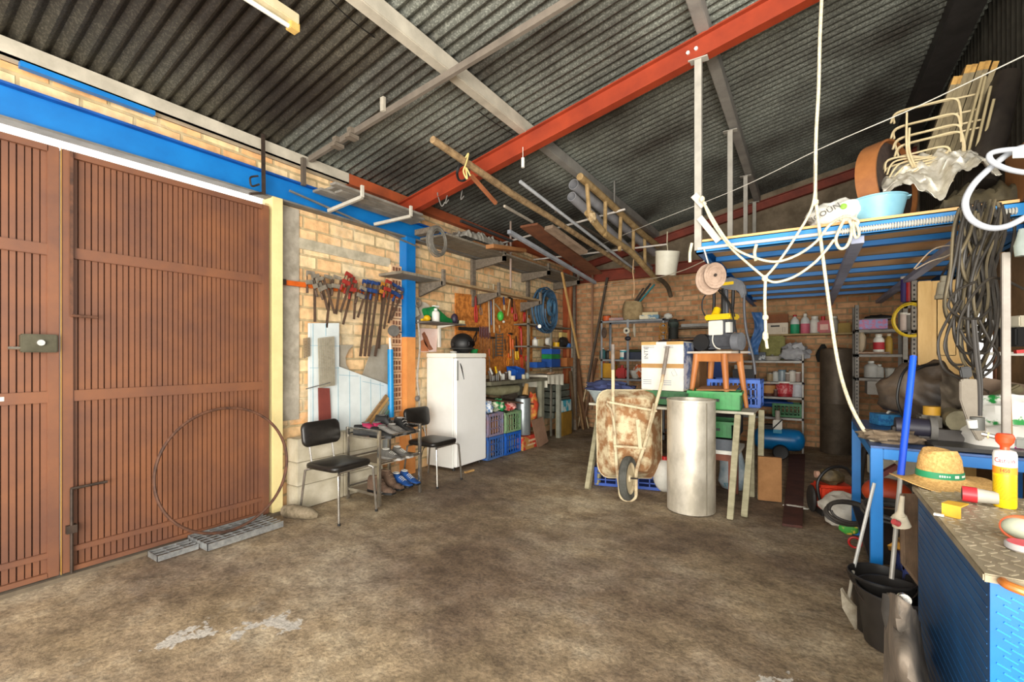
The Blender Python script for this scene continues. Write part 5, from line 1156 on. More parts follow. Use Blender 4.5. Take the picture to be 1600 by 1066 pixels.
# felt discs hanging
for i, (a, r_, rr_) in enumerate((((1107, 437), .115, 0), ((1117, 431), .095, .1))):
    ax = V((.35, -1, .1)).normalized(); p = P(*a, D=3.85 - i * .08)
    T = thing('felt_disc', ('larger pale felt disc hanging behind at the platform corner', 'smaller ridged felt disc hanging in front at the platform corner')[i], 'disc', tuple(p))
    x, y = frame(ax); Mx = Matrix((x, y, ax)).transposed()
    b = MB(); b.lathe([(0, -.012), (r_, -.012), (r_, .012), (r_ * .8, .014), (r_ * .78, .010), (r_ * .6, .014), (r_ * .58, .01), (r_ * .4, .014), (0, .014)], p, 34, Mx, sx=.9, sy=1.15)
    b.done('disc', mat('#b9a08c', '#9c8471', 20, .9), T, world=True)
    MB().cyl(p + ax * .012, p + ax * .03, .012).done('hub', IRON, T, world=True)
# ================================================================ back wall racks
RK = mat('#8f9294', '#74777a', 6, .5, .2)
def rack(name, label, x0, x1, y0, y1, h, zs, m, pw=.035, perf=False):
    T = thing(name, label, 'rack', ((x0 + x1) / 2, (y0 + y1) / 2, 0))
    for x in (x0, x1):
        for y in (y0, y1):
            s = 1 if x == x0 else -1; t = 1 if y == y0 else -1
            b = MB(); b.box(min(x, x + s * pw), max(x, x + s * pw), min(y, y + t * .003), max(y, y + t * .003), 0, h); b.box(min(x, x + s * .003), max(x, x + s * .003), min(y, y + t * pw), max(y, y + t * pw), 0, h)
            p_ = b.done('post', m, T, world=True)
            if perf and y == y0:
                b = MB(); k = int(h / .045)
                for i in range(k): b.box(x + s * pw * .5 - .007, x + s * pw * .5 + .007, y - .0015, y - .0005, .02 + i * .045, .04 + i * .045)
                b.done('slot_holes', DARK, p_, world=True)
    for z in zs:
        b = MB(); b.box(x0, x1, y0, y1, z - .004, z); b.box(x0, x1, y0, y0 + .003, z - .035, z); b.box(x0, x1, y1 - .003, y1, z - .035, z)
        b.done('shelf', m, T, world=True)
    return T
rack('metal_rack', 'grey steel rack against back wall behind the wheelbarrow', -3.1, -1.98, 7.75, 8.2, 2.03, (.12, 1.0, 1.34, 2.02), RK)
MB().box(-2.62, -2.58, 7.745, 7.75, 0, 2.03).done('post', RK, bpy.data.objects['metal_rack'], world=True)
def rb(px, z, y=7.95): q = P(px, 556, Y=y); return (q.x, y, z + .002)
T = thing('tool_bag', 'tan canvas tool bag standing on top of the steel rack', 'bag', rb(988, 2.02, 7.9))
b = MB(); b.lathe([(0, 0), (.15, 0), (.17, .06), (.175, .22), (.15, .33), (.13, .30), (0, .28)], n=26, sy=.6)
for v in b.bm.verts:
    k = 1 + .12 * noise.noise(v.co * 12); v.co.x *= k; v.co.y *= k; v.co.z *= 1 + .08 * noise.noise(v.co * 9 + V((3, 0, 0)))
b.done('body', mat('#a8916a', '#86724f', 12, .95), T, ang=1.5)
for i, (dx, tx, l, m_) in enumerate(((.02, .3, .62, DARK), (.07, .32, .6, mat('#1f7f86')), (-.02, .22, .55, mat('#4a3b2a')))):
    MB().bar((dx, 0, .25), (dx + tx, 0, l), .05 - i * .008, .025).done('tool_handle', m_, T, bevel=.006)
can('paint_tin', 'orange tin on the left end of the rack top', 'tin', rb(948, 2.02), .11, .07, mat('#cf5a20'), DARK)
one('magazine_stack', 'small stack of papers on the rack top left of the canvas bag', 'papers', MB().cbox(V(rb(963, 2.02)) + V((0, 0, .03)), (.25, .2, .05), .3), mat('#b8907c', '#8f7a80', 12, .8))
one('paper_stack', 'pile of white and cream magazines at the rack top right', 'papers', MB().cbox(V(rb(1016, 2.02)) + V((0, 0, .04)), (.32, .25, .07), .1), mat('#d9d0b4', '#6f8fa0', 9, .8, lo=.5, hi=.56))
one('paper_stack', 'cream folded box lying on the magazines pile', 'papers', MB().cbox(V(rb(1016, 2.02)) + V((0, 0, .10)), (.26, .18, .045), .25), mat('#d8c79a'))
one('spring_coil', 'small white metal fitting at the right of the rack top', 'fitting', MB().ball(V(rb(1044, 2.02)) + V((0, 0, .05)), (.07, .05, .05), n=12, m=8, amp=.4), PLAST)
T = thing('tape_roll', 'white tape roll hanging at the rack middle post', 'roll', tuple(P(980, 517, Y=7.72))); q = P(980, 517, Y=7.72)
MB().cyl(q, q + V((0, -.04, 0)), .055, n=22).done('roll', mat('#d8cfb8'), T, world=True); MB().cyl(q + V((0, -.041, 0)), q + V((0, -.045, 0)), .022).done('core', DARK, T, world=True)
one('round_brush', 'dark round brush hanging on the left rack post', 'brush', MB().ball(P(944, 520, Y=7.7), (.05, .03, .1), n=14, m=10), mat('#5a4638', '#3c2f26', 30, .9))
T = thing('torch', 'dark headed lamp hanging below the white tape roll', 'lamp', tuple(P(980, 530, Y=7.7)))
MB().ball(P(981, 529, Y=7.7), (.055, .04, .04), n=14, m=8).done('head', mat('#2a2a33'), T, world=True)
one('feather_duster', 'pale spindle tool hanging right of tape roll', 'brush', MB().tube([P(991, 506, Y=7.72), P(991, 516, Y=7.72), P(992, 527, Y=7.72)], .03, n=10, radii=[.008, .03, .01]), mat('#b9b09a'))
for i, (px, m_) in enumerate(((1036, 502), (1037, 518), (1035, 530)) and ((1036, 0), (1037, 1), (1035, 2))):
    q = P(px, (511, 518, 527)[i], Y=7.71)
    T = thing('hand_valve', ('upper', 'middle', 'lower')[i] + ' brass coloured valve wheel on the right rack post', 'valve', tuple(q))
    MB().tube([q + V((math.cos(a) * .055, 0, math.sin(a) * .055)) for a in [2 * PI * j / 12 for j in range(12)]], .012, n=6, closed=True).done('wheel', mat('#b07a28', '#8a5c1c', 8, .5, .4), T, world=True)
    MB().bar(q - V((.05, 0, 0)), q + V((.05, 0, 0)), .012).done('spoke', mat('#b07a28'), T, world=True)
bottle('spray_can', 'teal and white bottle left on the middle rack shelf', 'bottle', rb(942, 1.34), .2, .06, mat('#3a6d70'), WHITE)
bottle('spray_can', 'dark bottle beside the teal one on the middle rack shelf', 'bottle', rb(950, 1.34), .17, .05, DARK, STEEL)
carton('goods_box', 'brown box in the middle of the middle rack shelf', rb(963, 1.34), (.2, .2, .14), CARD)
can('tin_can', 'turquoise and white tin on the middle rack shelf', 'tin', rb(974, 1.34, 7.88), .16, .06, mat('#2ba5b5'), WHITE, lab=WHITE)
T = carton('tool_case', 'dark blue tool case on the middle rack shelf', rb(992, 1.34), (.36, .25, .12), mat('#1d2c48', '#141f36', 6, .5))
one('green_rag', 'dark green rag on top of the blue tool case', 'rag', MB().ball(V(rb(992, 1.34)) + V((0, 0, .14)), (.17, .1, .03), n=16, m=8, amp=.4), mat('#3d4a32'))
can('tin_can', 'grey tin at the right end of the middle rack shelf', 'tin', rb(1007, 1.34), .1, .05, GREY, STEEL)
T = thing('fuel_can', 'yellow plastic jerrycan with orange cap on the lower rack shelf', 'jerrycan', rb(951, 1.0, 7.93))
MB().box(-.14, .14, -.1, .1, 0, .26).done('body', mat('#c9940f', '#a9780c', 5, .5), T, bevel=.03); MB().tube(spl([(-.1, 0, .25), (-.07, 0, .31), (.04, 0, .31), (.08, 0, .25)]), .016).done('handle', mat('#b8421c'), T); MB().cyl((.1, 0, .25), (.1, 0, .30), .03).done('cap', mat('#b8421c'), T)
T = thing('fuel_can', 'red petrol can on the lower rack shelf', 'jerrycan', rb(972, 1.0, 7.92))
MB().box(-.1, .1, -.08, .08, 0, .18).done('body', REDPL, T, bevel=.03); MB().cyl((0, 0, .17), (0, 0, .23), .025).done('cap', REDPL, T)
one('food_net', 'orange and white printed bag at the right of the lower rack shelf', 'bag', MB().ball(V(rb(1003, 1.0)) + V((0, 0, .13)), (.16, .1, .12), n=16, m=10, amp=.3), mat('#c85a1c', '#d8cfc0', 12, .6, lo=.5, hi=.54))
one('white_tub', 'pale funnel shaped tub on the lower rack shelf', 'tub', MB().lathe([(.05, 0), (.12, .14), (.11, .14), (.04, .01), (0, .01)], rb(993, 1.0), 20), PLAST)
# box + folded items right of the rack
one('wooden_shelf', 'grey timber shelf fixed to back wall right of the steel rack', 'shelf', MB().box(-1.95, -1.15, 8.1, 8.38, 1.86, 1.885), OLDW)
one('wooden_shelf', 'lower timber shelf on the back wall right of the steel rack', 'shelf', MB().box(-1.95, -1.15, 8.1, 8.38, 1.7, 1.72), OLDW)
one('metal_tray', 'flat grey metal tray between the two wall timber shelves', 'tray', MB().box(-1.8, -1.2, 8.12, 8.34, 1.89, 1.94), STEEL)
T = thing('angle_grinder', 'dark green machine hanging at the end of steel rack', 'machine', tuple(P(1052, 515, Y=8.0)))
MB().ball(P(1052, 506, Y=8.0), (.09, .07, .08), n=14, m=10, amp=.3).done('motor', mat('#3e4a42', '#2a322d', 12, .7), T, world=True); MB().cyl(P(1052, 512, Y=8.0), P(1052, 530, Y=8.0), .08).done('body', mat('#2c2f28', '#1f211d', 12, .7), T, world=True)
MB().cyl(P(1046, 503, Y=7.95), P(1070, 500, Y=7.95), .012).done('handle', DARK, T, world=True)
one('dark_clothes', 'dark clothes piled behind the white carton', 'clothes', MB().ball((-1.3, 5.6, 1.48), (.26, .14, .1), n=18, m=10, amp=.5), mat('#241c1a', '#3a2a26', 10, .95))
one('cardboard_box', 'brown cardboard box right behind the white carton', 'box', MB().box(-1.5, -1.0, 5.4, 5.85, .888, 1.4), CARD, bevel=.004)
# ---- bottles shelf under platform
BS = 1.73; T = thing('wall_shelf', 'long pale wooden shelf on back wall under the platform', 'shelf', (-.2, 8.25, BS))
MB().box(-1.05, .72, 8.05, 8.38, BS - .025, BS).done('plank', mat('#a58f60', '#86724a', 5, .7), T, world=True)
for x in (-.9, .6): MB().prism([(x, 8.38, BS - .025), (x, 8.1, BS - .025), (x, 8.38, BS - .2)], (.02, 0, 0)).done('bracket', OLDW, T, world=True)
def bb_(px, y=8.17): q = P(px, 556, Y=y); return (q.x, y, BS + .001)
for px, lab, liq, cap, h in ((1187, 'pink red liquid bottle left of the cardboard box', mat('#c9616a', '#b24e58'), WHITE, .27), (1242, 'green liquid bottle with red cap on the long shelf', mat('#1f9b6b', '#178257'), REDPL, .29), (1258, 'pink liquid bottle next to the green one', mat('#cf6a7e', '#b85568'), WHITE, .30)):
    bottle('liquid_bottle', lab, 'bottle', bb_(px), h, .062, mat('#cfd3cf', '#b8bdb9', 6, .25), cap, liquid=liq, group='bottles on the long shelf')
T = carton('printed_carton', 'white carton with printed arrows on the long shelf', bb_(1214), (.30, .2, .17), mat('#d8cdbb', '#c5b9a5', 5, .8))
b = MB(); b.box(-.08, .04, -.102, -.1, .11, .135); b.done('printed_bar', DARK, T); b = MB(); b.tube([(.08, -.101, .03), (.08, -.101, .1), (.11, -.101, .1), (.11, -.101, .03)], .002, n=5, closed=True).done('printed_arrows', DARK, T)
carton('cardboard_box', 'brown cardboard box stacked on the printed carton', (bb_(1213)[0], 8.17, BS + .173), (.32, .2, .13), mat('#8a5530', '#744628', 5, .8))
bottle('milk_jug', 'white plastic jug behind between pink bottle and red canister', 'bottle', bb_(1273, 8.25), .26, .07, PLAST, PLAST, neck=.6)
T = thing('red_canister', 'bright red oil canister on the long shelf', 'canister', bb_(1290))
MB().box(-.1, .08, -.05, .05, 0, .19).done('body', REDPL, T, bevel=.025); MB().cyl((-.03, 0, .17), (-.03, 0, .25), .025).done('neck', REDPL, T); MB().box(-.07, .03, -.052, -.05, .05, .13).done('emblem', mat('#e3b8a8'), T)
bottle('milk_jug', 'whitish squat jug right of the red canister', 'bottle', bb_(1303, 8.25), .25, .06, mat('#a8a598'), PLAST, neck=.6)
carton('goods_box', 'mustard square tin box at the right end of the long shelf', bb_(1319), (.15, .13, .14), mat('#a58a48', '#86703a', 6, .8))
one('pillow_pack', 'yellow green packed foam block leaning on back wall below the bottles', 'pack', MB().box(-.60, -.27, 7.98, 8.08, 1.332, 1.7), mat('#8c8a54', '#6e6c3e', 12, .95, b=.4), bevel=.02)
# ---- chrome rack
rack('metal_rack', 'silver wire rack full of tins under the bottle shelf', -1.45, -.03, 7.75, 8.1, 1.42, (.5, .80, 1.02, 1.33), STEEL, pw=.025)
def rc(px, z, y=7.85): q = P(px, 556, Y=y); return (q.x, y, z + .002)
T = carton('power_pack', 'dark blue and grey box on the rack top shelf', rc(1186, 1.33), (.18, .16, .12), mat('#1f2c3c', '#b0b6b8', 9, .5, lo=.55, hi=.6))
T = thing('steel_pan', 'round pale enamel pan on the rack top shelf', 'pan', rc(1207, 1.33)); MB().lathe([(0, 0), (.1, 0), (.115, .05), (.11, .06), (0, .075)], n=26).done('pan', mat('#b8b4aa'), T); MB().cyl((0, 0, .07), (0, 0, .085), .015).done('knob', STEEL, T)
one('plastic_bag', 'crumpled grey plastic bag on the rack top shelf', 'bag', MB().ball(V(rc(1239, 1.33, 7.9)) + V((.02, 0, .12)), (.17, .1, .13), n=20, m=12, amp=.7, fr=2.4, seed=2), mat('#a5a6a8', '#86878b', 12, .5, b=.3))
carton('storage_box', 'blue box on the wire rack behind the stool leg', rc(1120, 1.06, 7.7), (.24, .2, .24), mat('#173f86'))
carton('tool_case', 'black tool case on the wire rack between stool legs', rc(1163, 1.02, 7.85), (.30, .22, .17), mat('#202226', '#2b2d31', 6, .5))
carton('storage_box', 'pale grey box on top of the black tool case', rc(1162, 1.195, 7.85), (.24, .18, .06), mat('#a8a59c'))
for i, (px, h, r_, m_, l_, lab) in enumerate(((1203, .12, .045, mat('#a58f6a'), STEEL, 'small tan tin'), (1212, .15, .04, mat('#c5c9c4'), STEEL, 'clear glass jar with metal lid'), (1222, .17, .05, mat('#8f9da3', '#6f7d85', 9, .3), mat('#5f7f8f'), 'large glass jar full of nails'), (1231, .13, .04, mat('#8c7f74'), WHITE, 'brownish jar'), (1238, .17, .045, mat('#d5d1c6'), STEEL, 'white capped tub'), (1247, .14, .035, mat('#a88f84'), WHITE, 'pinkish jar'))):
    can('storage_jar', lab + ' on the second shelf of the wire rack', 'jar', rc(px, 1.02, 7.83), h, r_, m_, l_, 'jars on the wire rack')
can('paint_bucket', 'brown and cream paint bucket on the third rack shelf', 'bucket', rc(1201, .80, 7.85), .21, .08, mat('#5a2c1c'), mat('#c9a38a'), lab=mat('#c9955a'), r2=.1)
can('paint_bucket', 'bright red paint bucket with white lid on the third rack shelf', 'bucket', rc(1226, .80, 7.85), .22, .1, mat('#b3202c', '#931a24', 5, .5), WHITE, lab=mat('#c43842', '#d88a8a', 30, .5, lo=.5, hi=.54), r2=.12, handle=True)
can('paint_bucket', 'white tub with blue lid at right of the third rack shelf', 'bucket', rc(1246, .80, 7.87), .2, .075, mat('#c8ccd2'), mat('#1e3c98'), r2=.085)
can('tin_can', 'small dark jar between brown and red paint buckets', 'jar', rc(1212, .80, 7.8), .1, .03, mat('#5c3a34'), STEEL)
one('blue_cover', 'bright blue plastic cover over the lower rack goods', 'cover', MB().ball((-.55, 7.92, .69), (.38, .14, .06), n=22, m=8, amp=.3), mat('#144e9e', '#0f3d80', 5, .5))
crate('plastic_crate', 'green slotted crate at the right of the lowest rack shelf', -.42, -.06, 7.77, 8.07, .505, .70, mat('#1f7a3c', '#155d2c', 6, .5), slots=7)
one('black_case', 'dark grey case on the lowest rack shelf', 'case', MB().box(-1.2, -.72, 6.5, 6.9, .36, .62), mat('#3b3d40', '#2c2e31', 6, .6), bevel=.015)
# ---- compressor
q = P(1222, 700, D=6.5); T = thing('air_compressor', 'blue air compressor tank with wheel under the wire rack', 'compressor', (-.33, 7.35, 0), .08)
Mx = Matrix.Rotation(PI / 2, 3, 'Y')
MB().lathe([(0, -.32), (.09, -.30), (.14, -.25), (.148, -.18), (.148, .18), (.14, .25), (.09, .30), (0, .32)], (0, 0, .24), 30, Mx).done('tank', mat('#0d75b5', '#0a5f96', 4, .3), T, ang=1)
for x in (.02,):
    MB().lathe([(0, -.02), (.03, -.03), (.075, -.02), (.09, -.025), (.1, 0), (.09, .025), (.075, .02), (.03, .03), (0, .02)], (x, -.2, .1), 24, Matrix.Rotation(PI / 2, 3, 'X')).done('wheel', BLACKP, T)
MB().box(-.2, .05, -.1, .1, .38, .44).done('motor', DARK, T, bevel=.02)
T = thing('pump_head', 'white and blue pump gauge unit standing in front of lower rack', 'pump', tuple(P(1215, 676, Y=7.2)))
q = P(1215, 676, Y=7.2); MB().cbox(q + V((0, 0, .11)), (.11, .1, .13)).done('body', PLAST, T, world=True, bevel=.01); MB().cyl(q + V((0, 0, .17)), q + V((0, 0, .3)), .03).done('pipe', mat('#a39c90'), T, world=True); MB().cbox(q + V((0, 0, .02)), (.1, .1, .05)).done('base', mat('#4a9fc2'), T, world=True)
MB().cyl(q + V((-.05, -.06, .06)), q + V((.06, -.06, .19)), .008).done('lever', BLACKP, T, world=True)
# ---- tank cylinder & coat near right corner
T = thing('hot_water_tank', 'tall dull grey metal tank standing in the rear right corner', 'tank', (.37, 8.1, 0))
MB().lathe([(0, 0), (.2, 0), (.205, .02), (.205, .7), (.21, .71), (.205, .72), (.205, 1.46), (.19, 1.5), (0, 1.52)], n=36).done('body', mat('#6f6252', '#544a3e', 5, .5, .3), T)
one('dark_jacket', 'dark jacket hanging on the back wall left of the grey tank', 'jacket', MB().tube([P(1286, 538, Y=8.3), P(1286, 548, Y=8.3), P(1284, 556, Y=8.3), P(1283, 566, Y=8.3)], .05, n=10, radii=[.02, .07, .08, .05]), mat('#2a2a26', '#1c1c1a', 12, .95))
# ---- slotted angle rack on right
RA_ = mat('#868178', '#6a665e', 6, .6)
rack('slotted_rack', 'perforated angle iron shelving in the dark right rear area', .50, 1.0, 7.0, 7.4, 2.02, (.42, 1.13, 1.42, 1.72), RA_, pw=.04, perf=True)
rack('slotted_rack', 'nearer perforated angle iron shelving beside the pine door', .88, 1.25, 6.0, 6.5, 2.15, (1.36, 1.66, 1.95), mat('#9a948a', '#7e796f', 6, .6), pw=.045, perf=True)
def rr_(px, z, y=7.12): q = P(px, 556, Y=y); return (q.x, y, z + .002)
carton('floral_box', 'flower patterned lilac box on the angle iron shelving', rr_(1361, 1.72, 7.15), (.30, .2, .12), mat('#8a8bb8', '#b8708f', 30, .6, lo=.48, hi=.52))
one('folded_cloth', 'black folded cloth on the lilac box', 'cloth', MB().ball(V(rr_(1372, 1.86, 7.15)), (.14, .1, .04), n=16, m=8, amp=.3), BLACKP)
one('shallow_tray', 'grey tray lid between lilac box and black cloth', 'lid', MB().box(rr_(1345, 0, 7.15)[0], rr_(1392, 0, 7.15)[0], 7.04, 7.26, 1.843, 1.853), GREY)
bottle('pill_bottle', 'white bottle with big red label on the angle iron shelving', 'bottle', rr_(1373, 1.44, 7.08), .22, .055, WHITE, mat('#cfc9b8'), neck=.55, lab=mat('#b3262e'))
bottle('oil_bottle', 'yellowish oil bottle beside the red labelled one', 'bottle', rr_(1389, 1.42, 7.08), .24, .035, mat('#a8862f'), mat('#c5b9a0'), neck=.5)
one('paper_stack', 'stack of papers lying under the red labelled bottle', 'papers', MB().cbox(V(rr_(1364, 1.422, 7.08)) + V((0, 0, .012)), (.3, .15, .02), .05), mat('#9c8470', '#7c6656', 10, .9))
one('pale_glove', 'cream bag at the left of the middle angle iron shelf', 'bag', MB().ball(V(rr_(1346, 1.422, 7.2)) + V((0, 0, .15)), (.05, .05, .14), n=12, m=8, amp=.3), mat('#c0ae90'))
bottle('cleaner_bottle', 'grey white handled bottle on the low angle iron shelf', 'bottle', rr_(1361, 1.132, 7.08), .2, .07, mat('#a6a59e'), mat('#c9c8c0'), neck=.4)
bottle('cleaner_bottle', 'smaller clear bottle beside the handled bottle', 'bottle', rr_(1374, 1.132, 7.08), .16, .045, mat('#9b9a93'), mat('#bab9b0'), neck=.4)
can('plastic_cup', 'pale plastic cup at right of the low angle iron shelf', 'cup', rr_(1390, 1.132, 7.08), .12, .04, mat('#9c9a90'), mat('#87857c'), r2=.05)
one('metal_box', 'flat grey metal drawer box below the bottles', 'drawer', MB().box(.62, .98, 7.0, 7.3, .93, 1.09), mat('#8f8a80', '#78736a', 4, .5), bevel=.004)
def rn(px, z, y=6.12): q = P(px, 556, Y=y); return (q.x, y, z + .002)
for px, h, r_, m_, lab, z in ((1413, .26, .03, mat('#3a2f6e'), 'purple aerosol can on the nearer top shelf', 1.95), (1421, .22, .04, REDPL, 'red aerosol can on the nearer top shelf', 1.95), (1412, .18, .03, mat('#d8c9c0'), 'white and red spray can on the nearer middle shelf', 1.66), (1421, .17, .035, GREY, 'grey can on the nearer middle shelf', 1.66)):
    can('aerosol_can', lab, 'can', rn(px, z), h, r_, m_, WHITE)
carton('goods_box', 'lilac grey box at the right of the nearer top shelf', rn(1437, 1.95), (.12, .14, .18), mat('#8a8298'))
can('aerosol_can', 'red can on the nearer lowest shelf', 'can', rn(1430, 1.36), .16, .035, mat('#b3262e'), WHITE)
coil('cable_coil', 'loop of bright yellow cable hung on the angle iron post', P(1423, 500, D=4.55), .15, mat('#d8b81f', '#bfa018', 20, .5), n=5, wr=.008, ax=(-.3, 1, 0), seed=21, jit=.12, sy=1.1)
# ---- pine door leaf & bright doorway
PINE = mat('#efc87e', '#dcb062', 4, .45, stretch=(3, 3, .7))
T = thing('pine_door', 'narrow panelled pine door leaf standing by the bright opening', 'door', (1.0, 5.18, .4))
x0, x1 = .80, 1.16
MB().box(x0, x1, 5.17, 5.20, .25, 2.03).done('panel', PINE, T, world=True)
for a, c_ in ((x0, x0 + .09), (x1 - .09, x1)): MB().box(a, c_, 5.155, 5.215, .25, 2.035).done('stile', PINE, T, world=True, bevel=.006)
for z in (.25, 1.28, 1.95): MB().box(x0 + .085, x1 - .085, 5.158, 5.212, z, z + .08).done('rail', PINE, T, world=True, bevel=.006)
for z0, z1 in ((.37, 1.25), (1.4, 1.92)): MB().box(x0 + .12, x1 - .12, 5.16, 5.17, z0, z1).done('raised_panel', PINE, T, world=True, bevel=.008)
struct(MB().box(1.285, 1.295, DY0 - .07, DY0 - .005, 0, DZ + .08).done('trim_7', mat('#8a5a3a', '#6e4429', 5, .6)))
struct(MB().box(1.28, 1.295, DY1 + .005, DY1 + .09, 0, DZ + .08).done('trim_8', mat('#8a5a3a', '#6e4429', 5, .6)))
# plank and rag on the floor
one('floor_plank', 'dark red brown plank lying on floor near the blue compressor', 'plank', MB().prism([P(1234, 712, Z=.0), P(1258, 712, Z=0), P(1254, 826, Z=0), P(1222, 822, Z=0)], (0, 0, .02)), mat('#5a3328', '#3f241d', 5, .8))
one('white_rag', 'white crumpled rag on the floor by the red chainsaw', 'rag', MB().ball(P(1243, 792, Z=.012), (.1, .04, .012), n=16, m=8, amp=.5), WHITE)

one('blue_plastic', 'crumpled blue plastic sheet hanging behind the pressure washer', 'plastic sheet', MB().sheet(lambda u, v: P(1174 + 16 * u + 5 * math.sin(v * 5), 488 + 66 * v, Y=7.6) + V((0, .05 * noise.noise(V((u * 3, v * 5, 2))), 0)), 10, 20, .006), mat('#3f6fa8', '#2c5488', 9, .5), ang=1.2)
one('wall_hook_rail', 'thin timber strip under the steel tray on the back wall', 'strip', MB().box(-1.95, -1.1, 8.33, 8.39, 1.58, 1.61), OLDW)
# ================================================================ raised platform
MZ = 2.19; MX0, MX1, MY0, MY1 = -.72, 1.28, 3.74, 8.3
T = thing('storage_platform', 'blue steel framed storage platform with plywood deck under roof', 'platform', (.3, 6, MZ))
for x in (MX0, MX1 - .08):
    b = MB(); b.box(x, x + .05, MY0, MY1, MZ, MZ + .006); b.box(x, x + .05, MY0, MY1, MZ + .076, MZ + .082); b.box(x, x + .006, MY0, MY1, MZ, MZ + .08); b.done('side_beam', BLUE, T, world=True)
b = MB(); b.box(MX0, MX1, MY0, MY0 + .006, MZ, MZ + .082); b.box(MX0, MX1, MY0, MY0 + .05, MZ + .076, MZ + .082); b.box(MX0, MX1, MY0, MY0 + .05, MZ, MZ + .006); b.done('front_beam', mat('#1187cf', '#0f77b8', 4, .4), T, world=True)
for i in range(1, 7):
    y = MY0 + (MY1 - MY0) * i / 7
    MB().box(MX0 + .05, MX1 - .08, y - .035, y + .035, MZ + .04, MZ + .078).done('joist', BLUE, T, world=True)
PLYD = mat('#e8bc82', '#d8a86c', 3, .7)
for i in range(3):
    y0 = MY0 + .01 + i * 1.52; MB().box(MX0 - .01, MX1, y0, y0 + 1.515, MZ + .084, MZ + .102).done('deck_sheet', PLYD, T, world=True)
for x in (.25, .83): MB().box(x, x + .07, MY0 + .05, MY1, MZ - .045, MZ + .0).done('underside_bar', mat('#a5aac0', '#8d93a8', 5, .5), T, world=True)
b = MB(); b.cyl((MX0 + .02, MY0 - .02, MZ + .03), (.45, MY0 - .02, MZ + .03), .012); b.done('front_pipe', PLAST, T, world=True)
b = MB()
for i in range(60): x = .2 + i * .0135; b.tube([(x, MY0 - .02 + .018 * math.cos(a), MZ + .03 + .018 * math.sin(a)) for a in [2 * PI * j / 8 for j in range(8)]], .004, n=4, closed=True)
one('extension_spring', 'long pale coil spring along the platform front edge', 'spring', b, PLAST)
PG = mat('#b5b0a4', '#98948a', 5, .6)
for y, lab in ((MY0, 'front hanger post from red rafter to the platform corner'), (5.5, 'second grey hanger post of the platform behind front one'), (7.0, 'third grey hanger post of the platform'), (8.26, 'last grey hanger post of the platform at the back wall')):
    zt_ = roofz(-.7) - (.305 if y < 4 else .125)
    T = thing('hanger_post', lab, 'post', (-.70, y, MZ + .1))
    MB().box(-.725, -.675, y - (.02 if y < 4 else .025), y + .025, MZ + (.02 if y < 4 else .103), zt_).done('post', PG, T, world=True)
    MB().box(-.77, -.63, y - .03, y + .04, zt_ - .008, zt_).done('plate', PG, T, world=True)
T = thing('wood_brace', 'pale diagonal wooden strip from post to the platform deck', 'brace', tuple(P(1105, 370, Y=3.71)))
MB().bar(P(1084, 305, Y=3.69), P(1100, 322, Y=3.69), .05, .012, up=(0, 1, 0)).bar(P(1093, 340, Y=3.69), P(1123, 377, Y=3.69), .045, .012, up=(0, 1, 0)).done('strip', mat('#e0d8c6'), T, world=True)
one('hanging_strap', 'short white strap hanging off the platform corner', 'strap', MB().bar(P(1100, 388, Y=3.7), P(1107, 412, Y=3.7), .03, .008), mat('#ddd6c8'))
for i, (a, b_) in enumerate((((1079, 380), (1078, 410)), ((1180, 382), (1181, 408)))):
    one('rope_end', ('left', 'right')[i] + ' short frayed rope end hanging at the platform front', 'rope', MB().tube(spl([P(a[0] + 2, a[1], Y=3.69), P(a[0] - 1, (a[1] + b_[1]) / 2, Y=3.69), P(*b_, Y=3.69)]), .011, n=8), ROPE)
# deck items
DZ_ = MZ + .103
q = P(1372, 262, Y=4.12)
T = thing('round_sieve', 'large brown wooden hoop sieve standing on the platform', 'sieve', (q.x, 4.12, DZ_))
ax = V((.86, -.48, .06)).normalized(); x_, y_ = frame(ax); Mx = Matrix((x_, y_, ax)).transposed()
cc = V(P(1372, 262, Y=4.12)); cc.z = DZ_ + .302; cc.x += .05
MB().lathe([(.285, -.06), (.3, -.06), (.3, .06), (.285, .06), (.285, -.06)], cc, 44, Mx).done('hoop', mat('#a86d3c', '#8a5530', 6, .5), T, world=True)
MB().lathe([(0, .03), (.284, .03), (.284, .033), (0, .033)], cc, 30, Mx).done('mesh', mat('#3f3028', '#2f241e', 30, .9), T, world=True)
T = thing('plastic_tub', 'light blue plastic tub at the front of the platform', 'tub', (.405, 3.93, DZ_)); T.scale = (.93, .93, 1)
MB().lathe([(0, 0), (.13, 0), (.165, .15), (.172, .15), (.172, .16), (.158, .16), (.125, .008), (0, .008)], n=36).done('shell', mat('#8fc0d0', '#7ab0c4', 4, .45), T, ang=.9)
for s in (-1, 1): MB().box(s * .16 - .02, s * .16 + .02, -.04, .04, .145, .155).done('handle', mat('#8fc0d0'), T)
T = thing('shopping_bag', 'white plastic bag with dark lettering on the platform edge', 'bag', (.18, 3.9, DZ_))
MB().ball((0, 0, .08), (.17, .11, .1), n=26, m=14, amp=.45, fr=2.2, seed=5).done('bag', mat('#f0efe6', '#dcdacd', 10, .6, b=.2), T, ang=2)
text('ICOÜN', .055, mat('#5c5a55'), T, (-.07, -.118, .085), (1.35, .5 * 0 - .45, -.1))
MB().ball((.03, -.112, .11), (.02, .006, .02), n=8, m=6).done('emblem', mat('#8ec043'), T)
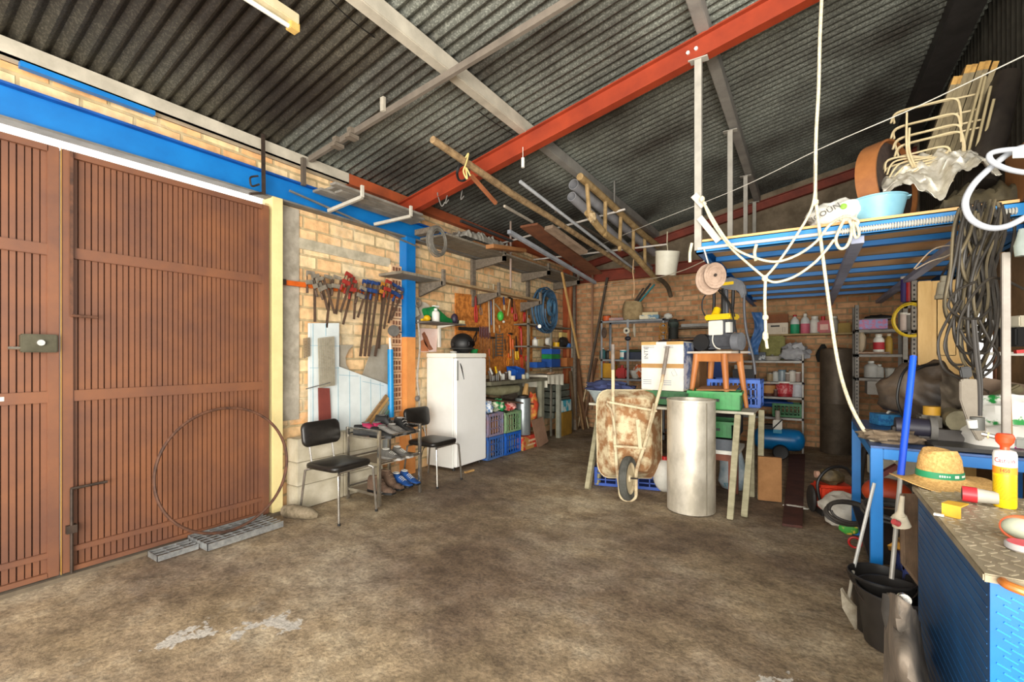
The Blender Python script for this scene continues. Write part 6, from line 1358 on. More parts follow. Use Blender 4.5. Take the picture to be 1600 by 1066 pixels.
# foil insulation
FOIL = mat('#f3efe2', '#cfc8b4', 26, .32, .5, b=.5, det=9)
def foil(u, v):
    a = P(1376 + 172 * u, 272 - 50 * math.sin(u * 2.4), Y=3.98)
    drop = .2 + .2 * (math.exp(-((u - .45) / .17) ** 2)) + .05 * noise.noise(V((u * 9, 1, 2)))
    p = V((a.x + .0, 4.12 - .34 * v + .03 * noise.noise(V((u * 8, v * 8, 1))), a.z - drop * v ** 1.1 + .04 * noise.noise(V((u * 11, v * 9, 4))) + .012 * noise.noise(V((u * 30, v * 22, 4)))))
    return p
one('foil_sheet', 'crumpled silver foil insulation draped at the platform front', 'foil', MB().sheet(foil, 60, 34, .0012), FOIL, ang=1.0)
# wire chairs (stack of bent white rods)
WR = mat('#d0c09a', '#b5a47e', 8, .4)
T0 = V(P(1395, 200, Y=4.05)); 
for i, (y0, dx) in enumerate(((180, 0), (204, 0), (221, 3), (232, 6), (255, -14), (266, -14))):
    A = P(1392 + dx, y0 + 12, Y=4.0); B = P(1402 + dx, y0 - 4, Y=4.03); Cc = P(1490 + dx, y0 - 26, Y=4.1); D_ = P(1500 + dx, y0 - 12, Y=4.1); E = P(1502 + dx, y0 + 18, Y=4.1)
    off = V((.02, .02, 0))
    b = MB(); b.tube(spl([A, B, B.lerp(Cc, .5) + V((0, 0, .006)), Cc, D_, E], 7), .0065, n=7)
    if i < 4: b.tube(spl([A + off, B + off * 1.4 + V((0, 0, .012)), P(1530 + dx, y0 - 34, Y=4.15)], 6), .006, n=7)
    one('bent_wire', ('topmost', 'second', 'third', 'fourth', 'fifth', 'lowest')[i] + ' bent cream wire frame of the stack on the platform', 'wire', b, WR, 'bent wire frames on the platform')
for i, (px, yt) in enumerate(((1417, 176), (1421, 200))):
    one('wire_upright', ('left', 'right')[i] + ' upright cream rod of the wire frame stack', 'rod', MB().tube(spl([P(px, yt, Y=4.02), P(px, 235, Y=4.0), P(px + 10, 262, Y=3.98)]), .0065, n=7), WR)
for i in range(6):
    one('curved_wire', ('first', 'second', 'third', 'fourth', 'fifth', 'sixth')[i] + ' curved wire tangled under the frames above the tub', 'wire', MB().tube(spl([P(1383 + i * 3, 268 + i * 5, Y=3.98), P(1388 + i * 9, 250 + i * 3, Y=4.0), P(1425 + i * 9, 244 + i * 2, Y=4.03), P(1462 + i * 4, 250 - i * 3, Y=4.06)]), .006, n=6), WR)
for i, (a, b_) in enumerate((((1540, 120), (1508, 260)), ((1548, 135), (1518, 265)), ((1553, 155), (1525, 270)), ((1536, 115), (1502, 240)))):
    one('slanted_rod', ('first', 'second', 'third', 'fourth')[i] + ' slanted pale rod leaning beside the board bundle', 'rod', MB().cyl(P(*a, Y=4.12), P(*b_, Y=4.12), .008), mat('#a89a76', '#8a7d5c', 8, .6))
# bundle of slats
bd = MAT_B = mat('#8a7d5e', '#6d6148', 9, .8, stretch=(4, 4, .6)); EG = mat('#b8904e', '#94703a', 30, .9)
A0, B0 = P(1522, 112, Y=4.3), P(1468, 268, Y=4.45)
T = thing('slat_bundle', 'bundle of thin wooden slats leaning up at the platform right', 'bundle', tuple(B0)); rr = random.Random(5)
for i in range(7):
    a = A0 + V((-.11 + i * .032, .02 * (i % 2), -.03 + rr.uniform(0, .025) + (.0 if i > 1 else -.05))); c_ = B0 + V((-.11 + i * .032, .0, 0))
    s = MB().bar(c_, a, .028, .12, up=(0, 1, 0)).done('slat', bd, T, world=True)
    MB().bar(a, a + (a - c_).normalized() * .05, .0285, .12, up=(0, 1, 0)).done('end_grain', EG, s, world=True)
one('dark_tube', 'dark shiny rolled membrane standing at the far right of platform', 'roll', MB().tube([P(1572, 120, Y=4.3), P(1552, 200, Y=4.2), P(1530, 290, Y=4.1)], .085, n=18, radii=[.075, .085, .085]), mat('#3a342e', '#262220', 6, .3, .2))
one('dark_tarp', 'dark folded tarpaulin lying on the platform right end', 'tarp', MB().sheet(lambda u, v: crump(u, v, (1.0, 4.0, DZ_ + .01), .62, .46, .16, 8, 5), 36, 26, .003), mat('#4f4734', '#2f2a20', 10, .5, b=.4))
one('cardboard_box', 'brown cardboard box at the right edge of platform', 'box', MB().box(1.02, 1.27, 3.6, 3.98, DZ_ - .02, DZ_ + .30), mat('#8a5826', '#70461c', 5, .8))
one('pine_post', 'vertical pale timber post at the right picture edge', 'post', MB().box(1.05, 1.10, 3.42, 3.46, 1.9, 3.35), mat('#b8a878', '#9a8b5f', 4, .7))
# ================================================================ ropes
def rope(label, pts, r=.0085, name='rope', k=8):
    return one(name, label, 'rope', MB().tube(spl(pts, k), r, n=8), ROPE)
RY = 3.64
def r3(px, py, y=RY): return P(px, py, Y=y)
rope('thick white rope hanging from the roof at right down to the bench', [r3(1285, -25), r3(1281, 60), r3(1279, 140), r3(1275, 215), r3(1274, 300), r3(1276, 325), r3(1283, 380), r3(1292, 450), r3(1308, 560), P(1326, 625, Y=3.5), P(1352, 675, Y=3.42), P(1380, 705, Y=3.36), P(1400, 720, Y=3.34)], .0105)
rope('white rope from the roof line slanting down left to the central knot', [r3(1275, 255, 3.63), r3(1270, 320, 3.62), r3(1240, 375, 3.61), r3(1212, 415, 3.6), r3(1195, 434, 3.6)])
rope('white rope slanting from the grey post down to the central knot', [r3(1096, 308, 3.66), r3(1112, 345, 3.62), r3(1140, 385, 3.61), r3(1170, 413, 3.6), r3(1195, 434, 3.6)])
rope('white rope swag from post sagging to the plastic bag', [r3(1097, 312, 3.65), r3(1125, 360, 3.6), r3(1148, 388, 3.58), r3(1180, 403, 3.57), r3(1212, 409, 3.57), r3(1245, 399, 3.57), r3(1275, 378, 3.57), r3(1296, 352, 3.6), r3(1315, 340, 3.68), r3(1330, 338, 3.7)])
rope('white rope from the central knot curving up to the right', [r3(1196, 436, 3.6), r3(1212, 441, 3.59), r3(1240, 433, 3.59), r3(1270, 413, 3.58), r3(1290, 392, 3.6), r3(1303, 375, 3.62)])
rope('white rope hanging straight below the central knot with frayed end', [r3(1196, 436, 3.6), r3(1195, 470, 3.6), r3(1196, 500, 3.6), r3(1197, 530, 3.6), r3(1199, 545, 3.6)], .010)
for i, a in enumerate(((1195, 435), (1196, 496), (1196, 525), (1274, 316), (1097, 311))):
    one('rope_knot', ('central', 'upper small', 'lower frayed', 'high right', 'post side')[i] + ' knot in the white rope', 'knot', MB().ball(r3(*a, 3.595 if i < 3 else 3.63), (.019, .018, .022 if i != 2 else .035), n=12, m=8, amp=.3), ROPE)
rope('loose white rope loop hanging from the plastic bag', [r3(1318, 345, 3.69), r3(1310, 362, 3.66), r3(1306, 376, 3.65), r3(1312, 388, 3.65), r3(1322, 386, 3.65), r3(1329, 372, 3.66), r3(1331, 355, 3.69), r3(1327, 345, 3.7)], .0095)
rope('second small rope loop hanging right of the plastic bag', [r3(1333, 347, 3.7), r3(1334, 360, 3.67), r3(1337, 371, 3.66), r3(1342, 368, 3.67), r3(1341, 358, 3.68), r3(1336, 348, 3.7)], .0085)
rope('rope bundle lying over the plastic bag base', [r3(1312, 345, 3.7), r3(1320, 337, 3.71), r3(1332, 340, 3.71), r3(1341, 346, 3.7), r3(1338, 353, 3.69)], .0095)
# ================================================================ blue bench
BX0, BX1, BY0, BY1, BZ = .30, 1.22, 3.22, 4.5, .9
T = thing('steel_bench', 'blue steel frame workbench along the right wall', 'workbench', (.76, 3.86, 0))
MB().box(BX0, BX1, BY0, BY1, BZ - .012, BZ).done('worktop', mat('#41659f', '#324a72', 6, .35, .2), T, world=True)
for y in (BY0, BY1 - .05): MB().box(BX0 + .056, BX1 - .056, y + .002, y + .05, BZ - .07, BZ - .014).done('rail', BLUE, T, world=True, bevel=.003)
for x in (BX0, BX1 - .05): MB().box(x + .002, x + .05, BY0 + .056, BY1 - .056, BZ - .07, BZ - .014).done('rail', BLUE, T, world=True, bevel=.003)
for x in (BX0, BX1 - .05):
    for y in (BY0, BY1 - .05): MB().box(x, x + .055, y, y + .055, 0, BZ - .013).done('leg', BLUE, T, world=True, bevel=.003)
MB().box(BX0, BX1, BY0 + .1, BY1 - .05, .22, .24).done('lower_shelf', DARK, T, world=True)
# items on the bench
T = carton('tissue_box', 'blue checked cardboard box at the near bench left', tuple(P(1391, 664, Z=.902)), (.2, .14, .08), mat('#2f7fb0', '#1d5f96', 34, .6, lo=.48, hi=.52), rz=.3)
MB().tube(spl([(-.02, 0, .08), (0, .0, .1), (.05, 0, .11)]), .008).done('tissue', WHITE, T)
ST = mat('#6d675c', '#524c42', 8, .6)
T = thing('bench_vise', 'dirty grey bench machine with clamping jaws on blue bench', 'machine', (.72, 3.62, .902))
MB().box(-.12, .15, -.1, .1, 0, .07).done('base', IRON, T, bevel=.01); MB().cyl((.0, -.12, .13), (.0, .12, .13), .06).done('barrel', mat('#8a8266', '#6d664e', 10, .7), T); MB().box(-.16, -.06, -.06, .06, .04, .15).done('jaws', ST, T, bevel=.01); MB().cyl((-.1, -.02, .15), (-.1, -.02, .2), .04).done('knob', mat('#c8962a'), T)
MB().bar((.03, .02, .15), (.3, .14, .32), .06, .05).done('arm', mat('#7a7054', '#5e553e', 9, .8), T, bevel=.01)
T = thing('grey_machine_cover', 'large dark brown grey tarp covered machine hood on the bench', 'hood', tuple(P(1455, 625, D=3.0)))
b = MB(); b.ball(P(1452, 617, D=3.05), (.24, .16, .19), n=30, m=18, amp=.55, fr=1.7, seed=3, M=Matrix.Rotation(.5, 3, 'Y')); b.done('hood', mat('#5b4c3c', '#2f2822', 5, .55, b=.3), T, world=True, ang=1.4)
MB().tube(spl([P(1428, 566, D=2.95), P(1410, 585, D=2.9), P(1402, 620, D=2.9), P(1408, 645, D=2.9), P(1418, 660, D=2.9)]), .008).done('hose', BLACKP, T, world=True)
MB().tube(spl([P(1425, 580, D=2.9), P(1445, 572, D=2.9), P(1465, 569, D=2.95)]), .010).done('handle', BLACKP, T, world=True)
one('folded_overalls', 'brown green folded jacket hanging over the machine edge', 'jacket', MB().sheet(lambda u, v: P(1470 + 75 * u, 583 + 28 * u + 80 * v * (1 - .3 * u), D=2.75) + V((0, .05 * noise.noise(V((u * 5, v * 5, 2))), .02 * noise.noise(V((u * 6, v * 7, 9))))), 20, 16, .006), mat('#5c5142', '#433a2e', 7, .85, b=.3), ang=1.2)
one('dusty_rope', 'pile of dusty rags and cord at the near left of bench top', 'rag', MB().ball(P(1390, 683, Z=.93), (.14, .1, .035), n=22, m=10, amp=.6, fr=3), mat('#8d7c66', '#665643', 14, .95, b=.4))
one('dark_plate', 'black oily steel plate lying on the bench front', 'plate', MB().cbox((.86, 3.36, .915), (.6, .22, .02), .05), mat('#1f1d1b', '#2e2b27', 6, .35, .4))
one('steel_channel', 'dark steel channel behind the straw hat on the bench', 'channel', MB().cbox((.8, 3.5, .95), (.75, .07, .07), .0), mat('#35302b', '#241f1b', 6, .5, .3), bevel=.004)
T = thing('grinder_guard', 'purple dark bench grinder at the left of vise', 'grinder', (.50, 3.5, .902))
MB().cyl((-.06, .0, .08), (.09, .0, .08), .055, n=18).done('motor', mat('#2e2c3a', '#22202b', 6, .5), T); MB().box(-.06, .09, -.05, .05, 0, .03).done('base', IRON, T); MB().cyl((.09, 0, .08), (.12, 0, .08), .07, n=22).done('wheel', GREY, T)
# hanging grey sheet / apron
SH = mat('#a39a8b', '#8b8274', 4, .8)
b = MB(); b.prism([P(*q, D=2.35) for q in ((1500, 595), (1505, 592), (1528, 593), (1533, 600), (1532, 640), (1542, 672), (1538, 688), (1528, 690), (1512, 660), (1500, 625))], (0, .03, 0))
one('leather_apron', 'pale grey curved sheet metal piece standing behind gas torch', 'sheet', b, SH, bevel=.006)
one('back_board', 'large brown grey board behind the cables at right', 'board', MB().prism([P(*q, D=2.75) for q in ((1530, 588), (1660, 612), (1660, 660), (1540, 640))], (0, .02, 0)), mat('#8a7664', '#6f5e4e', 4, .8))
# bags
one('plastic_bag', 'white and green supermarket bag behind the gas torch', 'bag', MB().ball(P(1578, 648, D=2.48), (.16, .11, .11), n=24, m=14, amp=.3, fr=2.0, seed=12), mat('#e4e4dc', '#1f8a3c', 5, .5, lo=.5, hi=.54))
one('plastic_bag', 'white bag with magenta print under the green one', 'bag', MB().ball(P(1566, 688, D=2.45), (.16, .12, .10), n=24, m=14, amp=.3, fr=1.8, seed=15), mat('#d9d6cd', '#9c2f6e', 6, .5, lo=.56, hi=.58))
# shelf w/ red & post at right edge
T = thing('side_shelf', 'small dark shelf with pale front edge at the right picture edge', 'shelf', tuple(P(1580, 552, D=2.4)))
MB().box(1.0, 1.25, 2.4, 2.95, 1.385, 1.405).done('plank', mat('#5a4334', '#42311f', 5, .7), T, world=True)
MB().bar(P(1545, 553, D=2.6), P(1600, 553, D=2.45), .02, .02).done('front_edge', PLAST, T, world=True)
one('red_tool', 'red handled scraper on the right edge shelf', 'tool', MB().bar(P(1586, 550, D=2.42), P(1625, 547, D=2.38), .03, .018), REDPL)
T = thing('radio', 'black boxy apparatus with grey top on right edge shelf', 'apparatus', tuple(P(1592, 545, D=2.5)))
MB().cbox(P(1600, 527, D=2.45) , (.18, .14, .1), .4).done('body', BLACKP, T, world=True, bevel=.008); MB().cbox(P(1605, 503, D=2.45), (.17, .13, .06), .4).done('top', mat('#b4ad98'), T, world=True, bevel=.006)
T = thing('support_post', 'grey and brown square post standing on the right bench', 'post', tuple(P(1575, 690, D=2.3)))
MB().bar(P(1572, 690, D=2.3), P(1571, 395, D=2.3), .03, .03, up=(0, 1, 0)).done('post', mat('#a59d92', '#8a8278', 6, .5), T, world=True, bevel=.003)
MB().bar(P(1579, 690, D=2.33), P(1566, 395, D=2.33), .012, .03, up=(0, 1, 0)).done('edge_strip', mat('#9c7a52'), T, world=True)
one('glass_insulator', 'clear glass fitting hanging at the upper right edge', 'fitting', MB().lathe([(0, 0), (.025, 0), (.03, .05), (.02, .09), (.012, .13), (0, .13)], P(1597, 400, D=2.2), 16), GLASSY)
# ================================================================ cables hanging at the platform end
CC = V(P(1528, 330, D=2.6))
rr = random.Random(12)
BK = mat('#26231f', '#3a352e', 14, .5); BK2 = mat('#6e6248', '#3f3a2e', 3, .6)
for i in range(26):
    x0 = 1496 + rr.uniform(0, 84); w_ = rr.uniform(6, 32); bot = rr.choice([455, 480, 505, 530, 560, 585]) + rr.uniform(-14, 14); d0 = 2.52 + rr.uniform(-.07, .09); top = 318 + rr.uniform(-6, 14)
    cx = 1524 + (x0 - 1538) * .5
    pts = [P(x0, top, D=d0), P(x0 - 9, top + 35, D=d0 - .02), P(cx - w_ * .7, (top + bot) / 2, D=d0 - .03), P(cx - w_, bot - 40, D=d0 - .02), P(cx - w_ * .5, bot - 6, D=d0), P(cx + w_ * .3, bot - 3, D=d0), P(cx + w_, bot - 42, D=d0 + .01), P(cx + w_ * .8, (top + bot) / 2, D=d0 + .02), P(x0 + 8, top + 35, D=d0 + .02), P(x0 + 3, top + 3, D=d0 + .02)]
    one('cable_loop', 'loop of black electric cable in the thick bunch hung at the platform end', 'cable', MB().tube(spl(pts, 6), .0068 + rr.uniform(0, .002), n=7, closed=False), BK if i % 3 else BK2, 'cables in the hanging bunch')
for i, q in enumerate((
    [(1498, 470), (1480, 500), (1466, 535), (1474, 575), (1500, 592)], [(1503, 470), (1480, 520), (1482, 560), (1500, 578)], [(1488, 500), (1476, 540), (1488, 567), (1503, 570)],
    [(1525, 440), (1495, 455), (1482, 478), (1502, 496), (1530, 497), (1550, 480)], [(1600, 452), (1570, 438), (1545, 436), (1520, 462), (1500, 500), (1496, 540)],
    [(1550, 500), (1558, 530), (1552, 560), (1530, 585), (1528, 592)], [(1530, 500), (1545, 530), (1560, 555), (1552, 575), (1535, 590)], [(1562, 470), (1556, 520), (1540, 552), (1515, 540), (1500, 515)])):
    one('loose_cable', ('outermost left', 'second left', 'short inner left', 'small crossing', 'long slanting', 'right side', 'lower right', 'wide right')[i] + ' loose cable loop around the hanging bunch', 'cable', MB().tube(spl([P(*a, D=2.42 - i * .012) for a in q]), .0065, n=7), BK)
one('plug_cord', 'twin cords running down to a grey socket block', 'cable', MB().tube(spl([P(1520, 500, D=2.2), P(1525, 560, D=2.2), P(1530, 600, D=2.2), P(1531, 650, D=2.2)]), .007, n=7).tube(spl([P(1524, 500, D=2.2), P(1530, 560, D=2.2), P(1534, 600, D=2.2), P(1533, 650, D=2.2)]), .005, n=7), mat('#3d3a36'))
T = thing('socket_block', 'grey cable connector with white rim beside the bags', 'socket', tuple(P(1527, 668, D=2.15)))
MB().cyl(P(1527, 652, D=2.15), P(1527, 672, D=2.15), .026).done('body', mat('#5a5a54'), T, world=True); MB().cyl(P(1518, 656, D=2.15), P(1521, 668, D=2.15), .02).done('rim', WHITE, T, world=True)
T = thing('cable_plug', 'black plug hanging at the bottom of the bunch', 'plug', tuple(P(1510, 588, D=2.4)))
MB().bar(P(1507, 573, D=2.4), P(1510, 590, D=2.4), .045, .03, up=(0, 1, 0)).done('body', BLACKP, T, world=True, bevel=.006); MB().cyl(P(1512, 590, D=2.4), P(1513, 594, D=2.4), .006).done('pin', CHROME, T, world=True)
T = thing('lamp_socket', 'grey conical work lamp holder hanging before the pine door', 'lamp', tuple(P(1475, 468, D=3.2)))
b = MB(); q = P(1475, 467, D=3.2); b.lathe([(0, .0), (.05, .0), (.05, .025), (.045, .03), (.034, .115), (.022, .12), (.018, .16), (0, .16)], q, 22); b.done('shade', mat('#a9a28c', '#8a836e', 10, .8), T, world=True)
MB().tube(spl([P(1475, 437, D=3.2), P(1472, 430, D=3.2), P(1478, 420, D=3.15), P(1490, 402, D=3.1)]), .006).done('cord', BK, T, world=True)
one('wire_loop', 'thin pale bent wire loop at the platform end', 'wire', MB().tube(spl([P(1428, 420, D=2.9), P(1455, 392, D=2.85), P(1480, 384, D=2.8), P(1500, 386, D=2.75), P(1480, 400, D=2.8), P(1455, 408, D=2.85), P(1430, 421, D=2.9)]), .004, n=6), mat('#b7a58c'))
HZ = mat('#b6bac0', '#9a9fa6', 5, .35)
one('grey_hose', 'thick light grey flexible hose looping at upper right edge', 'hose', MB().tube(spl([P(1625, 225, D=2.1), P(1585, 235, D=2.1), P(1548, 262, D=2.1), P(1520, 290, D=2.1), P(1508, 318, D=2.1), P(1518, 343, D=2.1), P(1545, 356, D=2.1), P(1575, 353, D=2.1), P(1610, 335, D=2.1)]), .0135, n=12), HZ)
one('grey_hose', 'smaller light grey hose loop above the other one', 'hose', MB().tube(spl([P(1620, 272, D=2.05), P(1580, 266, D=2.05), P(1552, 254, D=2.05), P(1546, 242, D=2.05), P(1560, 236, D=2.05), P(1590, 233, D=2.05)]), .0115, n=12), HZ)
one('hose_tag', 'white tag on the light grey hose at right edge', 'tag', MB().cbox(P(1592, 240, D=2.04), (.05, .004, .04), .5), WHITE)
# ================================================================ checker plate cabinet
CPB = mat('#0a66cc', '#085cba', 4, .3)
T = thing('steel_cabinet', 'blue steel cabinet with tread plate sides in the near right corner', 'cabinet', (.78, 1.95, 0))
x0, x1, y0, y1, zt = .36, 1.25, 1.50, 2.32, .895
MB().box(x0, x0 + .004, y0 + .005, y1, 0, zt - .02).done('side_panel', mat('#174a75', '#123c62', 6, .5), T, world=True)  # darker blue on side panel and side ribs: this face's shade is coloured in
MB().box(x0, x1, y0, y0 + .004, 0, zt - .02).done('front_panel', CPB, T, world=True)
MB().box(x1 - .004, x1, y0, y1, 0, zt - .02).box(x0, x1, y1 - .004, y1, 0, zt - .02).done('rear_panel', CPB, T, world=True)
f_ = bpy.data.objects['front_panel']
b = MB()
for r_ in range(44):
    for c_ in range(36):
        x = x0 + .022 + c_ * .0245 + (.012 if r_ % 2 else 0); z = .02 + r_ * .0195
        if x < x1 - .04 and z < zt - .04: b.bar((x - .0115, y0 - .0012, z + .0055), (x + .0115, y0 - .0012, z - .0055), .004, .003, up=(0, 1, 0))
b.done('tread_ribs', mat('#2480dc', '#1d76cc', 4, .22), f_, world=True)  # ribs a lighter blue than the panel: their highlights are put into the colour
b = MB()
for r_ in range(30):
    z = .02 + r_ * .029
    if z < zt - .03: b.box(x0 - .0015, x0, y0 + .02, y1 - .02, z, z + .003)
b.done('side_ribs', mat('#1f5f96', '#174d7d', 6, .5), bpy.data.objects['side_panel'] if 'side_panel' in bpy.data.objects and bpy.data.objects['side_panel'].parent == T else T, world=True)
TOPM = mat('#a3977e', '#7a6f59', 6, .5, .3, b=.1)
tp = MB().box(x0 - .015, x1, y0 - .015, y1 + .02, zt - .02, zt).done('top_panel', TOPM, T, world=True, bevel=.003)
b = MB()
for i in range(30):
    for j in range(26):
        x = x0 + .01 + i * .031; y = y0 + .01 + j * .035
        if x > x1 - .02 or y > y1: continue
        a = PI / 4 if (i + j) % 2 else -PI / 4; d = V((math.cos(a), math.sin(a), 0)) * .012
        b.bar(V((x, y, zt + .0008)) - d, V((x, y, zt + .0008)) + d, .006, .003)
b.done('tread_ribs', mat('#aca089', '#877c65', 6, .45, .2), tp, world=True)
MB().tube(spl([P(1567, 909, Y=1.48), P(1575, 915, Y=1.46), P(1600, 925, Y=1.45), P(1625, 934, Y=1.46)]), .010, n=10, radii=None).done('handle', mat('#c9742a', '#8a4f1c', 12, .4), T, world=True)
one('white_chip', 'small white splintered chip on the cabinet top edge', 'chip', MB().bar(P(1459, 803, Z=.9), P(1475, 806, Z=.9), .012, .006), WHITE)
# hat
hq = P(1468, 746, D=1.80)
T = thing('straw_hat', 'straw hat with green printed band at the cabinet far corner', 'hat', (hq.x, hq.y, zt + .02), .55); T.scale = (.8, .8, .95)
STR = mat('#d2a866', '#a87f42', 90, .8, b=.4)
b = MB(); n = 48; prof = []
rings = []
for i, (r_, z) in enumerate(((.073, .10), (.078, .085), (.083, .045), (.088, .012), (.10, .002), (.13, -.004), (.16, -.002), (.185, .004), (.186, .001), (.16, -.006), (.13, -.008), (.09, -.003))):
    ring = []
    for j in range(n):
        a = 2 * PI * j / n; zz = z
        if r_ > .1: zz += (r_ - .1) * (.22 * math.cos(a * 2 + .4) - .16)
        ring.append(b.bm.verts.new((math.cos(a) * r_ * 1.08, math.sin(a) * r_ * .96, zz)))
    rings.append(ring)
for A, B in zip(rings, rings[1:]):
    for j in range(n): b.bm.faces.new((A[j], A[(j + 1) % n], B[(j + 1) % n], B[j]))
# crown top with crease
tops = [rings[0]]
for k, (s, z) in enumerate(((.85, .113), (.6, .112), (.3, .105))):
    ring = [b.bm.verts.new((math.cos(2 * PI * j / n) * .073 * s * 1.08, math.sin(2 * PI * j / n) * .073 * s * .96, z + .012 * abs(math.sin(2 * PI * j / n)) * (1 if s > .4 else .2))) for j in range(n)]
    A = tops[-1]
    for j in range(n): b.bm.faces.new((ring[j], ring[(j + 1) % n], A[(j + 1) % n], A[j]))
    tops.append(ring)
b.bm.faces.new(tops[-1]); b.done('crown_and_brim', STR, T, ang=1)
hb = MB().lathe([(.0885, .012), (.0865, .038), (.0845, .038), (.0865, .012)], (0, 0, 0), n, sx=1.08, sy=.96).done('hat_band', mat('#1f8a5a', '#17744a', 6, .6), T)
b = MB()
for a0, a1, hh in ((-2.25, -2.18, .004), (-2.15, -2.10, .004), (-2.07, -2.0, .004), (-1.96, -1.9, .003), (-1.86, -1.8, .003), (-1.6, -1.38, .0055), (-1.2, -.85, .004)):
    k = max(2, int((a1 - a0) / .04))
    for i in range(k):
        t0, t1 = a0 + (a1 - a0) * i / k, a0 + (a1 - a0) * (i + .8) / k
        b.quadbox([(math.cos(t) * r_ * 1.08, math.sin(t) * r_ * .96, .025 + q) for q in (-hh, hh) for t, r_ in ((t0, .0872), (t1, .0872), (t1, .0882), (t0, .0882))])
b.done('band_print', WHITE, hb)
# gas torch
gq = P(1570, 793, Z=zt)
T = thing('gas_torch', 'yellow and white gas cartridge with orange blowtorch head', 'blowtorch', (gq.x, gq.y, zt + .002), -.25); T.scale = (.72, .72, 1)
GYL = mat('#f0c413', '#e6b80c', 4, .35)
c_ = MB().lathe([(0, .004), (.038, 0), (.04, .006), (.04, .132), (.04, .134)], n=36).done('cartridge', GYL, T)
MB().lathe([(.0402, .132), (.0402, .137), (.0402, .1375)], n=36).done('red_stripe', mat('#c8341a'), T)
MB().lathe([(.0404, .136), (.0404, .176), (.036, .186), (.02, .19), (0, .19)], n=36).done('white_shoulder', mat('#eceae2'), T)
MB().lathe([(.0405, .112), (.0405, .136)], n=36).done('orange_band', mat('#ef8a1a'), T)
text('Castolin', .022, mat('#b3242a'), T, (0, -.041, .157), (PI / 2, 0, 0), bend=.041)
text('1450', .017, mat('#c4321c'), T, (0, -.041, .124), (PI / 2, 0, 0), bend=.041)
b = MB()
for i in range(16): b.lathe([(.0405, .03 + i * .0048), (.0405, .0312 + i * .0048)], n=36)
b.done('printed_lines', mat('#9c7a0c'), T)
MB().lathe([(.016, .188), (.016, .2), (.018, .203), (.03, .215), (.034, .232), (.026, .243), (0, .244)], n=24).done('torch_head', mat('#e8481c', '#d03c14', 5, .4), T)
MB().cyl((-.025, 0, .229), (-.075, 0, .236), .0075).done('nozzle', CHROME, T); MB().cyl((-.05, 0, .232), (-.056, 0, .233), .011).done('nozzle_ring', mat('#b8a070'), T)
MB().box(.03, .07, -.012, .012, .20, .235).done('valve', mat('#5d5f58'), T, bevel=.006)
# bits on the top
T = thing('power_connector', 'red and grey industrial plug lying beside the torch', 'plug', tuple(P(1525, 775, Z=zt)))
A, B = P(1503, 771, Z=.925), P(1560, 779, Z=.925)
MB().tube([A, A.lerp(B, .42)], .026, n=20).done('collar', mat('#d0323a', '#b02730', 6, .4), T, world=True); MB().tube([A.lerp(B, .42), B], .022, n=20, radii=[.024, .02]).done('body', mat('#b9b4a6'), T, world=True); MB().cyl(A - (B - A).normalized() * .001, A + (B - A).normalized() * .004, .02).done('socket_face', DARK, T, world=True)
T = thing('yellow_bracket', 'bent yellow sheet steel bracket on the cabinet top', 'bracket', tuple(P(1505, 810, Z=zt)))
q = P(1501, 812, Z=zt + .001); u_ = (P(1530, 800, Z=zt) - q); u_.z = 0; u_.normalize(); v_ = V((-u_.y, u_.x, 0))
MB().quadbox([q, q + v_ * .045, q + v_ * .045 + u_ * .004, q + u_ * .004, q + V((0, 0, .035)), q + v_ * .045 + V((0, 0, .035)), q + v_ * .045 + u_ * .004 + V((0, 0, .035)), q + u_ * .004 + V((0, 0, .035))]).done('upright', mat('#d9a62a', '#b98a1c', 10, .5), T, world=True)
MB().prism([q + V((0, 0, .035)), q + V((0, 0, .035)) + u_ * .065, q + V((0, 0, .035)) + u_ * .05 + v_ * .045, q + V((0, 0, .035)) + v_ * .045], (0, 0, .004)).done('flap', mat('#d9a62a', '#b98a1c', 10, .5), T, world=True)
T = thing('safety_goggles', 'clear safety goggles with orange rim at right edge of the cabinet', 'goggles', tuple(P(1597, 838, Z=zt)))
q = P(1600, 826, Z=zt + .03)
MB().ball(q, (.045, .035, .03), n=20, m=12).done('lens', mat('#c8cbb4', '#aeb19c', 5, .15, tr=.3), T, world=True); MB().tube(arc(q + V((-.005, -.015, 0)), .046, 0, 2 * PI, 22, (.8, -.6, 0), (.1, .1, .7)), .0045).done('rim', mat('#d8643a'), T, world=True)
T = thing('sanding_disc', 'pink faced flat round tin at the right edge of the cabinet', 'disc', tuple(P(1597, 856, Z=zt)))
q = P(1600, 860, Z=zt + .001); MB().lathe([(0, 0), (.032, 0), (.036, .004), (.036, .014), (.032, .018), (0, .018)], q, 26).done('tin', mat('#b9b4b0'), T, world=True); MB().lathe([(0, .0182), (.031, .0182), (.031, .0192), (0, .0192)], q, 26).done('face', mat('#d0545c', '#c0444c', 8, .6), T, world=True)
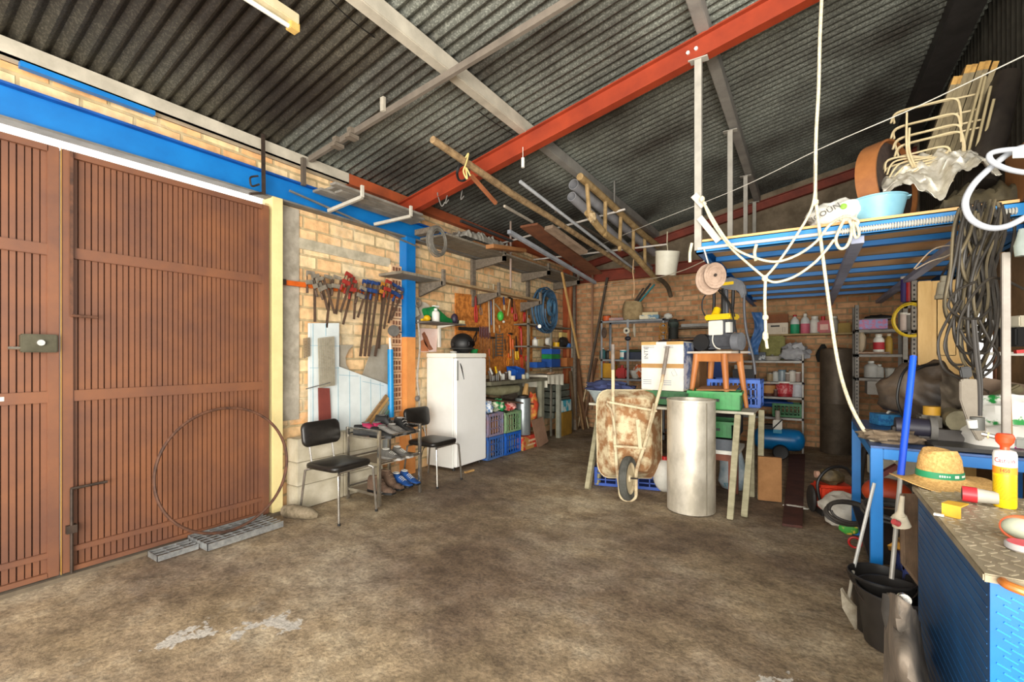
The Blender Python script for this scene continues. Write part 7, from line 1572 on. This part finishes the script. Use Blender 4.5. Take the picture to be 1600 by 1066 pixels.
# ================================================================ between bench and cabinet
T = thing('blue_pole', 'long pole with bright blue upper tube standing in the rear bucket', 'pole', tuple(P(1408, 728, D=2.2)))
A, B = P(1427, 557, D=2.3), P(1407, 745, D=2.15)
MB().tube([A, A.lerp(B, .28), B], .012, n=14, radii=[.0145, .0145, .0145]).done('tube', mat('#1450d8', '#0f45c0', 4, .35), T, world=True); MB().tube([B, P(1398, 850, D=2.05), P(1393, 905, D=2.02)], .0095, n=14).done('lower_tube', mat('#a5a29a', '#8c8980', 6, .4, .3), T, world=True)
MB().bar(A + V((0, -.016, -.03)), A + V((0, -.016, .0)), .008, .003).done('hang_slot', mat('#0a2f80'), T, world=True)
def louv(u, v):
    a = P(1410 + 28 * u, 772 + 0 * u, D=2.12 - .12 * u); b_ = P(1412 + 30 * u, 880 + 40 * u, D=2.05 - .12 * u)
    p = a.lerp(b_, v); return p + V((0, -.006 * abs(math.sin(u * 14 * PI)), .0))
one('louvred_panel', 'brown grey ribbed radiator panel standing left of the cabinet', 'panel', MB().sheet(louv, 84, 8, .012), mat('#8a735c', '#6a5644', 12, .7))
T = thing('grey_pole', 'white metal stick leaning on the bench leg with elbow foot', 'pole', tuple(P(1332, 890, D=2.6)))
MB().tube([P(1366, 755, D=2.45), P(1333, 892, D=2.45)], .0085, n=10).done('shaft', mat('#c8c8c2', '#aaa9a2', 6, .35, .3), T, world=True)
T = thing('water_tap', 'cream tap fitting clamped on the grey lower end of blue pole', 'tap', tuple(P(1398, 900, D=2.1)))
MB().tube([P(1410, 775, D=1.95), P(1407, 800, D=1.95), P(1405, 812, D=1.95)], .02, n=14, radii=[.008, .012, .03]).tube([P(1405, 806, D=1.95), P(1409, 822, D=1.95)], .03, n=16, radii=[.025, .033]).done('tap_body', mat('#c9bfa6', '#aca28a', 8, .6), T, world=True)
MB().cyl(P(1396, 815, D=1.92), P(1404, 819, D=1.92), .012).done('red_ring', mat('#c04a4a'), T, world=True)
def bucket(label, c, h, r1, r2, m, name='black_bucket', contents=None):
    T = thing(name, label, 'bucket', tuple(c))
    MB().lathe([(0, 0), (r1, 0), (r2, h), (r2 + .006, h), (r2 + .006, h - .012), (r2 - .003, h - .012), (r2 - .004, h - .002), (r1 - .003, .006), (0, .006)], n=36).done('shell', m, T, ang=.9)
    MB().tube(arc((0, 0, h - .01), r2 + .006, PI, 2 * PI, 18, (1, 0, 0), (0, .75, .55)), .003, n=6).done('bail', IRON, T)
    return T
q1 = P(1362, 1000, Z=0); bucket('black builder bucket on floor at the near end of bench', (q1.x + .05, q1.y + .11, 0), .29, .105, .135, mat('#1b1917', '#262320', 10, .4))
bucket('second black bucket partly hidden behind the first one', (.36, 2.86, .0), .27, .12, .15, mat('#211d19', '#2c2722', 10, .5))
q = P(1328, 948, Z=.1)
T = thing('metal_dustpan', 'rusty white metal bracket leaning at the left of the black bucket', 'bracket', tuple(q))
MB().prism([P(*a, D=2.28) for a in ((1313, 920), (1322, 935), (1336, 950), (1336, 985), (1316, 950))], (.01, .02, 0)).done('plate', mat('#b8ad98', '#8a7d66', 14, .7), T, world=True)
MB().tube([P(1333, 893, D=2.4), P(1326, 935, D=2.3)], .008).done('stem', mat('#a39c8c'), T, world=True)
def tarp(u, v):
    px = 1392 - 6 * math.sin(v * 3) + (40 + 48 * min(1, v * 1.3) ** 1.3) * u; py = 926 + 285 * v + 45 * u * u * (1 - v)
    return P(px, py, X=.25 + .085 * u - .05 * math.sin(u * PI) + .03 * noise.noise(V((u * 3, v * 5, 3)))) + V((0, .02 * noise.noise(V((u * 6, v * 4, 7))), .012 * noise.noise(V((u * 7, v * 7, 1)))))
one('work_jacket', 'dusty grey brown tarp jacket slumped against the blue cabinet', 'jacket', MB().sheet(tarp, 26, 34, .012), mat('#8a7d6e', '#5e564c', 7, .75, b=.3), ang=1.2)
T = thing('jacket_sleeve', 'dark folded boot shaft on top of the grey jacket', 'boot', tuple(P(1408, 955, D=1.6)))
MB().tube([P(1398, 930, D=1.62), P(1402, 960, D=1.6), P(1400, 990, D=1.62)], .05, n=14, radii=[.035, .045, .03]).done('shaft', mat('#3a3733', '#4d4944', 8, .7), T, world=True, ang=1.3)
MB().cyl(P(1411, 935, D=1.52), P(1414, 938, D=1.50), .018).done('buckle', CHROME, T, world=True)
# chainsaw & co on the floor
T = thing('chainsaw', 'orange red power saw standing on the floor before the bench', 'chainsaw', tuple(P(1298, 800, Z=0)), .35)
q = P(1298, 806, Z=0); T.location = (q.x + .02, q.y + .06, 0); MW[T.name] = Matrix.Translation(T.location) @ Matrix.Rotation(.35, 4, 'Z')
CO = mat('#d63f22', '#b83218', 5, .45)
MB().box(-.15, .14, -.1, .1, .06, .27).done('housing', CO, T, bevel=.025)
b = MB()
for i in range(5): b.box(-.13 + i * .055, -.105 + i * .055, -.112, -.1, .08, .25)
b.done('cooling_ribs', CO, T); MB().box(.0, .07, -.13, -.1, .1, .2).done('cover', DARK, T, bevel=.008)
MB().ball((-.02, 0, .33), (.1, .08, .07), n=16, m=10, amp=.3).done('engine', mat('#6b5a3a', '#3f3422', 14, .6), T)
MB().tube(spl([(-.14, -.1, .12), (-.16, -.1, .3), (-.06, -.08, .42), (.08, -.06, .42), (.16, -.06, .28)]), .013).done('handle', BLACKP, T)
MB().cyl((-.15, -.02, .35), (-.12, -.02, .35), .03).done('cap', mat('#c49a82'), T); MB().ball((-.17, 0, .13), (.03, .09, .12), n=12, m=8).done('rear_guard', DARK, T)
MB().box(-.12, .12, -.08, .08, 0, .06).done('base', DARK, T)
one('white_sack', 'white woven sack with green print on the floor by bench leg', 'sack', MB().ball((P(1318, 826, Z=0)) + V((0, .08, .13)), (.15, .13, .14), n=24, m=14, amp=.35, fr=2, seed=4), mat('#d3cec2', '#b5afa1', 8, .7, b=.3))
one('green_print', 'green and yellow printed pouch in front of the white sack', 'pouch', MB().ball(P(1326, 826, D=3.35) , (.06, .02, .045), n=14, m=8, amp=.2), mat('#3f9a3a', '#e0c44a', 14, .6, lo=.5, hi=.54))
coil('inner_tube', 'flat coil of black rubber belt lying over the white sack', P(1325, 802, D=3.35), .13, mat('#2e2a26', '#3f3a34', 10, .5), n=6, wr=.010, ax=(.25, -.75, .6), seed=31, jit=.1, sy=.6)
one('red_ring', 'red plastic ring on floor by the blue bench leg', 'ring', MB().tube(arc(P(1336, 848, D=3.15), .035, 0, 2 * PI, 16, (1, 0, 0), (0, 0, 1)), .008), REDPL)
one('orange_shell', 'orange red plastic machine cover under the blue bench', 'cover', MB().ball(P(1385, 770, D=3.2), (.14, .12, .10), n=20, m=12), mat('#b8431c', '#9a3413', 5, .5))
one('red_rail', 'dark red angle iron lying across the orange cover', 'angle iron', MB().bar(P(1369, 746, D=3.1), P(1402, 728, D=3.05), .05, .03), mat('#6d2a20', '#52201a', 6, .6))
one('pale_box', 'pale grey box stored under the bench top', 'box', MB().cbox(P(1394, 730, D=3.4), (.25, .2, .14), .2), mat('#b0a894', '#958d7a', 5, .7), bevel=.004)
crate('plastic_crate', 'dark blue slotted crate under the bench holding yellow brown leaves', .42, .80, 3.05, 3.2 + .15, .02, .34, mat('#22306b', '#1a2654', 6, .6))
one('corn_husks', 'heap of yellow brown husks in the dark blue crate', 'husks', MB().ball((.6, 3.18, .36), (.17, .13, .10), n=24, m=12, amp=.9, fr=5), mat('#b8862c', '#7a4f18', 14, .8, b=.5))
coil('cable_coil', 'grey black cable coil on the crate under the bench', P(1392, 800, D=2.95), .13, mat('#33302c', '#4a4640', 10, .5), n=5, wr=.012, ax=(.1, -.4, 1), seed=35, jit=.2, sy=.7)
b = MB(); b.tube(spl([P(1350, 700, D=4.2), P(1345, 760, D=4.0), P(1353, 800, D=3.8), P(1350, 835, D=3.6)]), .02)
one('dark_hose', 'dark thick hose behind the blue bench legs', 'hose', b, DARK)
